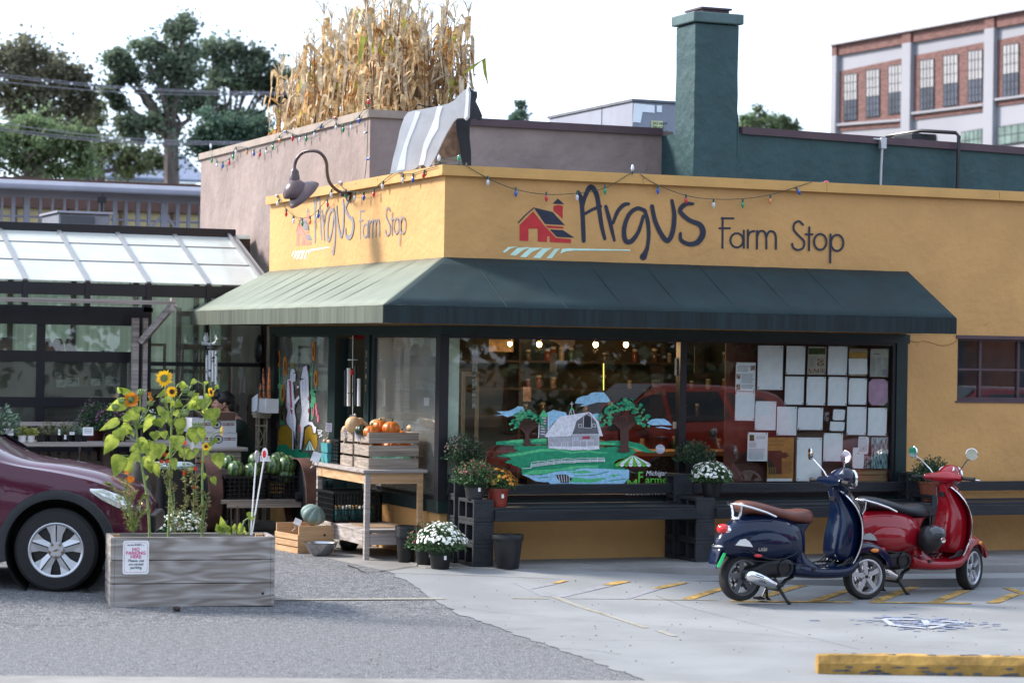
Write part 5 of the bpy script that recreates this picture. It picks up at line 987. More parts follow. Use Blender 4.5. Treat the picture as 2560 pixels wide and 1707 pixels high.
paint('dock', 'dark', [[(780,1035),(900,1030),(970,1075),(930,1120),(850,1120)]]); brush('dock_posts', 'white', [[(795+28*i, 1040),(815+24*i, 1110)] for i in range(6)], 6, smooth=False)
paint('silo', 'mid', [[(622,430),(718,430),(715,640),(700,645),(612,645)]]); brush('silo_edges', 'white', [[(622,430),(613,645)], [(716,430),(714,560)]] + [[(640,440+28*i),(690+R.uniform(-15, 5),442+28*i)] for i in range(7)], 9, smooth=False); paint('silo_roof', 'lime', [[(665,350),(720,428),(612,432)]])
paint('barn_wall', 'grey', [[(968,612),(1245,612),(1245,765),(968,780),(712,755),(708,640),(968,635)]]); paint('barn_gable', 'mid', [[(1010,470),(1135,385),(1215,470),(1245,612),(975,608)]])
paint('barn_roof', 'white', [[(675,632),(720,560),(770,500),(830,425),(1145,375),(1135,385),(1010,470),(985,560),(955,630),(700,640)], [(1135,380),(1155,380),(1240,470),(1288,630),(1250,628),(1215,480)]])
brush('barn_lines', 'white', [[(968,612),(1245,610)], [(970,615),(972,775)], [(1245,612),(1245,765)], [(1085,430),(1080,540),(1165,545),(1168,430),(1125,400)], [(1050,775),(1050,675),(1190,675),(1190,765)], [(1118,680),(1118,770)], [(1030,505),(1065,505),(1065,538),(1032,538),(1030,505)], [(1175,500),(1205,500),(1208,532),(1178,534),(1175,500)], [(990,645),(1020,645),(1018,672),(990,672),(990,645)], [(850,690),(850,755)], [(868,690),(868,755)], [(892,690),(895,755)], [(918,690),(918,755)], [(740,700),(762,700),(765,750)]], 6, smooth=False)
paint('barn_doorway', 'dark', [[(1090,430),(1125,405),(1163,432),(1160,540),(1086,536)]]); paint('barn_base', 'white', [rag([(720,735),(960,740),(1240,730),(1240,765),(970,778),(720,756)], 6, 5)])
brush('cupola', 'white', [[(930,415),(945,355),(975,355),(988,410)], [(950,365),(960,410)], [(960,270),(960,330)], [(945,290),(975,290)]], 6, smooth=False); paint('cupola_roof', 'lime', [[(960,318),(982,355),(940,355)]]); paint('barn_sign', 'red', [[(1072,630),(1150,628),(1150,658),(1072,660)]])
for cx, cy, sx, sy, trunk in ((490, 500, 175, 170, 720), (1510, 440, 250, 220, 790)):
 big = cx > 1000; brush('tree_branches', 'brown', [[(cx+R.uniform(-8, 8), cy+sy*.75), (cx+math.cos(a)*sx*.4, cy+sy*.3-math.sin(a)*sy*.3), (cx+math.cos(a)*sx*R.uniform(.75, .95), cy-math.sin(a)*sy*R.uniform(.6, .9))] for a in [PI*k/15 for k in range(16)]], 9 if big else 6)
 paint('tree_trunk', 'brown', [[(cx-(50 if big else 24), cy+sy*.62), (cx+(45 if big else 22), cy+sy*.62), (cx+(40 if big else 24), trunk-60), (cx+(60 if big else 45), trunk), (cx, trunk+12), (cx-(75 if big else 45), trunk), (cx-(40 if big else 22), trunk-70)]])
 for col_, n_, nm in (('green', 46 if big else 30, 'tree_leaves'), ('leaf', 50 if big else 34, 'tree_highlights')):
  for q in range(3):
   bl = []
   for k in range(n_//3):
    a = R.uniform(-.25, PI+.25); rr_ = R.uniform(.55, 1.05); bl.append(blob(cx+math.cos(a)*sx*rr_, cy+sy*.15-math.sin(a)*sy*rr_*1., (22 if col_ == 'green' else 14)*R.uniform(.7, 1.4), (18 if col_ == 'green' else 11)*R.uniform(.7, 1.4), 8))
   paint(nm, col_, bl)
brush('white_fence', 'white', [[(525,965),(530,905),(600,892),(685,890),(688,935)], [(695,930),(700,885),(760,875),(832,872),(834,915)], [(842,912),(845,868),(900,862),(980,868),(985,910)], [(990,905),(992,865),(1060,858),(1143,860),(1145,902)], [(1150,900),(1152,860),(1220,856),(1300,858),(1300,900)]] +
      [[(530,925+i*12),(685,905+i*12)] for i in range(3)] + [[(700,902+i*12),(832,888+i*12)] for i in range(3)] + [[(845,886+i*10),(982,886+i*10)] for i in range(3)] + [[(992,880+i*10),(1143,878+i*10)] for i in range(3)] + [[(1152,876+i*9),(1300,874+i*9)] for i in range(3)] + [[(435,968),(530,962)], [(600,900),(602,945)], [(1224,860),(1224,900)], [(765,880),(767,925)]], 6, smooth=False)
stall = thing('market_decal', 'green and white striped umbrella decal with Michigan Farmers lettering', 'window decal', PY(1600, 1170, .02))
cxs = [(1410+46*i) for i in range(9)]
for i in range(8):
 x0, x1 = cxs[i], cxs[i+1]; tx = 1595; col_ = 'bright' if i % 2 == 0 else 'white'; paint('umbrella_stripe', col_, [[(tx-14+28*i/8, 832), (tx-14+28*(i+1)/8, 832), (x1, 918), (x0, 918)]], par=stall)
 paint('umbrella_scallop', col_, [[(x0, 921), (x1, 921), (x1, 932), (x1-8, 945), ((x0+x1)/2, 950), (x0+8, 945), (x0, 932)]], par=stall)
def ftext(s_, size, x, y, col_, sx, fn=FMP, par=None, **k): mk[0] += 1; o = fn(x, y, mk[0]); return text_mesh(s_, size, (1, 0, 0), (0, 0, 1), o, pcol[col_], 'lettering', par or stall, ext=.0002, sx=sx, **k)
ftext('Michigan', .070, 1725, 1042, 'white', .92, shear=.25); ftext('F', .155, 1640, 1117, 'bright', .85, bold=.001); ftext('armers', .092, 1722, 1117, 'bright', 1.22, bold=.0008); ftext('M', .14, 1520, 1185, 'bright', 1.15); ftext('arket', .085, 1630, 1185, 'bright', 1.15); ftext('A S S O C I A T I O N', .036, 1515, 1247, 'white', 1.25)
mk[0] += 1; mb = MB(); q = [FMP(1878+50*math.cos(k*PI/12), 763+50*math.sin(k*PI/12), mk[0]) for k in range(24)]; mb.poly(q); o = mb.build('round_window_sticker', pcol['grey']); tag(o, 'small round grey sticker low on the right of the front pane', 'sticker')
mk[0] += 1; o2 = ftext('DSTA', .036, 1846, 775, 'white', .9, par=o)
# goats painted on the side window
goat = thing('goat_mural', 'two white goats standing upright among sunflowers painted on the side window', 'window painting', PX(750, 1100, .02))
def GP(x, y, o=0.): p = PX(660+x/4.357, 820+y/4.357, .0275); return Vector((.0275-.0003*o, p.y, p.z))
mk[0] = 0
g_ = dict(fn=GP, par=goat)
paint('hay_mounds', 'gold', [rag([(150,1290),(155,1110),(180,1070),(240,1055),(290,1080),(310,1120),(315,1330),(250,1310)], 4, 2), rag([(440,1290),(445,1110),(480,1070),(530,1060),(575,1100),(580,1280),(560,1330),(500,1200)], 4, 2)], **g_)
paint('grass', 'green', [rag([(130,1330),(150,1290),(200,1260),(250,1270),(300,1320),(370,1310),(420,1330),(500,1370),(495,1420),(150,1420)], 6, 3)], **g_)
brush('stalks', 'leaf', [[(165,430),(170,600),(175,1060)], [(195,540),(180,700),(185,1050)], [(530,380),(520,600),(520,1000)], [(565,630),(550,760),(530,980)]], 9, **g_)
paint('leaves', 'leaf', [blob(140,460,18,25), blob(160,630,40,25), blob(150,790,45,30), blob(180,820,35,25), blob(535,700,35,30), blob(540,780,30,40), blob(520,840,22,30), blob(215,920,14,40), blob(515,500,15,25), blob(200,1030,20,25), blob(560,690,18,22)], **g_)
for x, y, rx, ry in ((160,335,21,92),(232,415,18,112),(204,710,20,98),(540,255,17,112),(567,550,20,88)):
 paint('sunflower_petals', 'orange', [blob(x, y, rx, ry, 18, .08)], **g_); paint('sunflower_eye', 'brown', [blob(x, y, rx*.52, ry*.58, 12, .04)], **g_)
paint('foxgloves', 'pink', [blob(x, y, 9, 45, 9) for x, y in ((137,915),(188,905),(224,960),(142,1045),(540,910),(568,850),(577,920),(592,985))], **g_)
paint('goat_outline', 'dark', [[(252,560),(284,550),(284,480),(300,440),(335,440),(356,500),(350,590),(322,585),(335,700),(345,780),(385,720),(398,760),(345,840),(340,900),(362,1000),(352,1120),(350,1250),(345,1262),(332,1220),(330,1340),(310,1340),(305,1110),(250,1050),(240,990),(255,900),(240,880),(250,650)],
      [(386,560),(400,540),(430,400),(470,395),(492,500),(500,700),(504,900),(495,1010),(530,1015),(562,1060),(580,1070),(572,1150),(540,1150),(520,1070),(490,1055),(450,1080),(430,1230),(415,1345),(385,1345),(395,1200),(400,1100),(390,1050),(410,900),(400,800),(395,700)]], **g_)
paint('goat_bodies', 'white', [[(258,565),(290,552),(290,485),(304,446),(332,446),(350,500),(345,580),(318,590),(328,700),(338,790),(384,732),(390,760),(338,838),(336,905),(354,1000),(346,1120),(344,1215),(334,1120),(326,1110),(325,1330),(314,1330),(311,1110),(256,1045),(246,990),(262,900),(250,860),(254,650)],
      [(392,562),(408,548),(436,410),(466,404),(486,500),(494,700),(498,900),(489,1020),(530,1022),(556,1068),(574,1078),(566,1142),(545,1142),(527,1062),(490,1048),(440,1078),(422,1230),(408,1325),(392,1325),(402,1200),(406,1100),(398,1050),(418,900),(408,800),(402,700)]], **g_)
brush('goat_detail', 'grey', [[(330,600),(325,700),(322,790)], [(270,820),(300,860),(330,870)], [(300,900),(318,1000),(320,1100)], [(425,580),(430,700),(425,770)], [(460,550),(455,700),(450,760)], [(410,860),(450,855),(472,800)], [(440,880),(420,960),(408,1050)]], 4, **g_)
paint('goat_marks', 'dark', [blob(345,845,8,22), blob(398,820,9,26), blob(350,1240,10,22), blob(402,1335,16,14), blob(446,408,9,14), blob(482,430,9,32), blob(340,490,14,7), blob(404,555,9,24), blob(425,555,14,8)], **g_)
paint('goat_horns', 'gold', [[(300,378),(310,376),(318,430),(306,430)], [(320,380),(330,380),(334,430),(322,430)]], **g_); paint('goat_scarves', 'red', [[(272,570),(300,575),(308,780),(315,860),(292,880),(292,800),(280,600)], [(240,820),(254,760),(250,880),(242,880)], [(290,880),(318,890),(315,945),(298,920)], blob(396,1100,10,50), blob(492,900,7,30), blob(490,770,5,28)], **g_)
paint('glass_in_hoof', 'brown', [[(365,640),(385,640),(380,725),(368,725)]], **g_); paint('glass_foam', 'white', [[(363,630),(387,630),(385,655),(365,655)]], **g_)
for i in range(6): paint('tent_stripe', 'white' if i % 2 else 'leaf', [[(500+i, 1225), (502+i, 1225), (445+19*(i+1), 1330), (445+19*i, 1330)]], **g_)
brush('scribble', 'white', [[(590,1110),(640,1120),(600,1150),(640,1165),(610,1185)], [(595,1125),(630,1145)]], 6, **g_)
# ============================================================ BENCH OF CONCRETE BLOCKS AND PLANKS
blk = mat('black_painted_block', (.022, .024, .030), .6, .2, 9, .5, 45, grime=.2)
bench = thing('block_bench', 'long black bench of concrete blocks and planks under the shop window', 'bench', (.2, -.4, .158))
def cblock(x, y, z, name='concrete_block'):                       # hollow block, cores open towards -x / +x
 W_, D_, H_ = .195, .40, .20; mb = MB(); w_ = .032
 mb.box((x, y, z), (x+W_, y+D_, z+w_)); mb.box((x, y, z+H_-w_), (x+W_, y+D_, z+H_))
 for a, b in ((0, w_), (D_/2-w_/2, D_/2+w_/2), (D_-w_, D_)): mb.box((x+.0, y+a, z+w_), (x+W_, y+b, z+H_-w_))
 mb.box((x+.09, y+w_, z+w_), (x+.105, y+D_-w_, z+H_-w_))
 return mb.build(name, blk, bench, bevel=.004)
for sx, f_ in ((.095, 3), (2.33, 3), (4.90, 3), (7.4, 3)):
 for i in range(3): cblock(sx, -.62, .158+.2015*i)
 for i in range(4):
  if i != 2 or True: cblock(sx-.02, -.215, .158+.2015*i) if False else None
 for i in range(4):
  mb = MB(); x, y, z = sx-.03, -.21, .158+.2015*i
  for q in (((0, 0, 0), (.195, .19, .03)), ((0, 0, .17), (.195, .19, .20)), ((0, 0, .03), (.195, .03, .17)), ((0, .16, .03), (.195, .19, .17))): mb.box((x+q[0][0], y+q[0][1], z+q[0][2]), (x+q[1][0], y+q[1][1], z+q[1][2]))
  mb.build('concrete_block', blk, bench, bevel=.004)
xs = ((.29, 2.33), (2.525, 4.90), (5.095, 7.4), (7.6, 12))
for i, (a, b) in enumerate(xs):
 for nm, q0, q1 in (('seat_plank', (a, -.655, .565), (b, -.615, .665)), ('seat_plank', (a, -.61, .655), (b, -.47, .69)), ('seat_plank', (a, -.46, .655), (b, -.32, .69)), ('back_plank', (a, -.16, .775), (b, -.12, .868)), ('back_plank', (a, -.215, .62), (b, -.175, .70))):
  mb = MB(); mb.box(q0, q1); mb.build(nm, M['black_wood'], bench, bevel=.004)
for a, b in ((.06, 2.3), (2.53, 4.87)): pass
# ============================================================ POTTED CHRYSANTHEMUMS
lm = mat('mum_leaf', (.035, .085, .030), .55, .4, 25, col2=(.075, .15, .05)); lm2 = mat('dark_mum_leaf', (.022, .048, .026), .55, .4, 25, col2=(.045, .09, .04))
fcol = dict(white=(.72, .72, .66), burgundy=(.13, .012, .022), dark=(.065, .018, .028), orange=(.55, .19, .02), yellow=(.70, .38, .03), purple=(.17, .03, .11), green=(.10, .16, .05), red=(.20, .01, .02))
fm = {k: mat('petal_'+k, v, .6, .25, 40) for k, v in fcol.items()}
pots = dict(black=M['black_plastic'], grey=mat('dark_grey_pot', (.035, .034, .036), .45, .1, 8), red=mat('red_pot', (.24, .035, .022), .35, .1, 8), terracotta=mat('terracotta_pot', (.22, .06, .03), .7, .2, 8), brown=mat('maroon_pot', (.09, .018, .015), .4))
def mum(label, loc, pr, ph, cr, chh, fc, pot='black', dens=1., fdens=1., fs=.014, mixed=None, leaf=None, seed=0, lay=0., tagp=True, fmin=.15):
 rnd = random.Random(seed+int(loc[0]*100)+int(loc[1]*10)); x, y, z = loc; t = thing('potted_chrysanthemum', label, 'potted flowers', loc, 0, 'potted chrysanthemums')
 mb = MB(); mb.lathe([(pr*.74, 0), (pr*.78, .01), (pr*.96, ph-.025), (pr*1.06, ph-.025), (pr*1.06, ph), (pr*.94, ph), (pr*.9, ph-.03), (.001, ph-.03)], loc, n=22); mb.build('pot', pots[pot], t, smooth=True)
 cz = z+ph+chh*.12; mb = MB(); n = int(1500*dens*(cr/.2)**2)
 def sp(k, e): # point on dome
  a = rnd.random()*6.283; u = rnd.uniform(-.28, 1)**1 if False else rnd.uniform(-.3, 1); s_ = math.sqrt(max(0, 1-u*u)); lump = 1+.07*math.sin(5*a+seed)+.06*math.sin(9*u+3*a)
  return Vector((x+cr*s_*math.cos(a)*k*lump, y+cr*s_*math.sin(a)*k*lump, cz+chh*(u if u > 0 else u*.55)*k*lump)), Vector((s_*math.cos(a), s_*math.sin(a), u+.2)).normalized(), u
 for i in range(n):
  p, nn, u = sp(rnd.uniform(.62, 1.02), 0); d = (nn+Vector((rnd.gauss(0, .6), rnd.gauss(0, .6), rnd.gauss(0, .5)+.3))).normalized(); s_ = d.orthogonal().normalized()
  s_ = (s_*math.cos(i)+d.cross(s_)*math.sin(i)); L = rnd.uniform(.016, .034); mb.add([p, p+d*L*.5+s_*L*.28, p+d*L, p+d*L*.5-s_*L*.28], [(0, 1, 2, 3)])
 mb.build('foliage', leaf or lm, t)
 mb = MB(); core = MB(); core.ball((x, y, cz+chh*.05), (cr*.66, cr*.66, chh*.62), 12, 8); 
 for i in range(12): a = rnd.random()*6.28; core.tube([(x, y, z+ph-.03), (x+cr*.6*math.cos(a), y+cr*.6*math.sin(a), cz+chh*.2)], .003, 4)
 core.build('stems', mat('inner_green', (.012, .028, .012), .9) if 'inner_green' not in bpy.data.materials else bpy.data.materials['inner_green'], t)
 nf = int(190*fdens*(cr/.2)**2)
 for i in range(nf):
  p, nn, u = sp(1.03, 0)
  if u < fmin: continue
  if lay and rnd.random() < lay: continue
  nn = (nn+Vector((rnd.gauss(0, .25), rnd.gauss(0, .25), .1))).normalized(); s_ = fs*rnd.uniform(.55, 1.25); a0 = nn.orthogonal().normalized(); b0 = nn.cross(a0); m_ = 7
  if mixed: mb.m = rnd.choice(mixed)
  vs = [p+nn*s_*.45]; 
  for k in range(2*m_): an = PI*k/m_; rr_ = s_*(1 if k % 2 else .72); vs.append(p+(a0*math.cos(an)+b0*math.sin(an))*rr_ + nn*s_*(.25 if k % 2 == 0 else .12))
  vs.append(p-nn*s_*.3); mb.add(vs, [(0, 1+k, 1+(k+1) % (2*m_)) for k in range(2*m_)]+[(2*m_+1, 1+(k+1) % (2*m_), 1+k) for k in range(2*m_)])
 if mb.v: mb.build('blossoms', [fm[c] for c in fc] if isinstance(fc, (list, tuple)) else fm[fc], t)
 if tagp: mb = MB(); pp = Vector((x, y, z+ph*.6))-_f*(pr*.96)+_r*(pr*.45); mb.cbox(pp, (.022, .003, .035), Matrix.Rotation(-TH, 3, 'Z')); mb.build('price_sticker', M['white'], t)
 return t
def at(px, y, z): p = PY(px, 1000, y); q = PY(px, 1400, y); return ((p.x+(q.x-p.x)*((2.13-z-.1)/2.)) , y, z)
B4 = .158+4*.2015+.0; B3 = .158+3*.2015
mum('dusky burgundy mum on the tall blocks at the left end of the bench', at(1160, -.14, B4), .085, .14, .185, .20, 'dark', 'grey', leaf=lm2, fdens=1.1, fs=.011, tagp=False)
mum('deep red mum in a dark grey pot on the bench end blocks', at(1186, -.50, B3), .10, .15, .20, .17, 'burgundy', 'grey', fdens=1.1, fs=.014, fmin=.3)
mum('orange and yellow mum in a shiny red pot on the bench', at(1244, -.50, .69), .10, .17, .155, .15, ['orange', 'yellow'], 'red', mixed=[0, 0, 1], fdens=1.8, fs=.018, seed=3)
mum('round white mum in a black pot on the ground by the block bench', at(1101, -.66, .155), .105, .175, .215, .20, 'white', fdens=2.0, fs=.017, seed=4)
mum('burgundy mum on the ground, tucked behind the white one', at(1064, -.28, .155), .10, .16, .17, .18, 'burgundy', fdens=.9, fs=.013, seed=5)
mum('dark unopened mum on the tall blocks in the middle of the bench', at(1736, -.12, B4), .10, .12, .19, .16, 'dark', 'black', leaf=lm2, fdens=.8, fs=.009, seed=6, tagp=False)
mum('white mum in a square black pot on the middle bench blocks', at(1778, -.50, B3), .10, .15, .19, .15, 'white', fdens=1.5, fs=.016, seed=7, tagp=False)
mum('leafy green mum in a terracotta pot behind the red scooter', at(2328, -.42, .69), .13, .20, .205, .20, 'green', 'terracotta', leaf=lm2, fdens=.5, fs=.008, seed=8, tagp=False)
mum('white mum in a black pot on the ground behind the planter', at(400, 1.6, .15), .12, .17, .19, .16, 'white', fdens=1.3, fs=.017, seed=9)
mum('second white mum behind the planter, right of the first', at(456, 1.7, .15), .12, .17, .20, .17, 'white', fdens=1.6, fs=.017, seed=10)
# buckets and pots
def bucket(label, loc, r, h, m_=None, name='plastic_pot', stack=0, group=None):
 t = thing(name, label, 'bucket' if name == 'bucket' else 'pot', loc, 0, group); mb = MB(); mb.lathe([(r*.76, 0), (r*.78, .005), (r*.97, h-.04), (r*1.04, h-.04), (r*1.06, h-.012), (r*1.02, h), (r*.94, h), (r*.9, h-.05), (r*.72, .02), (.001, .02)], loc, n=28); mb.build('body', m_ or M['black_plastic'], t, smooth=True)
 mb = MB(); mb.lathe([(r*1.02, h-.008), (r*1.06, h-.004), (r*1.05, h+.004), (r*.96, h+.003)], loc, n=28, caps=False); mb.build('rim', M['black_plastic'], t, smooth=True); return t
bucket('empty black plastic bucket on the sidewalk in front of the bench', at(1269, -.80, .158), .135, .30, name='bucket')
for i in range(4): bucket(('lowest of the nested black pots beside the table', 'second nested black pot from the bottom beside the table', 'third nested black pot from the bottom beside the table', 'topmost nested black pot beside the table leg')[i], at(1017, .05, .155+.022*i), .105-.000*i, .26, group='nested black nursery pots')
bucket('small black pot lying in the shade under the table shelf', at(872, 1.4, .15), .09, .09)
# ============================================================ PRODUCE TABLE
tb_ = thing('produce_table', 'tall raw wood table with a lower shelf beside the shop corner', 'table', (-.60, .31, .15)); TX0, TX1, TY0, TY1, TZ = -.62, -.055, .31, 1.80, .985
for nm, x, y, m_ in (('leg', TX0, TY0, 'grey_wood'), ('leg', TX1-.045, TY0, 'fresh_wood'), ('leg', TX0, TY1-.05, 'grey_wood'), ('leg', TX1-.045, TY1-.05, 'fresh_wood')):
 mb = MB(); mb.box((x, y, .15), (x+.05, y+.045, TZ-.03)); mb.build('leg', M[m_], tb_, bevel=.003)
mb = MB(); mb.box((TX0-.03, TY0-.03, TZ-.03), (TX1+.035, TY1+.04, TZ)); mb.build('table_top', M['grey_wood'], tb_, bevel=.004)
mb = MB(); mb.box((TX0+.003, TY0+.045, TZ-.13), (TX0+.022, TY1-.05, TZ-.031)); mb.build('apron', M['fresh_wood'], tb_)
mb = MB(); mb.box((TX0+.05, TY0+.003, TZ-.13), (TX1-.045, TY0+.022, TZ-.031)); mb.build('apron', M['fresh_wood'], tb_)
mb = MB(); mb.box((TX0-.005, TY0+.04, .41), (TX1, TY1, .43)); mb.box((TX0-.002, TY0+.045, .395), (TX1, TY1, .409)); mb.build('shelf', M['grey_wood'], tb_, bevel=.003)
mb = MB(); mb.box((TX0-.004, TY0+.046, .29), (TX0+.014, TY1-.05, .394)); mb.build('shelf_rail', M['grey_wood'], tb_)
mb = MB(); mb.box((TX0+.051, TY0-.002, .29), (TX1-.046, TY0+.016, .394)); mb.build('shelf_rail', M['grey_wood'], tb_)
mb = MB(); mb.prism([(-.55, .55, .431), (-.12, .48, .431), (-.08, 1.0, .431), (-.5, 1.15, .431)], (0, 0, .006)); tag(mb.build('cardboard_sheet', mat('thin_board', (.25, .17, .11), .8)), 'thin brown board lying on the lower table shelf', 'board')
def slat_crate(label, x0, x1, y0, y1, z0, h, m_, nsl=3, solid_front=False, group=None, gap=.022):
 t = thing('slatted_crate', label, 'crate', (x0, y0, z0), 0, group); sh_ = (h-gap*(nsl-1))/nsl; th = .012
 for i in range(nsl):
  z = z0+i*(sh_+gap)
  for q in (((x0, y0, z), (x1, y0+th, z+sh_)), ((x0, y1-th, z), (x1, y1, z+sh_))): mb = MB(); mb.box(*q); mb.build('slat', m_, t, bevel=.002)
 for x in (x0, x1-.02):
  for i in range(nsl): z = z0+i*(sh_+gap)+ (.001); mb = MB(); mb.box((x+(-.001 if x == x0 else 0), y0+th+.001, z), (x+.02, y1-th-.001, z+sh_-.001)); mb.build('end_board', m_, t, bevel=.002)
  for y in (y0+th+.001, y1-th-.022): mb = MB(); mb.box((x+.021 if x == x0 else x-.021, y, z0+.013), (x+.04 if x == x0 else x-.002, y+.02, z0+h-.002)); mb.build('corner_post', m_, t)
 mb = MB(); mb.box((x0+.02, y0+th+.001, z0+.001), (x1-.021, y1-th-.001, z0+.012)); mb.build('bottom', m_, t); return t
slat_crate('weathered grey slat crate full of pumpkins on the table', -.555, -.06, .42, .84, TZ, .34, M['old_wood'], 3)
slat_crate('smaller weathered slat crate of squash behind the pumpkin crate', -.56, -.12, .88, 1.24, TZ, .33, M['old_wood'], 3)
def gourd(label, c, r, col, name='pumpkin', ribs=9, sq=.78, stem=True, depth=.09, group=None, rotx=0):
 t = thing(name, label, name, Vector(c)-Vector((0, 0, r*sq)), 0, group); rm_ = Matrix.Rotation(rotx, 3, 'X') @ Matrix.Rotation(rotx*.6, 3, 'Y'); mb = MB()
 mb.ball(c, (r, r, r*sq), 54, 14, rm_, bump=lambda a, t_: (1-depth*abs(math.cos(ribs*a/2))**6)*(1-.12*(1 if t_ > 2.8 or t_ < .35 else 0))); mb.build('flesh', col, t, smooth=True)
 if stem: mb = MB(); p = Vector(c)+rm_ @ Vector((0, 0, r*sq*.86)); q = p+rm_ @ Vector((.01, .004, r*.42)); mb.tube([p, p.lerp(q, .5), q], [r*.2, r*.12, r*.15], 7); mb.build('stem', mat('stem_green', (.09, .085, .03), .8) if 'stem_green' not in bpy.data.materials else bpy.data.materials['stem_green'], t, smooth=True)
 return t
om_ = mat('pumpkin_orange', (.60, .16, .025), .38, .14, 7); tn = mat('butternut_tan', (.52, .33, .17), .5, .12, 7); dg = mat('acorn_green', (.025, .045, .02), .4, .3, 15); bl = mat('blue_squash', (.17, .24, .22), .6, .15, 10)
for i, (px, py, y, r, l) in enumerate(((928,1080,.52,.078,'orange pumpkin at the front left of the grey crate'),(978,1071,.54,.087,'large bright orange pumpkin at the front right of the grey crate'),(950,1065,.70,.07,'paler orange pumpkin between and behind the two front ones'),(1003,1090,.64,.07,'low orange pumpkin at the right end of the crate'))):
 c = PY(px, py, y); gourd(l, c, r, om_, group='pumpkins in the grey crate')
for i, (x, y) in enumerate(((-.44, .55), (-.29, .55), (-.16, .56), (-.42, .72), (-.25, .73))): gourd(('left', 'second', 'right', 'back left', 'back middle')[i]+' orange pumpkin deep down inside the grey slat crate', (x, y, TZ+.20), .075, om_, group='pumpkins in the grey crate')
mb = MB(); mb.box((-.53, .435, TZ+.075), (-.14, .45, TZ+.16)); tag(mb.build('green_cloth', mat('green_bag', (.12, .45, .09), .4, .5, 7, col2=(.4, .6, .5))), 'bright green and white bag showing through the crate slats', 'bag')
for i, (px, py, y, r, l, sq) in enumerate(((883,1062,.92,.078,'tan butternut squash on top at the left of the squash crate',1.05),(905,1066,1.02,.065,'smaller tan squash beside the butternut',.8),(868,1075,1.12,.055,'tan squash behind the white price tag',.9),(942,1060,1.1,.07,'pale tan squash behind the middle pumpkin',.7),(1035,1070,.95,.075,'tan squash at the far right behind the crate',.6))):
 c = PY(px, py, y); t = gourd(l, c, r, tn, 'squash', 6, sq, False, .03, 'tan squashes on the table')
 if i in (0, 3): mb = MB(); mb.ball(c+Vector((.05, .03, .02)), (r*.55, r*.55, r*.9), 16, 8, Matrix.Rotation(1.1, 3, 'Y')); mb.build('neck', tn, t, smooth=True)
gourd('dark green acorn squash beside the orange pumpkins', PY(903, 1075, .62), .06, dg, 'squash', 10, .85, False, .12)
for px, py, l in ((880, 1042, 'left'), (1012, 1054, 'middle'), (1026, 1058, 'right')):
 c = PY(px, py, 1.2); t = thing('toy_cow', 'tiny black and white toy cow behind the produce crates, ' + l, 'toy', c, 0, 'toy cows behind the crates'); mb = MB(); mb.ball(c, (.03, .016, .02), 10, 6); mb.ball(c+Vector((.03, 0, .02)), (.014, .011, .013), 8, 6); [mb.cyl(c+Vector((dx, dy, -.01)), c+Vector((dx, dy, -.045)), .005, n=6) for dx in (-.02, .02) for dy in (-.008, .008)]; mb.build('body', mat('cow_patch', (.015, .015, .015), .5, 0, 35, col2=(.7, .7, .7), mixlo=.5, mixhi=.52), t, smooth=True)
def mesh_crate(label, x0, x1, y0, y1, z0, h, nx=9, ny=8, nz=5, name='plastic_crate', rot=None):
 t = thing(name, label, 'crate', (x0, y0, z0)); mb = MB(); b = .008
 for (a0, a1, fx, fixv) in ((x0, x1, 0, y0), (x0, x1, 0, y1), (y0, y1, 1, x0), (y0, y1, 1, x1)):
  n_ = nx if fx == 0 else ny
  for i in range(n_+1):
   u = a0+(a1-a0)*i/n_; q = (u, fixv) if fx == 0 else (fixv, u); mb.box((q[0]-b*.6, q[1]-b*.6, z0), (q[0]+b*.6, q[1]+b*.6, z0+h-.012))
  for k in range(nz):
   z = z0+.008+(h-.03)*k/nz; w_ = b*.5
   if fx == 0: mb.box((a0+b, fixv-w_, z), (a1-b, fixv+w_, z+.008))
   else: mb.box((fixv-w_, a0+b, z), (fixv+w_, a1-b, z+.008))
 mb.build('lattice', M['black_plastic'], t); mb = MB(); e = .012
 for q in (((x0-e, y0-e), (x1+e, y0+.008)), ((x0-e, y1-.008), (x1+e, y1+e)), ((x0-e, y0+.0085), (x0+.008, y1-.0085)), ((x1-.008, y0+.0085), (x1+e, y1-.0085))): mb.box((q[0][0], q[0][1], z0+h-.022), (q[1][0], q[1][1], z0+h))
 mb.build('rim', M['black_plastic'], t); mb = MB(); mb.box((x0+.008, y0+.008, z0+.001), (x1-.008, y1-.008, z0+.01)); mb.build('bottom', M['black_plastic'], t); return t
mesh_crate('small black lattice crate between the squash crate and berry boxes', -.555, -.3, 1.30, 1.62, TZ, .24, 5, 6, 6)
mesh_crate('large black lattice crate of jars on the lower table shelf', -.62, -.14, 1.22, 1.80, .437, .29, 14, 16, 5)
for i in range(10):
 x, y = -.56+.085*(i % 5), 1.32+.13*(i//5); t = thing('salsa_jar', 'teal labelled jar inside the lower black crate, ' + ('front' if i < 5 else 'back') + ' row, ' + ('first', 'second', 'third', 'fourth', 'fifth')[i % 5] + ' from the left', 'jar', (x, y, .45), 0, 'jars in the lower crate'); mb = MB(); mb.lathe([(.035, 0), (.037, .01), (.037, .1), (.03, .11)], (x, y, .45), n=12); mb.build('glass_body', mat('teal_label', (.03, .2, .2), .4, .5, 30) if 'teal_label' not in bpy.data.materials else bpy.data.materials['teal_label'], t, smooth=True)
 mb = MB(); mb.lathe([(.034, .11), (.034, .13), (.001, .131)], (x, y, .45), n=12); mb.build('lid', M['white'] if i % 2 else mat('amber_lid', (.5, .3, .1), .4) if 'amber_lid' not in bpy.data.materials else bpy.data.materials['amber_lid'], t)
bm_ = mat('blue_berry_box', (.05, .23, .25), .6, .2, 12); gl_ = mat('garlic_skin', (.55, .38, .26), .6, .2, 25)
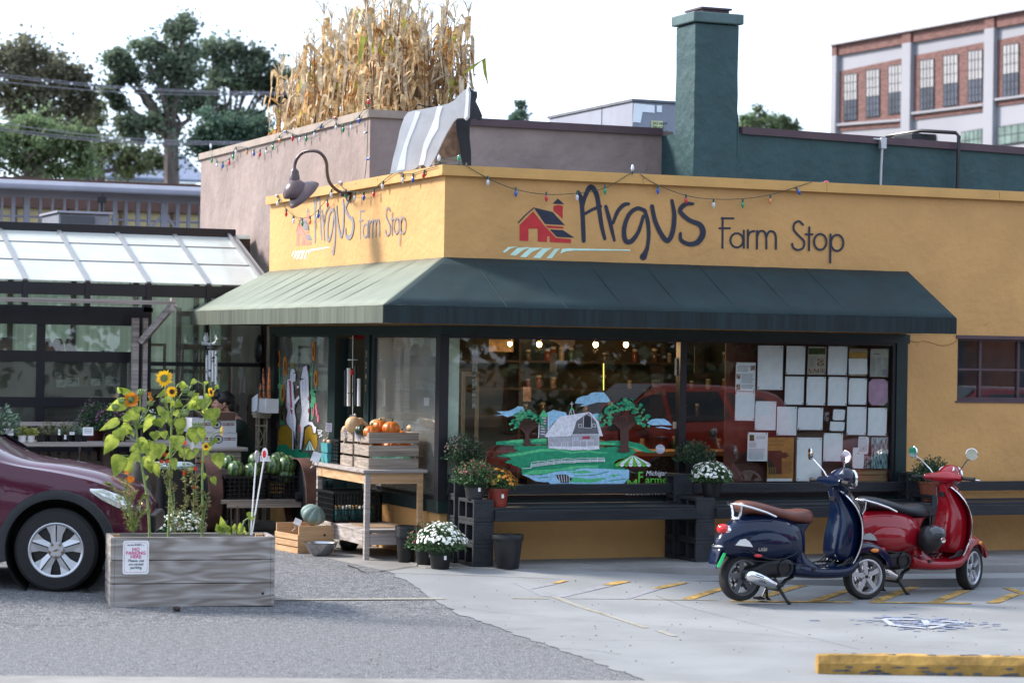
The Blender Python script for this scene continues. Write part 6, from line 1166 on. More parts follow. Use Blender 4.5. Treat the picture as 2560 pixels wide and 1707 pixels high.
for i, (y, z) in enumerate(((1.64, TZ), (1.64, TZ+.10), (1.54, TZ), (1.54, TZ+.10))):
 t = thing('berry_box', ('lower rear', 'upper rear', 'lower front', 'upper front')[i]+' blue cardboard berry box at the back corner of the table', 'berry box', (-.585, y, z), 0, 'blue berry boxes on the table'); mb = MB(); q = [(-.59, y-.0, z), (-.49, y, z), (-.49, y+.095, z), (-.59, y+.095, z)]
 mb.rings([[Vector(p_) for p_ in q], [Vector((p_[0]+(-.008 if p_[0] < -.55 else .008), p_[1]+(-.0 if j < 2 else .004), p_[2]+.092)) for j, p_ in enumerate(q)]]); mb.build('box', bm_, t)
 if i % 2:
  mb = MB(); [mb.ball((-.54+R.uniform(-.035, .035), y+.05+R.uniform(-.03, .03), z+.1+R.uniform(0, .012)), .02, 8, 6) for k in range(6)]; mb.build('garlic', gl_, t, smooth=True)
# price tags on clips
def price(label, c, w_=.075, h_=.10, tilt=.0, yaw=.3, lines=4):
 t = thing('price_tag', label, 'price tag', c, 0, 'white price tags'); rm_ = Matrix.Rotation(-TH+yaw, 3, 'Z') @ Matrix.Rotation(tilt, 3, 'Y') @ Matrix.Rotation(-.15, 3, 'X'); mb = MB(); c = Vector(c); mb.cbox(c, (w_, .002, h_), rm_); mb.build('card', mat('tag_card', (.78, .76, .80), .5) if 'tag_card' not in bpy.data.materials else bpy.data.materials['tag_card'], t)
 mb = MB()
 for j in range(lines): mb.cbox(c+rm_ @ Vector((R.uniform(-.005, .005), -.0018, h_*(.3-.2*j))), (w_*R.uniform(.5, .8), .0006, h_*.07), rm_)
 mb.build('handwriting', mat('purple_ink', (.28, .12, .3), .6) if 'purple_ink' not in bpy.data.materials else bpy.data.materials['purple_ink'], t)
 mb = MB(); mb.tube([c+rm_ @ Vector((0, .001, -h_*.5)), c+rm_ @ Vector((.004, .01, -h_*.5-.04)), c+rm_ @ Vector((-.01, .02, -h_*.5-.07))], .006, 6); mb.ball(c+rm_ @ Vector((0, .0, -h_*.5-.03)), (.012, .008, .02), 8, 6); mb.build('clip', mat('clip_mixed', (.3, .25, .2), .5, .7, 60) if 'clip_mixed' not in bpy.data.materials else bpy.data.materials['clip_mixed'], t)
price('white price tag on a clip above the black lattice crate', PX(822, 1068, -.56), .06, .085, .05); price('white price tag clipped on the squash crate', PX(864, 1079, -.57), .045, .08, .05); price('tilted white price tag clipped on the pumpkin crate corner', PX(897, 1086, -.57), .06, .095, -.35); price('large blank white tag clipped on the left table corner', PX(790, 1142, -.66), .085, .10, .35, .1, 0)
price('white tag on the wooden crate with the blue squash', PX(744, 1304, -.98), .07, .06, .4, .2, 0)
# pine crate on the ground with the pale blue squash
t = thing('pine_crate', 'raw pine crate holding a blue squash on the ground by the table', 'crate', (-1.0, 1.12, .15), math.radians(8)); mb = MB(); m_ = M['fresh_wood']
def lb(nm, a, b): mb = MB(); mb.box(a, b); mb.build(nm, m_, t, bevel=.002, local=True)
lb('end_board', (0, 0, 0), (.36, .018, .26)); lb('end_board', (0, .50, 0), (.36, .518, .26))
for i in range(3): lb('slat', (-.012, -.002, .0+.062*i*1.02), (-.001, .52, .052+.062*i*1.02)); lb('slat', (.361, -.002, .068*i), (.372, .52, .058+.068*i))
lb('bottom', (0, .019, 0), (.36, .499, .01)); mb = MB(); mb.lathe([(.014, -.0195), (.001, -.0185)], (.27, .019, .17), 'y', 10); mb.build('knot', M['dark_wood'], t, local=True)
p = PY(783, 1286, 1.3); gourd('big pale blue ribbed squash in the pine crate', p, .125, bl, 'squash', 8, .72, False, .14, rotx=.5)
p = at(802, .86, .15); t = thing('steel_bowl', 'wide stainless steel mixing bowl on the ground in front of the crate', 'bowl', p); mb = MB(); mb.lathe([(.07, 0), (.105, .03), (.14, .085), (.152, .12), (.168, .126), (.168, .129), (.150, .125), (.137, .087), (.10, .034), (.001, .01)], p, n=32); mb.build('bowl', mat('brushed_steel', (.42, .42, .43), .25, .08, 6, metal=1), t, smooth=True)
# hanging things in the doorway: tube wind chime, banner
t = thing('tube_wind_chime', 'wind chime of white and black tubes hanging in the doorway', 'wind chime', PX(885, 920, .05)); wc = lambda x, y, v=-.1: PX(660+x/4.357, 820+y/4.357, v)
mb = MB(); mb.tube([wc(968, 80), wc(965, 440)], .004, 5); mb.lathe([(.05, 0), (.05, .008), (.001, .009)], wc(966, 350), n=16); mb.tube([wc(966, 500), wc(966, 1010)], .003, 5); mb.build('cord', M['white'], t)
for x, y0, y1, c_ in ((922,435,850,'white'),(998,410,845,'black_plastic'),(1034,550,850,'white'),(890,460,850,'black_plastic')): mb = MB(); mb.cyl(wc(x, y0), wc(x, y1), .018, n=10); mb.build('tube', M[c_], t, smooth=True)
mb = MB(); mb.lathe([(.055, 0), (.055, .006), (.001, .007)], wc(966, 712), n=16); mb.build('clapper', M['black_plastic'], t)
mb = MB(); q = wc(966, 480); mb.ball(q, .03, 10, 8); mb.build('red_bead', M['red_paint'], t, smooth=True)
mb = MB(); a, b = wc(985, 80, .45), wc(1090, 238, .45); mb.box((.45, min(a.y, b.y), b.z), (.455, max(a.y, b.y), a.z)); tag(mb.build('red_banner', M['red_paint']), 'plain dark red banner hanging inside the doorway', 'banner')
mb = MB(); a = wc(1000, 238, .6); mb.box((.6, a.y-.05, .2), (.64, a.y+.03, a.z)); tag(mb.build('red_post', M['red_paint']), 'red painted post standing just inside the doorway', 'post')
mb = MB(); a = wc(925, 100, .5); mb.box((.5, a.y-.05, .2), (.53, a.y+.05, a.z)); tag(mb.build('wood_board', M['old_wood']), 'grey brown board standing inside the doorway beside the chime', 'board')
# spotted cow wind chime under the awning corner
t = thing('cow_wind_chime', 'black and white spotted cow wind chime hanging from the awning end', 'wind chime', PX(525, 860, -.75)); cc = lambda x, y, v=-.75: PX(380+x/5.6, 820+y/5.6, v)
sp_ = mat('cow_spots', (.015, .015, .02), .4, 0, 13, col2=(.78, .78, .8), mixlo=.42, mixhi=.44); ct_ = cc(825, 215); mb = MB(); mb.tube([cc(740, 215), cc(830, 228), cc(890, 205), cc(915, 160), cc(895, 95)], [.02, .017, .016, .013, .008], 8); mb.ball(cc(760, 150), (.035, .025, .05), 12, 8); mb.ball(cc(715, 205), (.02, .02, .03), 8, 6); mb.ball(cc(745, 85), (.008, .008, .02), 6, 5); mb.ball(cc(775, 85), (.008, .008, .02), 6, 5); mb.build('cow_figure', sp_, t, smooth=True)
mb = MB(); mb.lathe([(.045, 0), (.045, .03), (.001, .031)], cc(825, 290), n=16); mb.build('ring', mat('dull_ring', (.12, .11, .11), .5), t)
mb = MB(); mb.tube([cc(822, -50), cc(824, 260)], .003, 5); mb.tube([cc(850, -50), cc(890, 200)], .003, 5); mb.tube([cc(820, 300), cc(825, 800)], .003, 5); mb.build('cord', M['white'], t)
for x, y0, y1 in ((768,310,760),(808,310,700),(852,315,750),(895,320,790)): mb = MB(); mb.cyl(cc(x, y0, -.75-.02*(x % 3)), cc(x, y1, -.75-.02*(x % 3)), .0155, n=9); mb.build('tube', sp_, t, smooth=True)
# ============================================================ PATIO, LEFT OF THE DOOR
nt_ = thing('nursery_table', 'long weathered plant table in front of the greenhouse door', 'table', (-2.3, 4.3, .15)); NZ = 1.08
mb = MB(); mb.box((-4.2, 4.1, NZ-.045), (-1.35, 4.75, NZ)); mb.build('table_top', M['grey_wood'], nt_, bevel=.004)
for x in (-4.1, -3.1, -2.2, -1.45): mb = MB(); mb.box((x, 4.15, .15), (x+.07, 4.22, NZ-.045)); mb.box((x, 4.6, .15), (x+.07, 4.67, NZ-.045)); mb.build('leg', M['dark_wood'], nt_)
mb = MB(); mb.box((-4.2, 4.2, .75), (-1.35, 4.24, NZ-.2)); mb.build('apron', M['dark_wood'], nt_)
for i in range(26): mb = MB(); mb.box((-4.1+i*.105, 4.25, .16), (-4.03+i*.105, 4.27, .98)); mb.build('back_slat', M['dark_wood'], nt_)
t = thing('plant_shelf', 'low grey shelf board with wire front behind the seedling trays', 'shelf', (-2.5, 4.85, 1.08)); a = PY(150, 1057, 4.85); mb = MB(); mb.box((-4.2, 4.82, a.z-.03), (-1.9, 4.90, a.z+.01)); mb.build('board', M['grey_wood'], t); mb = MB(); [mb.cyl((x, 4.84, .2), (x, 4.84, a.z-.03), .012, n=6) for x in (-4.1, -3.2, -2.3, -1.95)]; mb.build('wire_front', M['alloy'], t)
mp_ = lambda px, y=4.3, z=NZ: at(px, y, z)
mum('greenish mum with few purple buds at the back of the plant table', mp_(232, 4.6), .13, .13, .19, .26, 'purple', 'brown', leaf=lm2, fdens=.35, fs=.012, seed=20, tagp=False)
mum('large purple mum in a maroon pot on the plant table', mp_(288, 4.35), .13, .13, .235, .22, 'purple', 'brown', fdens=1.6, fs=.013, seed=21, leaf=lm2, tagp=False)
mum('small white mum right of the large purple one', mp_(372, 4.5), .09, .16, .10, .14, 'white', fdens=1.6, fs=.016, seed=22, tagp=False)
mum('purple flowering plant at the right end of the melon cart', (at(742, 3.9, .70)), .10, .1, .15, .08, 'purple', fdens=2.2, fs=.014, seed=23, tagp=False)
def herb(label, loc, r, h, leaf, pot='black', n=160, sq=False, pr=.05, ph=.07, L=.05):
 rnd = random.Random(int(loc[0]*991)); t = thing('potted_plant', label, 'potted plant', loc, 0, 'seedling pots on the plant table'); mb = MB()
 if sq: a = pr; mb.rings([[Vector((loc[0]+sx*a*k, loc[1]+sy*a*k, loc[2]+z)) for sx, sy in ((-1,-1),(1,-1),(1,1),(-1,1))] for k, z in ((.8, 0), (1, ph), (1.05, ph), (1.05, ph+.004))])
 else: mb.lathe([(pr*.75, 0), (pr, ph), (pr*1.06, ph), (pr*.9, ph-.01), (.001, ph-.01)], loc, n=14)
 mb.build('pot', pots[pot] if pot in pots else M['white'], t); mb = MB()
 for i in range(n):
  a = rnd.random()*6.28; q = rnd.random()**.6; p = Vector((loc[0]+r*q*math.cos(a), loc[1]+r*q*math.sin(a), loc[2]+ph+h*rnd.random()*(1-.5*q))); d = Vector((math.cos(a), math.sin(a), rnd.uniform(-.2, 1.2))).normalized(); s_ = d.orthogonal().normalized(); l_ = L*rnd.uniform(.5, 1); mb.add([p, p+d*l_*.5+s_*l_*.25, p+d*l_, p+d*l_*.5-s_*l_*.25], [(0, 1, 2, 3)])
  if i % 8 == 0: mb.tube([(loc[0], loc[1], loc[2]+ph), p], .002, 4)
 mb.build('leaves', leaf, t)
yl = mat('yellow_green_leaf', (.25, .27, .06), .5, .3, 20); rl = mat('reddish_leaf', (.12, .075, .04), .5, .4, 20, col2=(.1, .12, .05)); gl = mat('grey_green_leaf', (.12, .19, .13), .6, .2, 20, trans=.2)
herb('pale leafed potted shrub at the far left of the plant table', at(6, 4.2, NZ), .13, .30, gl, n=260, L=.09, pr=.08)
herb('yellow green herb in a white pot, left one', at(54, 4.2, NZ), .055, .09, yl, 'white', pr=.045); herb('yellow green herb in a white pot, right one', at(76, 4.2, NZ), .05, .08, yl, 'white', pr=.042); herb('small green herb left of the white pots', at(36, 4.4, NZ), .05, .09, gl, pr=.04)
for i, px in enumerate((98, 114, 130, 146, 160, 176, 192, 208)): herb('reddish seedling in a black square pot, ' + ('first', 'second', 'third', 'fourth', 'fifth', 'sixth', 'seventh', 'eighth')[i] + ' from the left', at(px, 4.25+.08*(i % 2), NZ), .05, .16 if i % 3 else .10, rl if i not in (3, 6) else gl, sq=True, pr=.036, n=110, L=.035)
for i, (px, py, l) in enumerate(((21, 1080, 'white printed card at the left end of the plant table'), (220, 1078, 'white card with a printed notice in front of the purple mum'), (180, 1083, 'tiny white plant label in the middle of the seedlings'), (148, 1080, 'white stake label between the seedling pots'), (163, 1092, 'white stake label low in front of the seedlings'))):
 c = PY(px, py, 4.15); mb = MB(); w_, h_ = ((.105, .07), (.11, .085), (.05, .03), (.022, .06), (.022, .045))[i]; mb.cbox(c, (w_, .004, h_)); t = thing('plant_label', l, 'plant label', c, 0, 'white cards on the plant table'); mb.build('card', M['paper'], t); mb = MB(); [mb.cbox(c+Vector((0, -.003, h_*(.25-.2*j))), (w_*.7, .001, h_*.06)) for j in range(3)]; mb.build('print_lines', ink, t)
# grey crate table with apple crates, and the seated person behind it
gt = thing('grey_side_table', 'weathered grey wooden table carrying the white apple crates', 'table', (-1.0, 3.9, .15)); zt = PY(560, 1118, 3.9).z; x0, x1 = PY(478, 1118, 3.9).x, PY(617, 1118, 3.9).x
mb = MB(); mb.box((x0, 3.85, zt-.04), (x1, 4.5, zt)); mb.build('table_top', M['grey_wood'], gt, bevel=.005)
mb = MB(); mb.box((x0+.05, 3.88, zt-.16), (x1-.07, 3.91, zt-.042)); mb.box((x0+.05, 3.885, zt-.29), (x1-.09, 3.915, zt-.17)); mb.build('front_boards', M['old_wood'], gt)
for x in (x0+.02, x1-.1): mb = MB(); mb.box((x, 3.92, .15), (x+.06, 3.98, zt-.04)); mb.build('leg', M['dark_wood'], gt)
wm = mat('white_card_crate', (.56, .56, .60), .6, .05, 6)
for j, (py0, py1, px0, px1, l) in enumerate(((1075, 1115, 485, 592, 'white printed apple crate, lower of the two on the grey table'), (1036, 1073, 480, 590, 'white printed apple crate, upper of the two with open top'))):
 A, B = PY(px0, py0, 3.95), PY(px1, py1, 3.95); zb = zt+.0005 if j == 0 else zt+.155; h_ = .15; t = thing('apple_crate', l, 'crate', (A.x, 3.95, zb), 0, 'white apple crates'); mb = MB(); q = .012
 for a_, b_ in (((A.x, 3.95), (B.x, 3.95+q)), ((A.x, 4.28-q), (B.x, 4.28)), ((A.x, 3.9501+q), (A.x+q, 4.2799-q)), ((B.x-q, 3.9501+q), (B.x, 4.2799-q))): mb.box((a_[0], a_[1], zb), (b_[0], b_[1], zb+h_))
 mb.box((A.x+q, 3.95+q, zb+.002), (B.x-q, 4.28-q, zb+.01)); mb.build('walls', wm, t); mb = MB(); cx = (A.x+B.x)/2+.03; 
 for s_ in (-1, 1):
  for dz in (.5, .62): mb.box((cx+s_*.06, 3.946, zb+h_*dz), (cx+s_*.19, 3.9495, zb+h_*dz+.006))
 mb.build('printed_stripes', M['black_plastic'], t); mb = MB(); [mb.box((cx+s_*.12-.006, 3.944, zb+h_*.48), (cx+s_*.12+.006, 3.9455, zb+h_*.68)) for s_ in (-1, 1)]; mb.build('red_marks', M['red_paint'], t)
 mb = MB(); ring = [Vector((cx+.05*math.cos(k*PI/12), 3.946, zb+h_*.55+.042*math.sin(k*PI/12))) for k in range(24)]; r2 = [Vector((cx+.04*math.cos(k*PI/12), 3.946, zb+h_*.55+.033*math.sin(k*PI/12))) for k in range(24)]; [mb.poly([ring[k], ring[(k+1) % 24], r2[(k+1) % 24], r2[k]]) for k in range(24)]; mb.poly([Vector((cx+.018*math.cos(k*PI/5), 3.9455, zb+h_*.55+.018*math.sin(k*PI/5))) for k in range(10)]); mb.build('round_emblem', M['green_trim'], t)
A, B = PY(510, 1030, 3.92), PY(590, 1050, 3.92); t = thing('brown_basket', 'flat brown box lid resting on the upper apple crate', 'box', A); mb = MB(); mb.prism([(A.x-.02, 3.925, A.z), (B.x, 3.925, A.z), (B.x-.01, 3.925, B.z-.0), (A.x+.06, 3.925, B.z)], (0, .35, 0)); tag(t); mb.build('body', mat('brown_card', (.10, .055, .04), .7), t)
mb = MB(); c = PY(502, 990, 3.9); mb.cbox(PY(500, 1000, 3.9), (.06, .004, .09)); t = mb.build('white_sign', M['paper']); tag(t, 'small white upright sign beside the seated person', 'sign')
# crate stand tower with a white trough of wooden parrots
t = thing('lattice_stand', 'narrow cream lattice stand holding a white planter', 'stand', PX(652, 1100, -.15)); s0 = PX(652, 1130, -.18); c5 = lambda x, y, v=-.18: PX(380+x/5.6, 820+y/5.6, v)
cr_ = mat('cream_lattice', (.38, .33, .24), .7); yc_ = c5(1535, 1300).y; mb = MB(); top = c5(1530, 1255).z
for dy in (-.045, .045):
 for dx in (-.045, .045): mb.box((-.18+dx-.008, yc_+dy-.008, .15), (-.18+dx+.008, yc_+dy+.008, top))
mb.build('corner_posts', cr_, t); mb = MB(); z = .3
while z < top-.15:
 for s_ in (-1, 1): mb.beam((-.2330, yc_-.045*s_, z), (-.2330, yc_+.045*s_, z+.2), .008, .012); mb.beam((-.18-.045*s_, yc_-.055, z), (-.18+.045*s_, yc_-.055, z+.2), .012, .008)
 mb.box((-.236, yc_-.05, z+.205), (-.13, yc_+.05, z+.225)); z += .235
mb.build('lattice', cr_, t); mb = MB(); mb.box((-.26, yc_-.08, top), (-.10, yc_+.08, top+.03)); mb.box((-.27, yc_-.09, top+.03), (-.09, yc_+.09, top+.06)); mb.build('top', cr_, t)
A, B = c5(1480, 975), c5(1655, 1170); t = thing('white_trough', 'white metal trough on the lattice stand', 'planter', (A.x, B.y, top+.06)); mb = MB(); mb.box((-.25, B.y-.06, top+.062), (-.10, A.y, A.z)); mb.build('trough', M['white'], t, bevel=.006); mb = MB(); mb.prism([c5(1415, 965, -.27), c5(1480, 920, -.27), c5(1470, 1150, -.27), c5(1412, 1180, -.27)], (.004, 0, 0)); mb.build('side_card', M['paper'], t)
for i, (x, y0, y1, w_, col_, l) in enumerate(((1515, 770, 975, 26, (.10, .12, .03), 'short green and orange wooden parrot in the white trough'), (1570, 560, 975, 24, (.13, .05, .03), 'tall dark red carved bird in the white trough'), (1635, 530, 975, 30, (.55, .26, .04), 'yellow flame coloured carved bird in the white trough'))):
 m_ = mat('carved_bird_%d' % i, col_, .3, .5, 18, col2=(.55, .12, .03), coat=.5); a, b = c5(x, y1), c5(x+(-14 if i == 1 else 8), y0); t = thing('carved_bird', l, 'ornament', a, 0, 'carved wooden birds'); mb = MB(); r_ = w_/5.6/270; mb.tube([a, a.lerp(b, .3), a.lerp(b, .65), a.lerp(b, .85), b], [r_, r_*1.1, r_*.9, r_*.7, r_*.15], 9); mb.build('body', m_, t, smooth=True)
 mb = MB(); mb.cyl(a.lerp(b, .86)+Vector((-.012, 0, 0)), a.lerp(b, .80)+Vector((-.04, -.02, 0)), .008, .001, 6); mb.build('beak', M['black_plastic'], t)
# melon cart with rusty steel wheels
ct = thing('melon_cart', 'low wooden cart with two big rusty iron wheels and watermelons', 'cart', (-.8, 3.6, .15)); rust = mat('rusty_iron', (.095, .045, .035), .8, .3, 5, .3, 20)
for px, yy in ((530, 3.5), (772, 3.0)):
 x = at(px, yy, .7)[0]; mb = MB(); 
 mb.lathe([(.40, -.075), (.40, .075), (.39, .075), (.39, -.075), (.40, -.075)], (x, yy+.25, .555), 'x', 48, caps=False); w0 = mb.build('wheel', rust, ct, smooth=True); mb = MB()
 mb.lathe([(.387, .0), (.387, .05)], (x, yy+.25, .555), 'x', 40)  # added black disc imitates the shade inside the hoop
 mb.lathe([(.05, -.06), (.05, .08), (.001, .081)], (x, yy+.25, .555), 'x', 14); mb.build('inner_disc', M['rubber'], w0)
mb = MB(); mb.box((-1.15, 3.3, .48), (-.05, 4.1, .52)); mb.build('deck', M['old_wood'], ct); mb = MB(); mb.box((-1.1, 3.26, .44), (-.1, 3.3, .50)); mb.build('front_rail', M['old_wood'], ct)
for x in (-1.0, -.2): mb = MB(); mb.box((x, 3.32, .15), (x+.05, 3.38, .48)); mb.build('leg', M['dark_wood'], ct)
mesh_crate('black lattice crate of watermelons on the cart, left', -1.10, -.66, 3.36, 3.9, .522, .24, 9, 8, 5); mesh_crate('black lattice crate of watermelons on the cart, right', -.60, -.18, 3.36, 3.9, .522, .24, 9, 8, 5)
wl = bpy.data.materials.new('watermelon_rind'); wl.use_nodes = True; nt2 = wl.node_tree; bs = nt2.nodes['Principled BSDF']; bs.inputs['Roughness'].default_value = .3; tc = N(nt2, 'TexCoord'); wv = N(nt2, 'TexWave'); wv.inputs['Scale'].default_value = 7; wv.inputs['Distortion'].default_value = 5; wv.inputs['Detail Scale'].default_value = 3; nt2.links.new(tc.outputs['Object'], wv.inputs[0]); c_ = N(nt2, 'ValToRGB'); c_.color_ramp.elements[0].color = (.018, .05, .02, 1); c_.color_ramp.elements[1].color = (.16, .25, .09, 1); nt2.links.new(wv.outputs[0], c_.inputs[0]); nt2.links.new(c_.outputs[0], bs.inputs[0])
for i, (px, py, y, r, l) in enumerate(((643,1150,3.5,.085,'pale striped watermelon left in the crates'),(575,1156,3.55,.08,'watermelon at the back left of the cart'),(684,1164,3.45,.095,'dark watermelon in front of the tagged crate'),(697,1150,3.62,.09,'small watermelon tucked at the back'),(719,1160,3.42,.095,'brightly striped watermelon at the right end'),(590,1172,3.45,.09,'watermelon half sunk in the left crate, left one'),(630,1178,3.45,.09,'watermelon half sunk in the left crate, right one'),(715,1186,3.45,.09,'watermelon half sunk in the right crate'))):
 c = PY(px, py, y); t = thing('watermelon', l, 'watermelon', c-Vector((0, 0, r)), 0, 'watermelons on the cart'); mb = MB(); c0_ = Vector(c); mb.ball(c, (r*1.15, r, r), 18, 12, Matrix.Rotation(i*.9, 3, 'Z')); mb.build('rind', wl, t, smooth=True); mb = MB(); mb.cyl(c+Vector((r*1.1*math.cos(i*.9), r*1.1*math.sin(i*.9), 0)), c+Vector((r*1.25*math.cos(i*.9), r*1.25*math.sin(i*.9), .01)), .005, n=6); mb.build('stem', M['dark_wood'], t)
price('purple edged white tag standing among the watermelons', PY(662, 1146, 3.4), .10, .06, 0, 0, 3)
t = thing('waste_bin', 'dark round bin with a pale lid behind the sunflowers', 'bin', at(425, 3.0, .15)); b_ = Vector(at(425, 3.0, .15)); mb = MB(); mb.lathe([(.19, 0), (.22, .72), (.23, .72)], b_, n=24); mb.build('body', M['black_plastic'], t, smooth=True); mb = MB(); mb.lathe([(.235, .72), (.24, .745), (.2, .775), (.001, .78)], b_, n=24); mb.build('lid', mat('pale_blue_lid', (.25, .33, .35), .5), t, smooth=True)
t = thing('bin_bag', 'crumpled grey sack behind the purple car', 'sack', at(345, 2.6, .15)); b_ = Vector(at(345, 2.6, .15)); mb = MB(); mb.ball(b_+Vector((0, 0, .45)), (.16, .16, .46), 24, 16, bump=lambda a, t_: 1+.12*math.sin(6*a+8*t_)+.06*math.sin(17*a)); mb.build('sack', mat('grey_sack', (.05, .045, .04), .7, .3, 8), t, smooth=True)
mb = MB(); mb.ball(PX(672, 872, -.02)-Vector((.12, 0, 0)), (.05, .13, .16), 16, 10); tag(mb.build('black_hat', M['black_plastic'], smooth=True), 'round black hat hanging on the left window post', 'hat')
# ============================================================ SCOOTERS
def se_ring(x, zb, zt, w, n=28, e=2.4, yc=0.):
 r = []
 for k in range(n):
  a = 2*PI*k/n; c, s_ = math.cos(a), math.sin(a); r.append(Vector((x, yc+w*math.copysign(abs(c)**(2/e), c), (zb+zt)/2+(zt-zb)/2*math.copysign(abs(s_)**(2/e), s_))))
 return r
def crn(rows, n=5):
 P = [rows[0]]+list(rows)+[rows[-1]]; out = []; m = len(rows[0])
 for i in range(1, len(P)-2):
  p0, p1, p2, p3 = P[i-1:i+3]
  for j in range(n):
   t = j/n; out.append(tuple(.5*((2*p1[k])+(-p0[k]+p2[k])*t+(2*p0[k]-5*p1[k]+4*p2[k]-p3[k])*t*t+(-p0[k]+3*p1[k]-3*p2[k]+p3[k])*t**3) for k in range(m)))
 return out+[tuple(rows[-1])]
def xloft(mb, rows, n=5, e=2.4, seg=28): mb.rings([se_ring(x, zb, zt, w, seg, e) for x, zb, zt, w in crn(rows, n)])
def zring(z, x0, x1, w, n=28, e=2.6):
 r = []
 for k in range(n):
  a = 2*PI*k/n; c, s_ = math.cos(a), math.sin(a); r.append(Vector(((x0+x1)/2+(x1-x0)/2*math.copysign(abs(c)**(2/e), c), w*math.copysign(abs(s_)**(2/e), s_), z)))
 return r
def zloft(mb, rows, n=5, e=2.6): mb.rings([zring(z, a, b, w, 28, e) for z, a, b, w in crn(rows, n)])
def scooter(name, label, loc, yaw, paint, seatm, steer, tag_green):
 t = thing(name, label, 'motor scooter', loc, yaw); K = dict(local=True)
 def B(mb, nm, m, par=None, sm=True, **k): return mb.build(nm, m, par or t, smooth=sm, local=True, **k)
 # steering group frame: rotate points about a raked axis through the front hub
 def wheel(x, z, st, five):
  rz = Matrix.Translation((x, 0, 0)) @ Matrix.Rotation(st, 4, 'Z') @ Matrix.Translation((-x, 0, 0)); T = lambda mb: [mb.v.__setitem__(i, tuple(rz @ Vector(v))) for i, v in enumerate(mb.v)]
  mb = MB(); prof = [(.148, -.04), (.165, -.052), (.185, -.052), (.196, -.035), (.201, 0), (.196, .035), (.185, .052), (.165, .052), (.148, .04)]; mb.lathe([(r, h) for r, h in prof], (x, 0, z), 'y', 44, caps=False); T(mb); w0 = B(mb, 'wheel', M['rubber'])
  mb = MB()
  for s_ in (-1, 1): mb.lathe([(.150, s_*.040), (.153, s_*.046), (.141, s_*.048), (.134, s_*.038), (.132, s_*.01)], (x, 0, z), 'y', 44, caps=False)
  mb.lathe([(.133, -.03), (.133, .03)], (x, 0, z), 'y', 44, caps=False)
  for s_ in (-1, 1): mb.lathe([(.001, s_*.037), (.04, s_*.036), (.047, s_*.028), (.047, 0)], (x, 0, z), 'y', 24, caps=False)
  for k in range(5):
   a = 2*PI*k/5+PI/2+.1; d = Vector((math.cos(a), 0, math.sin(a))); q = Vector((-d.z, 0, d.x)); c = Vector((x, 0, z))
   for s_ in (-1, 1): mb.prism([c+d*.035+q*.018+Vector((0, s_*.022, 0)), c+d*.139+q*.022+Vector((0, s_*.022, 0)), c+d*.139-q*.022+Vector((0, s_*.022, 0)), c+d*.035-q*.018+Vector((0, s_*.022, 0))], (0, s_*.012, 0))
  T(mb); B(mb, 'rim', M['alloy'] if five else mat('dull_rim', (.10, .10, .11), .5) if 'dull_rim' not in bpy.data.materials else bpy.data.materials['dull_rim'], w0, sm=False); mb = MB(); mb.lathe([(.016, -.038), (.014, -.046), (.001, -.047)], (x, 0, z), 'y', 14); 
  for k in range(5): a = 2*PI*k/5+PI/2+PI/5; mb.lathe([(.006, -.036), (.005, -.041), (.001, -.042)], (x+.032*math.cos(a), 0, z+.032*math.sin(a)), 'y', 8)
  T(mb); B(mb, 'hub_bolts', M['black_plastic'], w0)
  mb = MB(); mb.lathe([(.09, .02), (.09, .024), (.06, .024), (.06, .02), (.09, .02)], (x, 0, z), 'y', 24, caps=False); T(mb); B(mb, 'brake_disc', M['chrome'], w0); return w0
 wheel(0, .232, 0, 0); wheel(1.28, .2015, steer, 1)
 mb = MB(); xloft(mb, [(-.255,.47,.53,.03),(-.22,.43,.60,.075),(-.13,.405,.68,.115),(-.03,.40,.74,.145),(.10,.385,.765,.165),(.25,.365,.765,.176),(.38,.35,.745,.176),(.47,.335,.72,.162),(.54,.325,.70,.135),(.585,.325,.67,.10)], e=2.35); B(mb, 'rear_cowl', paint)
 mb = MB()
 for s_ in (-1, 1): mb.rings([[Vector((x, s_*(.168+dy), z+dz)) for dy, dz in ((-.05, .06), (.003, .05), (.012, 0), (.003, -.05), (-.05, -.06))] for x, z, dy in ((-.1, .47, 0), (.0, .48, 0), (.15, .49, 0), (.3, .49, 0), (.42, .48, 0))]) if False else None
 for s_ in (-1, 1):
  mb.ball((.22, s_*.115, .52), (.27, .078, .13), 24, 14, Matrix.Rotation(.06, 3, 'Y'))
 B(mb, 'side_panels', paint)
 mb = MB()
 for s_ in (-1, 1): mb.tube([(.22+.272*math.cos(a), s_*(.168-.02*math.cos(a)**2-.018*max(0, math.sin(a))), .515+.125*math.sin(a)-.017*math.cos(a)) for a in [2*PI*k/28 for k in range(29)]], .0035, 5, False)
 for s_ in (-1, 1): mb.tube([(.95, s_*.10, 1.01), (1.03, s_*.12, .94), (1.06, s_*.06, .84), (1.04, s_*.03, .78)], .005, 6)
 B(mb, 'seams_and_cables', M['black_plastic'])
 mb = MB(); mb.tube([(-.05+.6*k/10, -.176-.002*math.sin(k), .40-.055*k/10-.01) for k in range(11)], .004, 6); B(mb, 'panel_seam', M['black_plastic'])
 mb = MB(); xloft(mb, [(-.235,.46,.50,.07),(-.26,.40,.47,.075),(-.285,.35,.37,.06)], e=3); mb.rings([[Vector((x, y, z)) for y in (-w_, -w_*.6, 0, w_*.6, w_)] + [Vector((x+.012, y, z)) for y in (w_, w_*.6, 0, -w_*.6, -w_)] for x, z, w_ in ((-.20, .50, .09), (-.25, .42, .085), (-.30, .32, .07))]); B(mb, 'rear_fender', paint)
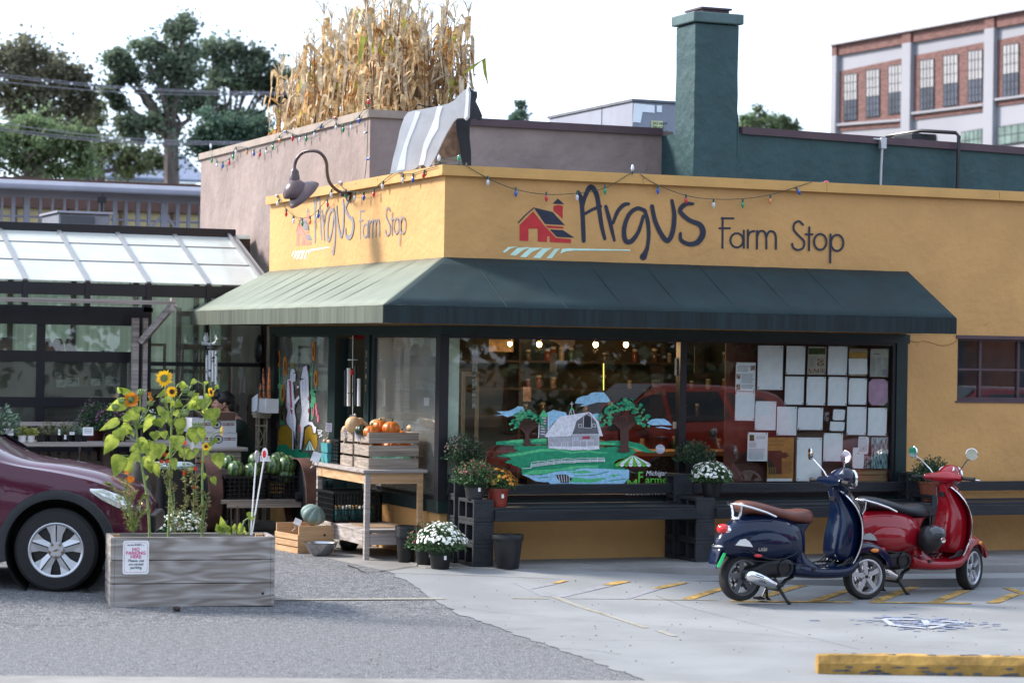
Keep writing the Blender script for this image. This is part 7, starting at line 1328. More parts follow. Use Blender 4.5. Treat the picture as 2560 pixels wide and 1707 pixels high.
 mb = MB(); mb.prism([(-.235, -.088, .45), (-.29, -.078, .335), (-.265, -.085, .33), (-.212, -.094, .445)], (0, -.003, 0)); B(mb, 'green_strip' if tag_green else 'side_strip', mat('neon_green', (.02, .55, .15), .5) if tag_green else M['black_plastic'], sm=False)
 mb = MB(); zloft(mb, [(.30,.46,.78,.155),(.335,.47,.70,.15),(.40,.47,.60,.135),(.50,.46,.565,.125),(.60,.46,.59,.125),(.68,.44,.65,.13)], e=3); B(mb, 'seat_column', paint)
 mb = MB(); xloft(mb, [(.45,.24,.36,.10),(.49,.225,.36,.165),(.56,.215,.338,.185),(.70,.205,.315,.192),(.88,.203,.31,.192),(1.0,.215,.325,.188),(1.07,.26,.37,.18),(1.12,.34,.42,.165)], e=3.2); B(mb, 'floorboard', paint)
 mb = MB()
 for k in range(4): mb.tube([(.86+.035*k, -.175+.012*k, .318), (.93+.035*k, -.17+.01*k, .332), (.985+.03*k, -.16+.01*k, .372+.008*k)], .006, 6)
 for k in range(4): mb.tube([(.86+.035*k, .175-.012*k, .318), (.93+.035*k, .17-.01*k, .332), (.985+.03*k, .16-.01*k, .372+.008*k)], .006, 6)
 B(mb, 'floor_ribs', M['black_plastic'])
 # leg shield: curved thick sheet
 mb = MB(); rows = crn([(.24,1.04,.14),(.30,1.09,.17),(.38,1.135,.195),(.50,1.175,.212),(.65,1.185,.21),(.78,1.155,.185),(.88,1.10,.14),(.945,1.045,.085)], 4); rs = []
 for z, xc, w_ in rows:
  fr = []; bk = []
  for j in range(13):
   u = -1+2*j/12; dx = -.085*abs(u)**2.2; th = .022*(1-abs(u)**6*.5); fr.append(Vector((xc+dx+.055*math.cos(u*PI/2)**2, u*w_, z))); bk.append(Vector((xc+dx-th, u*w_, z)))
  rs.append(fr+bk[::-1])
 mb.rings(rs); B(mb, 'leg_shield', paint)
 mb = MB()
 for s_ in (-1, 1): mb.tube([(xc-.085-.008, s_*(w_+.004), z) for z, xc, w_ in rows[6:]], .0075, 8)
 B(mb, 'chrome_edge_trim', M['chrome'])
 mb = MB(); zloft(mb, [(.36,.93,1.12,.13),(.42,.90,1.13,.15),(.55,.915,1.15,.155),(.68,.945,1.15,.145),(.78,.95,1.13,.115),(.88,.93,1.08,.075),(.96,.91,1.04,.055)], e=3.2); B(mb, 'inner_shield', paint)
 mb = MB(); mb.lathe([(.012, 0), (.012, -.006), (.001, -.007)], (.96, -.0, .80), 'x', 10); mb.box((.925, -.035, .86), (.935, .035, .90)); B(mb, 'lock_and_plate', M['black_plastic'], sm=False)
 mb = MB(); mb.rings([[Vector((1.28+r*math.cos(a)+.0, y, .20+r*math.sin(a))) for y, r in ((-.078, .222), (-.074, .262), (-.045, .288), (0, .297), (.045, .288), (.074, .262), (.078, .222), (.060, .222), (0, .270), (-.060, .222))] for a in [math.radians(d) for d in range(22, 158, 9)]])
 rz = Matrix.Translation((1.28, 0, 0)) @ Matrix.Rotation(steer, 4, 'Z') @ Matrix.Translation((-1.28, 0, 0)); mb.v = [tuple(rz @ Vector(v)) for v in mb.v]; B(mb, 'front_fender', paint)
 mb = MB(); p = rz @ Vector((1.33, -.083, .43)); mb.ball(p, (.042, .012, .018), 12, 8, Matrix.Rotation(steer, 3, 'Z')); B(mb, 'side_reflector', mat('amber_lens', (.75, .22, .02), .2, .05, 5, coat=.5) if 'amber_lens' not in bpy.data.materials else bpy.data.materials['amber_lens'])
 mb = MB(); mb.tube([rz @ Vector((1.28, .06, .20)), rz @ Vector((1.24, .065, .34)), Vector((1.12, .02, .5))], .02, 8); mb.cyl((1.12, 0, .45), (1.0, 0, .95), .025, n=10); B(mb, 'fork', M['black_plastic'])
 # headset
 hp = Vector((1.0, 0, 0)); RH = Matrix.Translation(hp) @ Matrix.Rotation(steer*.9, 4, 'Z') @ Matrix.Translation(-hp)
 def HB(mb, nm, m, par=None, sm=True): mb.v = [tuple(RH @ Vector(v)) for v in mb.v]; return B(mb, nm, m, par, sm)
 mb = MB(); zloft(mb, [(.93,.93,1.06,.05),(.97,.92,1.08,.07),(1.01,.90,1.10,.095),(1.05,.90,1.12,.10),(1.09,.93,1.12,.09),(1.125,.98,1.11,.06),(1.14,1.02,1.09,.03)], e=2.4)
 mb.rings([[Vector((.955-.045*abs(y)/.17+r*math.cos(a), y, 1.03+.0*abs(y)+r*.95*math.sin(a))) for a in [2*PI*k/16 for k in range(16)]] for y, r in ((-.185, .024), (-.165, .034), (-.12, .040), (-.06, .055), (0, .07), (.06, .055), (.12, .040), (.165, .034), (.185, .024))]); hs_ = HB(mb, 'handlebar_cover', paint)
 mb = MB(); mb.ball((1.075, 0, 1.045), (.065, .078, .078), 24, 14); HB(mb, 'headlight_shell', paint); mb = MB(); mb.lathe([(.078, .0), (.083, .008), (.083, .02), (.07, .024)], (1.115, 0, 1.045), 'x', 30, caps=False); HB(mb, 'headlight_ring', M['chrome']); mb = MB(); mb.lathe([(.072, .012), (.05, .03), (.001, .038)], (1.115, 0, 1.045), 'x', 24); HB(mb, 'headlight', mat('lamp_lens', (.7, .72, .75), .05, .02, 5, metal=.5) if 'lamp_lens' not in bpy.data.materials else bpy.data.materials['lamp_lens'])
 mb = MB(); rd = Matrix.Rotation(-.62, 3, 'Y'); rg = [rd @ Vector((.052*math.cos(a)*(1.1 if math.cos(a) > 0 else .85), .073*math.sin(a), .012)) + Vector((.975, 0, 1.092)) for a in [2*PI*k/24 for k in range(24)]]; r2 = [rd @ Vector((.056*math.cos(a)*(1.1 if math.cos(a) > 0 else .85), .078*math.sin(a), -.02)) + Vector((.975, 0, 1.092)) for a in [2*PI*k/24 for k in range(24)]]; mb.rings([r2, rg]); d_ = HB(mb, 'instrument_dial', mat('white_dial', (.62, .63, .66), .15, .05, 60, coat=.6) if 'white_dial' not in bpy.data.materials else bpy.data.materials['white_dial'], sm=False)
 mb = MB(); 
 for k in range(9): a = math.radians(20+k*40*.75); c_ = rd @ Vector((.026*math.cos(a), .045*math.sin(a), .0135)) + Vector((.975, 0, 1.092)); mb.cbox(c_, (.003, .009, .001), rd)
 mb.cbox(rd @ Vector((-.004, .006, .0145)) + Vector((.975, 0, 1.092)), (.045, .003, .001), rd); mb.cbox(rd @ Vector((-.03, 0, .0145)) + Vector((.975, 0, 1.092)), (.01, .03, .001), rd); HB(mb, 'dial_marks', M['black_plastic'], d_, False)
 for s_ in (-1, 1):
  mb = MB(); mb.tube([(.915, s_*.185, 1.03), (.905, s_*.30, 1.025)], .017, 12); mb.lathe([(.02, s_*.30), (.02, s_*.31), (.001, s_*.312)], (.905, 0, 1.025), 'y', 12); HB(mb, 'grip', M['rubber'])
  mb = MB(); mb.tube([(.95, s_*.17, 1.02), (.975, s_*.22, 1.02), (.965, s_*.33, 1.015)], [.008, .007, .008], 8); HB(mb, 'brake_lever', M['chrome'])
  mb = MB(); mb.box((.89, s_*.14-.022, 1.0), (.95, s_*.14+.022, 1.055)); HB(mb, 'switch_pod', M['black_plastic'], sm=False)
  mb = MB(); q = Vector((.88, s_*.29, 1.25)); mb.tube([(.95, s_*.125, 1.06), (.94, s_*.15, 1.10), (.90, s_*.235, 1.19), tuple(q+Vector((.01, -s_*.02, -.04)))], .006, 8); ms = HB(mb, 'mirror_stem', M['chrome'])
  rm_ = (Matrix.Rotation(s_*(-.35), 3, 'Z')); mb = MB(); mb.lathe([(.001, .022), (.035, .02), (.052, .008), (.055, -.004), (.05, -.008)], q, 'x', 26, rot=rm_); HB(mb, 'mirror', M['chrome']); mb = MB(); mb.lathe([(.0505, -.0085), (.001, -.0087)], q, 'x', 26, rot=rm_, caps=False); HB(mb, 'mirror_glass', mat('mirror_face', (.85, .87, .9), .02, 0, 5, metal=1) if 'mirror_face' not in bpy.data.materials else bpy.data.materials['mirror_face'])
 mb = MB(); xloft(mb, [(-.045,.80,.85,.05),(-.02,.775,.875,.10),(.06,.765,.875,.128),(.16,.755,.858,.138),(.28,.735,.828,.142),(.40,.705,.80,.140),(.50,.68,.795,.135),(.59,.662,.80,.125),(.66,.66,.79,.10),(.70,.685,.755,.05)], e=2.5); B(mb, 'seat', seatm)
 mb = MB(); mb.tube([(.245, -.155, .745), (.14, -.16, .785), (.0, -.155, .825), (-.07, -.12, .845), (-.10, -.05, .852), (-.10, .05, .852), (-.07, .12, .845), (0, .155, .825), (.14, .16, .785), (.245, .155, .745)], .010, 10); mb.tube([(-.05, -.08, .84), (-.045, -.06, .77), (-.06, -.04, .725)], .012, 8); mb.tube([(-.05, .08, .84), (-.045, .06, .77), (-.06, .04, .725)], .012, 8); mb.ball((-.06, 0, .725), (.04, .06, .022), 12, 8); B(mb, 'grab_rail', M['chrome'])
 mb = MB(); mb.ball((-.175, 0, .635), (.062, .07, .048), 18, 12, Matrix.Rotation(.5, 3, 'Y')); B(mb, 'tail_light', mat('red_lens', (.55, .015, .02), .1, .15, 30, coat=.6) if 'red_lens' not in bpy.data.materials else bpy.data.materials['red_lens']); mb = MB(); mb.ball((-.155, 0, .625), (.06, .078, .055), 18, 12, Matrix.Rotation(.5, 3, 'Y')); B(mb, 'tail_light_surround', M['chrome']); mb = MB(); mb.ball((-.235, 0, .50), (.03, .085, .018), 14, 8); B(mb, 'bumper_strip', M['chrome'])
 for s_ in (-1, 1):
  mb = MB(); pts = [(-.135, .515), (-.095, .56), (-.05, .568), (-.015, .545), (.015, .50)]; mb.prism([Vector((x, s_*(.118+.28*(x+.135)), z)) for x, z in pts], (-.012, s_*.018, 0)); B(mb, 'turn_signal', bpy.data.materials['lamp_lens'], sm=False)
  mb = MB(); mb.ball((.06, s_*.174, .425), (.042, .008, .014), 12, 8, Matrix.Rotation(.08, 3, 'Y')); B(mb, 'red_reflector', bpy.data.materials['red_lens'])
 if tag_green: text_mesh('LX50', .042, (1, 0, -.04), (0, 0, 1), (.085, -.186, .472), M['chrome'], None, None, shear=.2, bold=.001) and None
 if tag_green:
  tm = text_mesh('LX50', .040, (1, 0, -.04), (0, 0, 1), (.045, -.1905, .468), None, '', None, shear=.2, bold=.0012); B(tm, 'badge_lettering', M['chrome'], sm=False)
 # engine, exhaust, stand
 mb = MB(); xloft(mb, [(-.02,.20,.30,.04),(.08,.21,.33,.08),(.22,.22,.40,.11),(.38,.22,.42,.12),(.48,.25,.38,.10)], e=3); mb.lathe([(.075, -.10), (.075, -.135), (.05, -.14), (.045, -.125), (.001, -.125)], (.37, 0, .31), 'y', 20); mb.tube([(.28, -.06, .40), (.2, -.08, .43), (.05, -.06, .42)], .02, 8); B(mb, 'engine', M['black_plastic'])
 mb = MB(); a = Vector((-.05, -.16, .275)); b = Vector((.25, -.145, .175)); mb.tube([a, a.lerp(b, .04), a.lerp(b, .12), a.lerp(b, .3), a.lerp(b, .6), a.lerp(b, .85), a.lerp(b, 1)], [.012, .038, .052, .057, .052, .038, .030], 18); ex = B(mb, 'muffler', M['chrome']); mb = MB(); mb.tube([b, b+Vector((.08, .02, -.01)), (.40, -.08, .20), (.5, -.05, .23)], [.028, .02, .016, .016], 8); B(mb, 'exhaust_pipe', M['black_plastic'], ex)
 mb = MB(); dm = (b-a).normalized()
 for k in range(4):
  c_ = a.lerp(b, .36+.03*k) + Vector((0, -.0555+.001*k, .022-.015*k)); mb.beam(c_-dm*.042, c_+dm*.042, .004, .006)
 B(mb, 'muffler_slots', M['black_plastic'], ex, sm=False)
 mb = MB(); 
 for s_ in (-1, 1): mb.tube([(.30, s_*.06, .22), (.33, s_*.10, .13), (.37, s_*.15, .035), (.40, s_*.155, .008)], [.016, .014, .013, .018], 8)
 mb.tube([(.335, -.105, .12), (.335, .105, .12)], .012, 8); mb.tube([(.30, .06, .12), (.26, .06, .05), (.18, .07, .045)], .010, 6); mb.box((.22, .04, .03), (.28, .10, .045)); B(mb, 'centre_stand', M['black_plastic'])
 mb = MB(); mb.box((.60, -.195, .285), (.63, -.18, .31)); B(mb, 'peg', M['black_plastic'], sm=False)
 return t
blue = mat('dark_blue_lacquer', (.0013, .007, .030), .3, .03, 3, coat=.65, spec=.1); redp = mat('red_lacquer', (.24, .003, .010), .3, .03, 3, coat=.9, spec=.1)
scooter('motor_scooter', 'dark blue scooter with a brown seat parked nearest the camera', (1.66, -2.79, .005), math.radians(5.6), blue, mat('brown_leather', (.12, .040, .028), .42, .12, 12, .15, 60), math.radians(-4), True)
sx = Vector((4.36, -2.11)); y_ = math.radians(11)
scooter('motor_scooter', 'bright red scooter with a black seat parked beside the bench', (sx.x-1.28*math.cos(y_), sx.y-1.28*math.sin(y_), 0), y_, redp, mat('black_vinyl', (.016, .019, .026), .4, .1, 12, .15, 60), math.radians(22), False)
p = PN(2100+800/3.563, 1100+880/3.563, (3.7, -2.45, 0), _f); t = thing('crash_helmet', 'black crash helmet hanging between the red scooter seat and shield', 'helmet', p); mb = MB(); mb.ball(p, (.115, .12, .125), 24, 16, Matrix.Rotation(.4, 3, 'Y')); mb.build('shell', mat('matt_black_shell', (.012, .012, .014), .35), t, smooth=True)
mb = MB(); mb.ball(p+CR*.045-_f*.02+Vector((0, 0, .05)), (.095, .10, .075), 18, 12); mb.build('visor', mat('smoked_visor', (.02, .025, .035), .1, coat=.8), t, smooth=True); mb = MB(); mb.lathe([(.025, -.125), (.022, -.132), (.001, -.133)], p+CR*.05, 'y', 16); mb.build('pivot', M['chrome'], t); mb = MB(); mb.tube([p+Vector((0, 0, .1)), p+Vector((.0, 0, .2)), p+Vector((-.02, 0, .26))], .008, 6); mb.build('strap', M['black_plastic'], t)
# ============================================================ CARS
def car(name, label, loc, yaw, paint, cat='car'):
 t = thing(name, label, cat, loc, yaw); S = [(-3.42,.42,1.0,.60,1.08,.50),(-3.32,.28,1.12,.78,1.42,.55),(-3.1,.24,1.18,.85,1.58,.57),(-2.5,.22,1.19,.885,1.655,.585),(-1.8,.22,1.17,.89,1.68,.59),(-1.35,.22,1.15,.89,1.655,.58),(-.95,.22,1.12,.888,1.42,.62),(-.62,.22,1.07,.885,1.16,.70),(-.34,.22,1.01,.88,1.03,.70),(.0,.22,.955,.865,.985,.66),(.3,.22,.885,.82,.925,.6),(.48,.23,.80,.74,.85,.54),(.61,.25,.72,.62,.77,.46),(.70,.30,.62,.42,.66,.34)]
 rs = []
 for x, zb, zs, ws, zt, wt in crn(S, 5):
  h = [(0, zb), (ws*.7, zb), (ws*.96, zb+.03), (ws*1.0, zb+.16), (ws*1.005, (zb+zs)/2), (ws*1.0, zs-.16), (ws*.985, zs-.05), (ws*.955, zs), (wt+(ws-wt)*.45, zs+(zt-zs)*.5), (wt+.03, zt-.05), (wt-.05, zt), (wt*.5, zt+.015), (0, zt+.02)]
  rs.append([Vector((x, -y, z)) for y, z in h] + [Vector((x, y, z)) for y, z in h[-2:0:-1]])
 mb = MB(); mb.rings(rs); body = mb.build('body', paint, t, smooth=True, local=True)
 cut = MB()
 for x in (0, -2.56): cut.lathe([(.415, -1.2), (.415, 1.2)], (x, 0, .345), 'y', 40)
 me = bpy.data.meshes.new('arch'); me.from_pydata([tuple(v) for v in cut.v], [], cut.f); co_ = bpy.data.objects.new('arch_cutter', me); COL.objects.link(co_); co_.parent = t
 for m_ in (body.data, me):
  bm = bmesh.new(); bm.from_mesh(m_); bmesh.ops.recalc_face_normals(bm, faces=bm.faces[:]); bm.to_mesh(m_); bm.free()
 bo = body.modifiers.new('b', 'BOOLEAN'); bo.object = co_; bo.operation = 'DIFFERENCE'; bo.solver = 'EXACT'; bpy.context.view_layer.update()
 dg = bpy.context.evaluated_depsgraph_get(); nm_ = bpy.data.meshes.new_from_object(body.evaluated_get(dg)); body.modifiers.clear(); body.data = nm_; bpy.data.objects.remove(co_)
 nm_.polygons.foreach_set('use_smooth', [True]*len(nm_.polygons)); nm_.set_sharp_from_angle(angle=math.radians(35))
 clad = mat('grey_cladding', (.022, .024, .028), .6, .1, 20) if 'grey_cladding' not in bpy.data.materials else bpy.data.materials['grey_cladding']
 for x in (0, -2.56):
  for s_ in (-1, 1):
   mb = MB(); mb.rings([[Vector((x+r*math.cos(a), s_*(w_*(1 if x+r*math.cos(a) < .3 else 1-.35*(x+r*math.cos(a)-.3)**1.2)), .345+r*math.sin(a))) for r, w_ in ((.405, .80), (.405, .897), (.425, .903), (.470, .897), (.478, .87))] for a in [math.radians(d) for d in range(-22, 203, 9)]]); mb.build('wheel_arch_trim', clad, t, smooth=True, local=True)
   mb = MB(); mb.lathe([(.41, s_*.87), (.41, s_*.45), (.001, s_*.449)], (x, 0, .345), 'y', 40, caps=False); mb.build('wheel_well', M['rubber'], t, smooth=True, local=True)
   y0 = s_*.80; mb = MB(); mb.lathe([(.20, s_*-.20), (.31, s_*-.19), (.335, s_*-.14), (.338, 0), (.335, s_*.045), (.31, s_*.07), (.215, s_*.075), (.21, s_*.04)], (x, y0, .338), 'y', 48, caps=False); w0 = mb.build('wheel', M['rubber'], t, smooth=True, local=True)
   mb = MB(); c = Vector((x, y0+s_*.045, .338)); mb.lathe([(.200, s_*.066), (.215, s_*.077), (.235, s_*.070), (.228, s_*.06)], (x, y0, .338), 'y', 48, caps=False); mb.lathe([(.001, s_*.028), (.055, s_*.028), (.062, s_*.02), (.075, s_*.0)], c, 'y', 30, caps=False)
   for k in range(5):
    for q in (-1, 1):
     a = 2*PI*k/5+PI/2; d = Vector((math.cos(a), 0, math.sin(a))); n2 = Vector((-d.z, 0, d.x)); mb.prism([c+d*.045+n2*.004*q+Vector((0, s_*.014, 0)), c+d*.225+n2*.006*q+Vector((0, s_*.024, 0)), c+d*.200+n2*.088*q+Vector((0, s_*.018, 0)), c+d*.125+n2*.050*q+Vector((0, s_*.008, 0)), c+d*.05+n2*.036*q+Vector((0, s_*.006, 0))], (0, -s_*.02, 0))
   mb.build('hubcap', M['alloy'], w0, local=True); mb = MB(); mb.lathe([(.215, -.0), (.001, -.001)], (x, y0+s_*.02, .338), 'y', 30, caps=False); mb.build('brake_shadow_plate', M['black_plastic'], w0, local=True)
   mb = MB()
   for k in range(5): a = 2*PI*k/5+PI/2+PI/5; mb.lathe([(.012, s_*.03), (.010, s_*.042), (.001, s_*.043)], c+Vector((.052*math.cos(a), 0, .052*math.sin(a))), 'y', 8)
   mb.prism([c+Vector((dx, s_*.031, dz)) for dx, dz in ((-.028, -.012), (-.006, -.008), (-.004, -.014), (.016, -.002), (.03, .008), (.008, .006), (.006, .012), (-.014, .0))], (0, s_*.002, 0)); mb.build('bolts_and_emblem', mat('gold_bronze', (.28, .17, .10), .3, metal=.6) if 'gold_bronze' not in bpy.data.materials else bpy.data.materials['gold_bronze'], w0, local=True)
 mb = MB()
 for s_ in (-1, 1):
  for a_, b_ in ((-2.08, -.48),): mb.box((a_, s_*.86, .20), (b_, s_*.902, .40))
  mb.prism([(.478*.97+x_, s_*.86, z_) for x_, z_ in ((0, .2), (.2, .22), (.2, .40), (.0, .42))], (0, s_*.012, 0))
 mb.build('sill_cladding', clad, t, local=True, bevel=.01)
 gg = mat('dark_car_glass', (.010, .018, .024), .04, .05, 3, coat=1) if 'dark_car_glass' not in bpy.data.materials else bpy.data.materials['dark_car_glass']
 for s_ in (-1, 1):
  for poly in ([(-.54, 1.08), (-.49, 1.085), (-.48, 1.10), (-.56, 1.15), (-.72, 1.24), (-.78, 1.27), (-.78, 1.09)], [(-.82, 1.10), (-.82, 1.29), (-1.05, 1.50), (-1.35, 1.585), (-1.35, 1.18)], [(-1.42, 1.20), (-1.42, 1.585), (-2.2, 1.60), (-2.3, 1.25), (-2.1, 1.21)], [(-2.4, 1.27), (-2.3, 1.59), (-2.9, 1.52), (-3.0, 1.30)]):
   def yy(x, z):
    r_ = min(crn(S, 5), key=lambda q: abs(q[0]-x)); zs, ws, zt, wt = r_[2:]; k = min(1, max(0, (z-zs)/max(.05, zt-.05-zs))); return ws*.955+(wt+.03-ws*.955)*k+.014
   mb = MB(); mb.prism([Vector((x, s_*yy(x, z), z)) for x, z in poly], (0, -s_*.004, 0)); mb.build('side_window', gg, t, local=True)
  mb = MB(); mb.tube([(-.50, s_*.892, .25), (-.47, s_*.898, .6), (-.455, s_*.893, .9), (-.50, s_*.88, 1.03)], .004, 5); mb.tube([(-1.39, s_*.896, .42), (-1.39, s_*.899, .8), (-1.39, s_*.87, 1.18)], .004, 5);  mb.build('door_seams', M['black_plastic'], t, local=True)
  mb = MB(); mb.rings([[Vector((x, s_*(w_+.012), z0)), Vector((x, s_*(w_+.016), (z0+z1)/2)), Vector((x, s_*(w_-.01), z1)), Vector((x, s_*(w_-.08), z1)), Vector((x, s_*(w_-.08), z0))] for x, w_, z0, z1 in ((.26, .828, .81, .835), (.36, .80, .74, .83), (.47, .745, .68, .785), (.57, .65, .65, .735), (.64, .55, .63, .69))]); mb.build('headlight', bpy.data.materials['lamp_lens'], t, smooth=True, local=True)
  mb = MB(); mb.ball((-.86, s_*.99, 1.16), (.08, .10, .07), 16, 10); mb.tube([(-.84, s_*.86, 1.14), (-.86, s_*.95, 1.14)], .02, 6); mb.build('door_mirror', paint, t, smooth=True, local=True)
  mb = MB(); mb.box((-1.30, s_*.885, .98), (-1.12, s_*.925, 1.01)); mb.build('door_handle', M['chrome'], t, local=True, bevel=.005)
 mb = MB(); mb.prism([(-.66, -.62, 1.19), (-.66, .62, 1.19), (-1.28, .52, 1.66), (-1.28, -.52, 1.66)], (.01, 0, .02)); mb.build('windscreen', gg, t, local=True)
 mb = MB(); mb.box((.66, -.38, .45), (.75, .38, .6)); mb.build('grille', M['black_plastic'], t, local=True, bevel=.02)
 return t
gc = PG(141, 1476); head = -TH + math.radians(3)
car('parked_car', 'dark plum compact suv entering at the left edge, silver five spoke hubcap', (gc.x + .80*math.cos(head+PI/2)*1., gc.y + .80*math.sin(head+PI/2), gc.z-.005), head, mat('plum_lacquer', (.070, .007, .026), .3, .04, 3, coat=.8, spec=.1))
car('parked_car', 'red car parked along the street, seen reflected in the shop window', (4.7, -8.4, 0), math.radians(178), mat('red_car_lacquer', (.26, .022, .018), .25, .04, 3, coat=1.))
car('parked_car', 'second red car across the kerb, seen only as a reflection', (9.9, -8.6, 0), math.radians(179), mat('deep_red_car_lacquer', (.20, .008, .014), .25, .04, 3, coat=1.))
# ============================================================ PLANTER WITH SUNFLOWERS
a, b = PG(285, 1516), PG(675, 1516); pz = (a.z+b.z)/2; ang = math.atan2(b.y-a.y, b.x-a.x); L_ = (Vector((b.x, b.y))-Vector((a.x, a.y))).length; Hh = .555
pt = thing('timber_planter', 'weathered timber planter box with a no parking sign', 'planter', (a.x, a.y, pz), ang); plk = mat('grained_grey_plank', (.16, .125, .115), .75, .15, 3, .3, 10, stretch=(.5, 1, 9), col2=(.33, .30, .30), mixlo=.3, mixhi=.72, grime=.25)
# growth-ring grain
plk2 = bpy.data.materials.new('grey_plank_wood'); plk2.use_nodes = True; n3 = plk2.node_tree; bs = n3.nodes['Principled BSDF']; bs.inputs['Roughness'].default_value = .75; tc = N(n3, 'TexCoord'); mp3 = N(n3, 'Mapping'); mp3.inputs['Scale'].default_value = (.9, 1, 5.2); n3.links.new(tc.outputs['Object'], mp3.inputs[0])
nz = N(n3, 'TexNoise'); nz.inputs['Scale'].default_value = 1.3; nz.inputs['Detail'].default_value = 1.5; n3.links.new(mp3.outputs[0], nz.inputs[0]); mu = N(n3, 'Math', operation='MULTIPLY'); mu.inputs[1].default_value = 44; n3.links.new(nz.outputs[0], mu.inputs[0]); si = N(n3, 'Math', operation='SINE'); n3.links.new(mu.outputs[0], si.inputs[0])
r3 = N(n3, 'ValToRGB'); r3.color_ramp.elements[0].color = (.25, .215, .19, 1); r3.color_ramp.elements[1].color = (.40, .37, .35, 1); mr = N(n3, 'MapRange'); mr.inputs[1].default_value = -1; mr.inputs[2].default_value = 1; n3.links.new(si.outputs[0], mr.inputs[0]); n3.links.new(mr.outputs[0], r3.inputs[0])
n4 = N(n3, 'TexNoise'); n4.inputs['Scale'].default_value = 9; n4.inputs['Detail'].default_value = 6; mp4 = N(n3, 'Mapping'); mp4.inputs['Scale'].default_value = (.25, 1, 3); n3.links.new(tc.outputs['Object'], mp4.inputs[0]); n3.links.new(mp4.outputs[0], n4.inputs[0]); mm = N(n3, 'Mix', data_type='RGBA', blend_type='MULTIPLY'); mm.inputs[0].default_value = .75; r4 = N(n3, 'ValToRGB'); r4.color_ramp.elements[0].position = .35; r4.color_ramp.elements[0].color = (.55, .52, .5, 1); r4.color_ramp.elements[1].position = .62; n3.links.new(n4.outputs[0], r4.inputs[0]); n3.links.new(r3.outputs[0], mm.inputs[6]); n3.links.new(r4.outputs[0], mm.inputs[7]); n3.links.new(mm.outputs[2], bs.inputs['Base Color'])
D_ = .44
for i in range(3):
 z0, z1 = Hh*i/3+.002, Hh*(i+1)/3-.004
 for y0, y1 in ((0, .035), (D_-.035, D_)): mb = MB(); mb.box((.0, y0, z0), (L_, y1, z1)); o = mb.build('plank', plk2, pt, local=True, bevel=.003); 
 for x0, x1 in ((-.034, -.001), (L_+.001, L_+.034)): mb = MB(); mb.box((x0, .0, z0), (x1, D_, z1)); mb.build('end_plank', plk2, pt, local=True, bevel=.003)
mb = MB(); [mb.box((x, .036, .01), (x+.06, .09, Hh-.01)) for x in (.01, L_-.07)]; [mb.box((x, D_-.09, .01), (x+.06, D_-.036, Hh-.01)) for x in (.01, L_-.07)]; mb.build('corner_post', M['fresh_wood'], pt, local=True)
mb = MB(); mb.box((.0, .036, .3), (L_, D_-.036, Hh-.05)); mb.build('soil', mat('dark_soil', (.03, .02, .014), .95, .3, 30, .8, 40), pt, local=True)
mb = MB(); mb.lathe([(.012, -.0006), (.001, -.0016)], (L_-.06, 0, .10), 'y', 10); mb.build('knot_hole', M['black_plastic'], pt, local=True)
sg = thing('no_parking_sign', 'small white no parking sign screwed to the planter front', 'sign', (a.x, a.y, pz), ang); zc = lambda x, y: PN(240+x/2.375, 880+y/2.375, (a.x, a.y, pz), Vector((math.sin(ang), -math.cos(ang), 0)))
u_ = Vector((math.cos(ang), math.sin(ang), 0)); nf_ = Vector((math.sin(ang), -math.cos(ang), 0)); A, B = zc(160, 1118), zc(312, 1316); w_ = (B-A).dot(u_); h_ = A.z-B.z; r_ = .02
def rr_pts(o, w, h, r, off): return [o+u_*(cx+r*math.cos(math.radians(t0+q*30)))+Vector((0, 0, cz+r*math.sin(math.radians(t0+q*30))))+nf_*off for cx, cz, t0 in ((w-r, -r, 0), (r, -r, 90), (r, -h+r, 180), (w-r, -h+r, 270)) for q in range(4)]
mb = MB(); mb.prism(rr_pts(A, w_, h_, r_, .004), nf_*.004); mb.build('plate', M['white'], sg)
mb = MB(); o_ = rr_pts(A+u_*.012-Vector((0, 0, .014)), w_-.024, h_-.028, .014, .0085); i_ = rr_pts(A+u_*.0145-Vector((0, 0, .0165)), w_-.029, h_-.033, .012, .0085); [mb.poly([o_[k], o_[(k+1) % 16], i_[(k+1) % 16], i_[k]]) for k in range(16)]; mg = mat('magenta_print', (.50, .03, .17), .6); mb.build('border_line', mg, sg)
gp2 = mat('grey_lettering', (.16, .14, .19), .6)
for s_, y, sz, m_, sx_, sh2 in (('we are SORRY.....', 1147, .0185, gp2, 1.0, 0), ('NO', 1178, .037, mg, 1., 0), ('PARKING', 1200, .037, mg, 1., 0), ('HERE', 1222, .037, mg, 1., 0), ('Please use', 1243, .029, gp2, 1.05, .2), ('on-street', 1264, .029, gp2, 1.05, .2), ('parking', 1284, .029, gp2, 1.05, .2)):
 c = zc(236, y); text_mesh(s_, sz, u_, (0, 0, 1), c+nf_*.0092, m_, 'lettering', sg, align='CENTER', bold=.0009, ext=.0003, sx=sx_, shear=sh2)
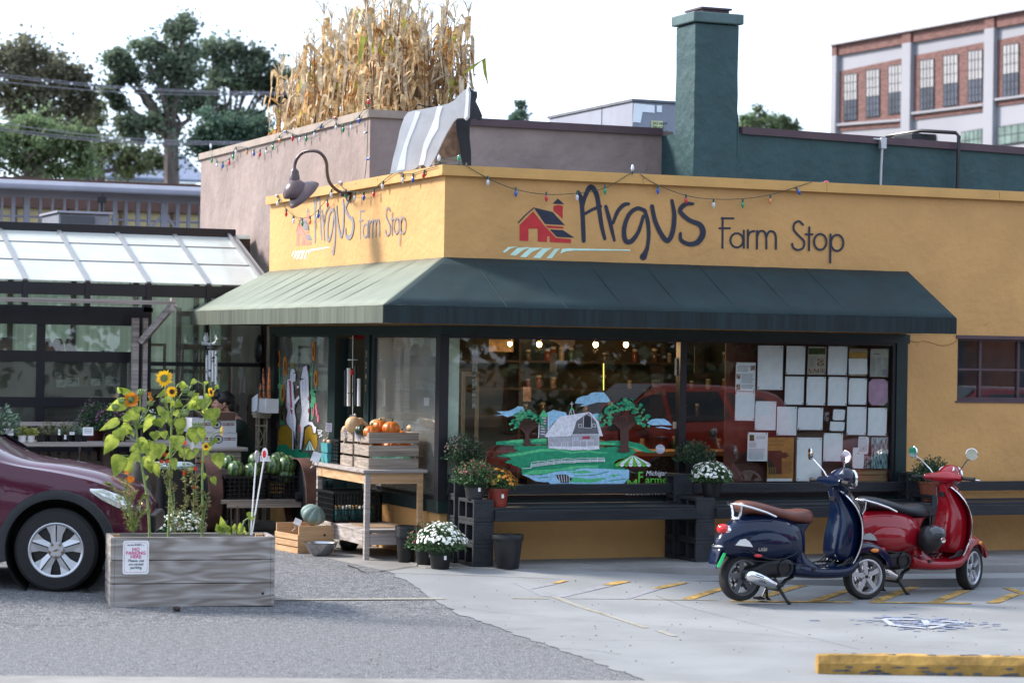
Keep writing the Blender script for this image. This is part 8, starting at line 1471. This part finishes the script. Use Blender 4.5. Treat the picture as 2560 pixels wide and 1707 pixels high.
# flowers: traced on the plane through the middle of the box
po = Vector((a.x, a.y, 0)) - nf_*(D_*.5)
def zf(x, y, d=0.): return PN(240+x/2.375, 880+y/2.375, po - nf_*d, nf_)
sunl = mat('sunflower_leaf', (.24, .33, .045), .5, .25, 9, trans=.6, col2=(.38, .44, .08)); sunst = mat('sunflower_stalk', (.20, .27, .09), .6, .15, 12); pet = mat('yellow_petal', (.95, .58, .02), .5, .1, 20, trans=.5); pet2 = mat('orange_petal', (.80, .30, .01), .5, .3, 20, trans=.5); eye = mat('flower_disc', (.12, .14, .04), .8, .4, 40); eye2 = mat('dark_flower_disc', (.04, .02, .012), .8, .3, 40)
def heart(mb, base, tip, wd, rnd, droop=.0):
 base, tip = Vector(base), Vector(tip); ax = tip-base; L = ax.length; ax.normalize(); sd_ = ax.cross(-_f+Vector((rnd.uniform(-.5, .5), 0, rnd.uniform(-.3, .5)))).normalized(); nn = sd_.cross(ax).normalized()
 prof = [(0, .0), (-.06, .22), (.02, .42), (.18, .50), (.38, .46), (.58, .33), (.78, .17), (1, 0)]; c_ = [base+ax*L*t-nn*.10*L*math.sin(PI*max(t, 0)) for t, _ in prof]; l = [c_[i]+sd_*wd*w + nn*.14*wd*(w*2)*rnd.uniform(.4, 1.2) for i, (t, w) in enumerate(prof)]; r = [c_[i]-sd_*wd*w + nn*.14*wd*(w*2)*rnd.uniform(.4, 1.2) for i, (t, w) in enumerate(prof)]
 b0 = len(mb.v); mb.add(c_+l+r, []); n = 8
 for i in range(7): mb.f += [[b0+i, b0+i+1, b0+n+i+1, b0+n+i], [b0+i, b0+2*n+i, b0+2*n+i+1, b0+i+1]]; mb.mi += [mb.m, mb.m]
def sunhead(parent, c, r, face, pm_, em_, n=18, back=False):
 face = Vector(face).normalized(); q = face.to_track_quat('Z', 'Y').to_matrix(); mb = MB(); rnd = random.Random(int(c.x*1000))
 for ly in (0, 1):
  for k in range(n):
   an = 2*PI*(k+.5*ly)/n+rnd.uniform(-.1, .1); d = q @ Vector((math.cos(an), math.sin(an), 0)); s_ = q @ Vector((-math.sin(an), math.cos(an), 0)); Lp_ = r*rnd.uniform(.85, 1.1)*(1-.12*ly); up = face*r*rnd.uniform(-.12, .2); p0 = c+d*r*.36; mb.add([p0-s_*r*.06, p0+d*(Lp_-r*.36)*.5-s_*r*.13+up*.6, c+d*Lp_+up, p0+d*(Lp_-r*.36)*.5+s_*r*.13+up*.6, p0+s_*r*.06], [(0, 1, 2, 3, 4)])
 hd = mb.build('flower_head', pm_, parent); mb = MB(); mb.lathe([(r*.40, -.0), (r*.42, r*.06), (r*.32, r*.12), (.001, r*.09)] if not back else [(r*.42, -.0), (r*.40, r*.1), (r*.2, r*.2), (.001, r*.22)], c, n=18, rot=q); mb.build('disc', em_, hd, smooth=True)
 mb = MB(); mb.lathe([(.001, -r*.22), (r*.2, -r*.18), (r*.38, -r*.02)], c, n=12, rot=q); mb.build('calyx', sunst, hd, smooth=True)
tc_ = -_f
def sunflower(label, stem, branches, leaves, heads, buds, d, seed):
 rnd = random.Random(seed); base = zf(*stem[0], d); base.z = pz+.5; t = thing('sunflower', label, 'sunflower', base, 0, 'sunflowers in the planter'); mb = MB(); pts = [Vector(q) for q in cr_pts([tuple(zf(x, y, d)) for x, y in stem], 5)]; n = len(pts); mb.tube([base]+pts, [.0125]+[.0115-.006*i/n for i in range(n)], 8); mb.build('stem', sunst, t, smooth=True)
 mb = MB(); lf = MB()
 for (x, y, tx, ty, wd) in leaves:
  j = min(range(n), key=lambda i: (pts[i]-zf(x, y, d)).length + max(0, pts[i].z-zf(x, y, d).z-.25)*.5); dd = d+rnd.uniform(-.13, .12); bs_ = zf(x, y, dd); j2 = max(0, j-2); mb.tube([pts[j2], pts[j2].lerp(bs_, .5)+Vector((0, 0, .035)), bs_+Vector((0, 0, .012)), bs_], .0028, 5); heart(lf, bs_, zf(tx, ty, dd-rnd.uniform(0, .05)), wd*.9/2.375/310, rnd)
 for k in range(12): q_ = pts[rnd.randrange(n//3, n)]; dv = Vector((rnd.gauss(0, .06), rnd.gauss(0, .06), rnd.uniform(-.03, .06))); mb.tube([q_, q_+dv], .002, 4); heart(lf, q_+dv, q_+dv*1.0+Vector((rnd.gauss(0, .03), rnd.gauss(0, .03), -rnd.uniform(.03, .07))), rnd.uniform(.03, .06), rnd)
 for br_ in branches: mb.tube([Vector(q) for q in cr_pts([tuple(zf(x, y, d)) for x, y in br_], 4)], .0045, 6)
 mb.build('leaf_stalks', sunst, t, smooth=True)
 lf.build('leaves', sunl, t, smooth=True)
 for x, y, r, face, p_, e_, bk in heads: sunhead(t, zf(x, y, d-.03), r/2.375/310, face, p_, e_, back=bk)
 for x, y, r in buds:
  c = zf(x, y, d-.02); rb = r/2.375/310; mb = MB(); mb.ball(c, (rb, rb, rb*.85), 10, 8)
  for k in range(12): an = 2*PI*k/12; dv = Vector((math.cos(an), math.sin(an)*.8, .35)); mb.add([c+dv*rb*.9-Vector((0, 0, rb*.2)), c+dv*rb*1.0+Vector((-.3*dv.y, .3*dv.x, 0))*rb, c+dv*rb*1.75+Vector((0, 0, rb*.4)), c+dv*rb*1.0-Vector((-.3*dv.y, .3*dv.x, 0))*rb], [(0, 1, 2, 3)])
  mb.build('bud', sunst, t, smooth=True)
sunflower('left sunflower plant with orange brown blooms in the planter', [(318,1068),(312,950),(298,830),(275,690),(252,560),(240,450),(228,345)], [[(240,450),(190,330),(150,292)], [(235,400),(150,320),(115,325)], [(245,450),(262,320),(262,250)], [(240,420),(300,360),(325,290)], [(228,345),(215,310),(208,285)]],
          [(150,620,105,745,120),(170,640,215,720,100),(110,505,45,610,95),(130,460,160,530,90),(200,440,120,500,75),(130,405,18,468,60),(240,535,330,600,110),(320,530,300,620,90),(250,360,150,390,85),(150,235,125,210,40),(200,250,130,208,50),(175,300,60,345,85),(230,345,280,330,55),(330,380,280,480,70),(220,600,260,655,70),(300,620,330,720,95),(190,380,160,410,60),(275,345,300,335,40)],
          [(208,282,50,tc_+Vector((.1, 0, .1)),pet2,eye,True),(322,268,36,Vector((1,.1,.25)),pet2,eye,False)], [(266,240,24),(150,288,22),(112,325,24),(322,305,20)], .03, 31)
sunflower('centre sunflower plant with the tallest bright yellow bloom', [(430,1068),(436,900),(440,760),(442,600),(448,450),(446,340),(450,265)], [[(442,400),(420,300),(410,200),(408,160)], [(446,340),(470,240),(440,150),(420,135)], [(446,360),(500,260),(530,225)], [(450,420),(520,330),(560,300)], [(446,380),(400,290),(370,250)], [(450,300),(480,200),(520,190),(545,235)]],
          [(370,545,375,640,110),(355,475,350,530,90),(400,470,410,520,60),(480,500,485,585,105),(400,335,370,375,90),(370,395,390,450,100),(500,395,510,490,95),(420,230,355,270,40),(350,585,330,655,70),(455,635,470,705,60),(560,290,620,340,110),(570,270,615,245,60),(520,580,560,640,90),(470,350,500,390,50),(440,270,395,300,55),(345,660,375,745,75),(500,190,545,205,50),(470,300,520,320,60),(405,355,420,420,60),(460,560,440,600,50)],
          [(405,155,54,tc_+Vector((-.05, 0, .15)),pet,eye,False),(450,235,36,tc_+Vector((.35, 0, .1)),pet,eye2,False)], [(530,222,28),(560,248,20),(525,362,28),(400,290,16)], .0, 32)
sunflower('right sunflower plant with small side blooms in the planter', [(630,1070),(632,900),(630,760),(636,600),(640,470),(645,330),(645,195)], [[(636,600),(680,500),(745,465)], [(645,330),(680,270),(690,235)], [(645,300),(715,215),(725,190)], [(640,560),(600,480),(600,440)], [(634,620),(650,570)], [(640,380),(580,340),(530,360)]],
          [(650,330,640,275,20),(640,280,645,345,110),(690,340,700,425,120),(660,370,680,400,70),(600,450,590,555,120),(570,480,565,540,80),(720,605,740,695,95),(560,310,600,340,70),(715,215,725,190,30),(620,450,640,520,60),(580,600,545,640,50),(700,520,730,530,40)],
          [(682,238,32,Vector((.5,-.6,.2)),pet,eye2,False),(745,470,38,Vector((1,-.15,.05)),pet,eye2,False),(652,560,26,Vector((.2,-1,.0)),pet,eye2,False)], [(600,438,24)], -.05, 33)
# low companion plants
def sprig(name, label, cat, stems, leaf, ln, wd, every, d, seed, flowers=(), fr=.02, fmt=None, fl_name='flower'):
 rnd = random.Random(seed); base = zf(*stems[0][0], d); base.z = pz+.5; t = thing(name, label, cat, base); mb = MB(); lf = MB()
 for st in stems:
  pts = [Vector(q) for q in cr_pts([tuple(zf(x, y, d+rnd.uniform(-.03, .03))) for x, y in st], 6)]; mb.tube(pts, [.004-.0025*i/len(pts) for i in range(len(pts))], 5)
  for i in range(2, len(pts)*every):
   u = i/every; p = pts[min(len(pts)-1, int(u))].lerp(pts[min(len(pts)-1, int(u)+1)], u-int(u)); an = rnd.random()*6.28; dv = Vector((math.cos(an), math.sin(an), rnd.uniform(-.1, .9))).normalized(); s_ = dv.orthogonal().normalized(); l_ = ln*rnd.uniform(.6, 1.2); lf.add([p, p+dv*l_*.5+s_*wd, p+dv*l_, p+dv*l_*.5-s_*wd], [(0, 1, 2, 3)])
 mb.build('stems', sunst, t); lf.build('leaves', leaf, t)
 for x, y in flowers:
  c = zf(x, y, d-.02); mb = MB(); q = (tc_+Vector((rnd.uniform(-.5, .5), 0, .5))).to_track_quat('Z', 'Y').to_matrix()
  for ly in range(3):
   for k in range(12): an = 2*PI*k/12+ly*.3; r0 = fr*(1-.25*ly); dv = q @ Vector((math.cos(an), math.sin(an), .12+.3*ly)); s_ = q @ Vector((-math.sin(an), math.cos(an), 0)); mb.add([c, c+dv*r0*.6-s_*r0*.25, c+dv*r0, c+dv*r0*.6+s_*r0*.25], [(0, 1, 2, 3)])
  mb.build(fl_name, fmt, t)
ferny = mat('feathery_leaf', (.17, .20, .03), .6, .4, 20, trans=.3); zl = mat('zinnia_leaf', (.20, .26, .06), .6, .4, 20, trans=.35, col2=(.16, .12, .05)); org = mat('marigold_orange', (.75, .22, .01), .6, .2, 20); rdf = mat('zinnia_red', (.55, .045, .015), .6, .2, 20)
sprig('marigold_plant', 'thin feathery marigold plant leaning at the left end of the planter', 'marigold', [[(215,1070),(200,960),(150,860),(90,800),(65,780)], [(220,1070),(215,950),(180,850),(160,760)], [(222,1070),(240,960),(270,880),(300,850)], [(215,1060),(190,930),(190,820),(205,760)], [(205,1060),(160,930),(130,860)], [(225,1060),(260,980),(300,940)], [(215,1060),(205,900),(230,830)]], ferny, .04, .003, 9, .0, 41, [(205,755),(190,705)], .036, org)
sprig('zinnia_plant', 'bushy red zinnia plant at the foot of the centre sunflower', 'zinnia', [[(450,1070),(455,950),(440,800),(425,660)], [(470,1070),(440,900),(410,760),(390,655)], [(455,1070),(465,900),(455,800),(430,740)]], zl, .045, .008, 3, -.06, 42, [(388,650),(422,650),(410,608)], .02, rdf)
sprig('zinnia_plant', 'tall leafy zinnia plant between the centre and right sunflowers', 'zinnia', [[(520,1070),(530,930),(530,800),(525,700),(530,545)], [(560,1070),(580,930),(575,800),(560,700)], [(600,1070),(605,930),(590,820),(600,730)], [(510,1070),(500,960),(540,880)]], zl, .05, .009, 3, -.02, 43, [(530,538),(525,718),(580,802),(630,650),(590,690)], .02, rdf)
sprig('zinnia_plant', 'leafy stem leaning right beside the right sunflower stalk', 'zinnia', [[(630,1070),(645,960),(660,880),(640,830)], [(625,1070),(610,960),(640,900)]], zl, .045, .009, 3, -.08, 44)
rnd = random.Random(9); t = thing('young_beet', 'low broad leafed seedlings at the right end of the planter', 'seedling', zf(780, 1075)); mb = MB(); lf = MB()
for bx, by, tx, ty, wd in ((730,1060,715,1015,40),(760,1060,740,970,50),(780,1065,790,1030,45),(820,1065,825,1015,45),(860,1060,855,1010,55),(880,1070,890,1060,40),(905,980,955,950,60),(730,1070,760,1040,40),(800,1075,770,1020,40),(845,1075,880,1030,40)): b_, q_ = zf(bx, by), zf(tx, ty); mb.tube([zf(bx+8, 1085), b_], .004, 5); heart(lf, b_, q_, wd/2.375/310, rnd)
mb.tube([zf(860,1060), zf(880,1000), zf(910,982)], .006, 6); mb.build('stems', sunst, t); lf.build('leaves', sunl, t)
t = thing('dry_twigs', 'two dry brown twigs sticking out of the planter', 'twig', zf(800, 1075)); mb = MB(); mb.tube([zf(803,1080), zf(802,930)], .005, 5); mb.tube([zf(835,1080), zf(840,910)], .005, 5); mb.build('twigs', M['dark_wood'], t)
for i, (x0, x1, y1, l) in enumerate(((918, 952, 615, 'slim white stake with a grey reflector disc in the planter'), (925, 1003, 600, 'slim white stake with a round red reflector in the planter'))):
 t = thing('reflector_stake', l, 'stake', zf(x0, 1080)); mb = MB(); mb.cyl(zf(x0, 1085), zf(x1, y1), .006, n=8); mb.build('rod', M['white'], t); c = zf(x1, y1+5, -.015); q = (-_f + (_r*1.6 if i == 0 else _r*-.35)).to_track_quat('Z', 'Y').to_matrix()
 mb = MB(); rx, ry = (.026, .05); rg = [c+q @ Vector((rx*math.cos(k*PI/12), ry*math.sin(k*PI/12), 0)) for k in range(24)]; mb.prism(rg, q @ Vector((0, 0, .01))); mb.build('disc', mat('grey_reflector', (.35, .32, .35), .4) if i == 0 else M['white'], t)
 if i: mb = MB(); mb.prism([c+q @ Vector((rx*.62*math.cos(k*PI/12), ry*.62*math.sin(k*PI/12), .0105)) for k in range(24)], q @ Vector((0, 0, .002))); mb.build('red_reflector', mat('bright_red_reflector', (.75, .01, .03), .25, coat=.5, emit=0), t)
# ============================================================ SEATED PERSON BEHIND THE APPLE CRATES
hc = PY(556, 1006, 4.72); fwd = (-_r*.93-_f*.36).normalized(); lft = Vector((-fwd.y, fwd.x, 0)); pr_ = thing('person', 'seated person with dark hair in a dark green coat, cheek on hand', 'person', (hc.x, hc.y, .15))
def pv(f, l, z): return hc + fwd*f + lft*l + Vector((0, 0, z))
nd = {}; vs = []; ed = []; rad = []
def nod(k, p, r, par=None):
 nd[k] = len(vs); vs.append(p); rad.append(r)
 if par is not None: ed.append((nd[par], nd[k]))
nod('pelvis', pv(-.22, 0, -.83), .15); nod('waist', pv(-.20, 0, -.62), .135, 'pelvis'); nod('chest', pv(-.16, 0, -.38), .155, 'waist'); nod('neckb', pv(-.10, 0, -.20), .085, 'chest'); nod('neck', pv(-.055, 0, -.12), .056, 'neckb'); nod('skull', pv(-.02, 0, -.01), .085, 'neck'); nod('crownp', pv(-.015, 0, .055), .078, 'skull')
for s_, k in ((1, 'l'), (-1, 'r')):
 nod('sh'+k, pv(-.15, s_*.18, -.24), .075, 'neckb'); nod('el'+k, pv(.02 if k == 'l' else .05, s_*.24, -.44), .052, 'sh'+k); nod('wr'+k, pv(.07, s_*(.06 if k == 'l' else .10), -.17 if k == 'l' else -.40), .034, 'el'+k); nod('pa'+k, pv(.06 if k == 'l' else .14, s_*(.062 if k == 'l' else .04), -.10 if k == 'l' else -.40), .032, 'wr'+k)
 for fi in range(5):
  o_ = (fi-2)*.017
  if k == 'l': nod('f%s%d' % (k, fi), pv(.045+o_, .068, -.055+.006*(2-abs(fi-2))), .0085, 'pa'+k); nod('g%s%d' % (k, fi), pv(.035+o_, .07, -.02+.008*(2-abs(fi-2))), .007, 'f%s%d' % (k, fi))
  else: nod('f%s%d' % (k, fi), pv(.19, s_*.04+o_, -.405), .0085, 'pa'+k); nod('g%s%d' % (k, fi), pv(.225, s_*.04+o_, -.415), .007, 'f%s%d' % (k, fi))
 nod('hp'+k, pv(-.18, s_*.10, -.86), .095, 'pelvis'); nod('kn'+k, pv(.26, s_*.12, -.84), .068, 'hp'+k); nod('an'+k, pv(.28, s_*.12, -1.26), .042, 'kn'+k); nod('to'+k, pv(.42, s_*.12, -1.30), .035, 'an'+k)
me = bpy.data.meshes.new('body'); inv = wmat(pr_).inverted(); me.from_pydata([tuple(inv @ v) for v in vs], ed, []); bo = bpy.data.objects.new('body', me); COL.objects.link(bo); bo.parent = pr_; sk_ = bo.modifiers.new('s', 'SKIN'); sk_.use_smooth_shade = True
for i, v in enumerate(me.skin_vertices[0].data): v.radius = (rad[i], rad[i])
me.skin_vertices[0].data[0].use_root = True; bo.modifiers.new('u', 'SUBSURF').render_levels = 1; skin_m = mat('warm_skin', (.42, .22, .15), .5, .06, 12); me.materials.append(skin_m)
mb = MB(); mb.ball(pv(.055, 0, -.035), (.05, .058, .075), 16, 12, Matrix.Rotation(math.atan2(fwd.y, fwd.x), 3, 'Z')); mb.ball(pv(.108, 0, -.03), (.014, .012, .022), 8, 6); [mb.ball(pv(.092, s_*.028, .0), (.012, .014, .006), 8, 6) for s_ in (-1, 1)]; [mb.ball(pv(-.005, s_*.082, -.02), (.018, .01, .028), 10, 8, Matrix.Rotation(math.atan2(fwd.y, fwd.x), 3, 'Z')) for s_ in (-1, 1)]; mb.ball(pv(.095, 0, -.07), (.01, .024, .006), 8, 6); mb.build('face', skin_m, pr_, smooth=True)
mb = MB(); rmf = Matrix.Rotation(math.atan2(fwd.y, fwd.x), 3, 'Z'); mb.ball(pv(-.03, 0, .035), (.108, .093, .09), 28, 16, rmf, bump=lambda a, t_: 1+.03*math.sin(11*a+5*t_)); mb.ball(pv(-.085, 0, -.035), (.06, .08, .095), 20, 12, rmf); mb.ball(pv(.055, 0, .07), (.05, .06, .035), 14, 8, rmf); mb.build('hair', mat('near_black_hair', (.012, .008, .008), .5, .3, 40), pr_, smooth=True)
mb = MB(); ctm = mat('dark_green_coat', (.010, .022, .016), .85, .2, 12)
mb.rings([[pv(f+rx*math.cos(a), ry*math.sin(a), z) for a in [2*PI*k/20 for k in range(20)]] for f, z, rx, ry in ((-.2, -.95, .2, .22), (-.2, -.80, .20, .22), (-.2, -.6, .175, .205), (-.17, -.4, .185, .23), (-.155, -.28, .16, .235), (-.13, -.20, .11, .16), (-.09, -.14, .075, .085))])
for s_, el, wr in ((1, pv(.02, .24, -.44), pv(.07, .07, -.20)), (-1, pv(.05, -.24, -.44), pv(.07, -.11, -.40))): mb.tube([pv(-.15, s_*.17, -.23), pv(-.10, s_*.23, -.32), el, wr], [.095, .085, .068, .048], 12)
mb.build('coat', ctm, pr_, smooth=True); mb = MB(); mb.lathe([(.075, -.02), (.09, .0), (.085, .035), (.07, .045)], pv(-.085, 0, -.155), n=20, caps=False); mb.build('plaid_collar', mat('blue_plaid', (.10, .14, .25), .8, .5, 40, col2=(.35, .37, .45)), pr_, smooth=True)
mb = MB()
for s_ in (1, -1): mb.tube([pv(-.18, s_*.10, -.86), pv(.26, s_*.12, -.84), pv(.28, s_*.12, -1.2)], [.11, .08, .06], 10)
mb.build('trousers', mat('navy_trousers', (.012, .014, .025), .8), pr_, smooth=True); mb = MB(); [mb.tube([pv(.24, s_*.12, -1.305), pv(.34, s_*.12, -1.31), pv(.44, s_*.12, -1.32)], [.05, .048, .03], 10) for s_ in (1, -1)]; mb.build('shoes', M['black_plastic'], pr_, smooth=True)
t = thing('wooden_stool', 'plain wooden stool under the seated person', 'stool', pv(-.2, 0, -1.34)); mb = MB(); mb.lathe([(.17, 0), (.17, .03)], pv(-.2, 0, -.985), n=20); mb.build('seat', M['dark_wood'], t); [MB().cyl(pv(-.2+.11*i, .11*j, -.985), pv(-.2+.14*i, .14*j, -1.345), .015, n=8).build('leg', M['dark_wood'], t) for i in (-1, 1) for j in (-1, 1)]
# ============================================================ ACROSS THE STREET (seen only in reflections and as light)
OX = 27
ob = thing('brick_house', 'brick street front standing across the road, seen only in reflections', 'building', (36, -42, 0)); mb = MB(); mb.box((OX, -50, 0), (OX+24, -42, 8.5)); mb.build('wall', mat('orange_brick', (.20, .07, .04), .85, .25, 2), ob); mb = MB(); mb.box((OX-.3, -50, 8.5), (OX+24.3, -41.7, 8.9)); mb.build('cornice', fcon, ob)
for i in range(7):
 for j in range(2): mb = MB(); mb.box((OX+1.2+i*3.3, -41.98, 1.2+j*3.6), (OX+2.6+i*3.3, -41.93, 3.4+j*3.6)); mb.build('window', M['dim_pane'], ob)
def street_tree(label, x, y, h, r, seed):
 rnd = random.Random(seed); t = thing('street_tree', label, 'tree', (x, y, 0), 0, 'trees across the street'); mb = MB(); mb.tube([(x, y, 0), (x+.1, y, h*.3), (x, y, h*.6)], [.25, .2, .15], 8); mb.build('trunk', M['bark'], t); mb = MB()
 for k in range(44): d = Vector((rnd.gauss(0, .5), rnd.gauss(0, .5), rnd.gauss(0, .45))); leafcloud(mb, Vector((x, y, h*.58))+Vector((d.x*r, d.y*r, d.z*h*.5)), r*.45, 130, .4, rnd)
 mb.build('crown', LEAF['mid'] if seed % 2 else LEAF['dark'], t)
for i, (x, y, h, r) in enumerate(((-26, -36, 10, 4), (-18, -38, 11, 4.5), (-10, -37, 9, 4), (-3, -39, 11, 4.5), (3.5, -36, 9, 3.5), (10, -38, 10, 4), (15.5, -36, 10, 4.5), (21, -37, 11, 4.5), (25.5, -39, 10, 4))): street_tree('leafy street tree across the road, number %s from the west' % ('one', 'two', 'three', 'four', 'five', 'six', 'seven', 'eight', 'nine')[i], x, y, h, r, i+50)
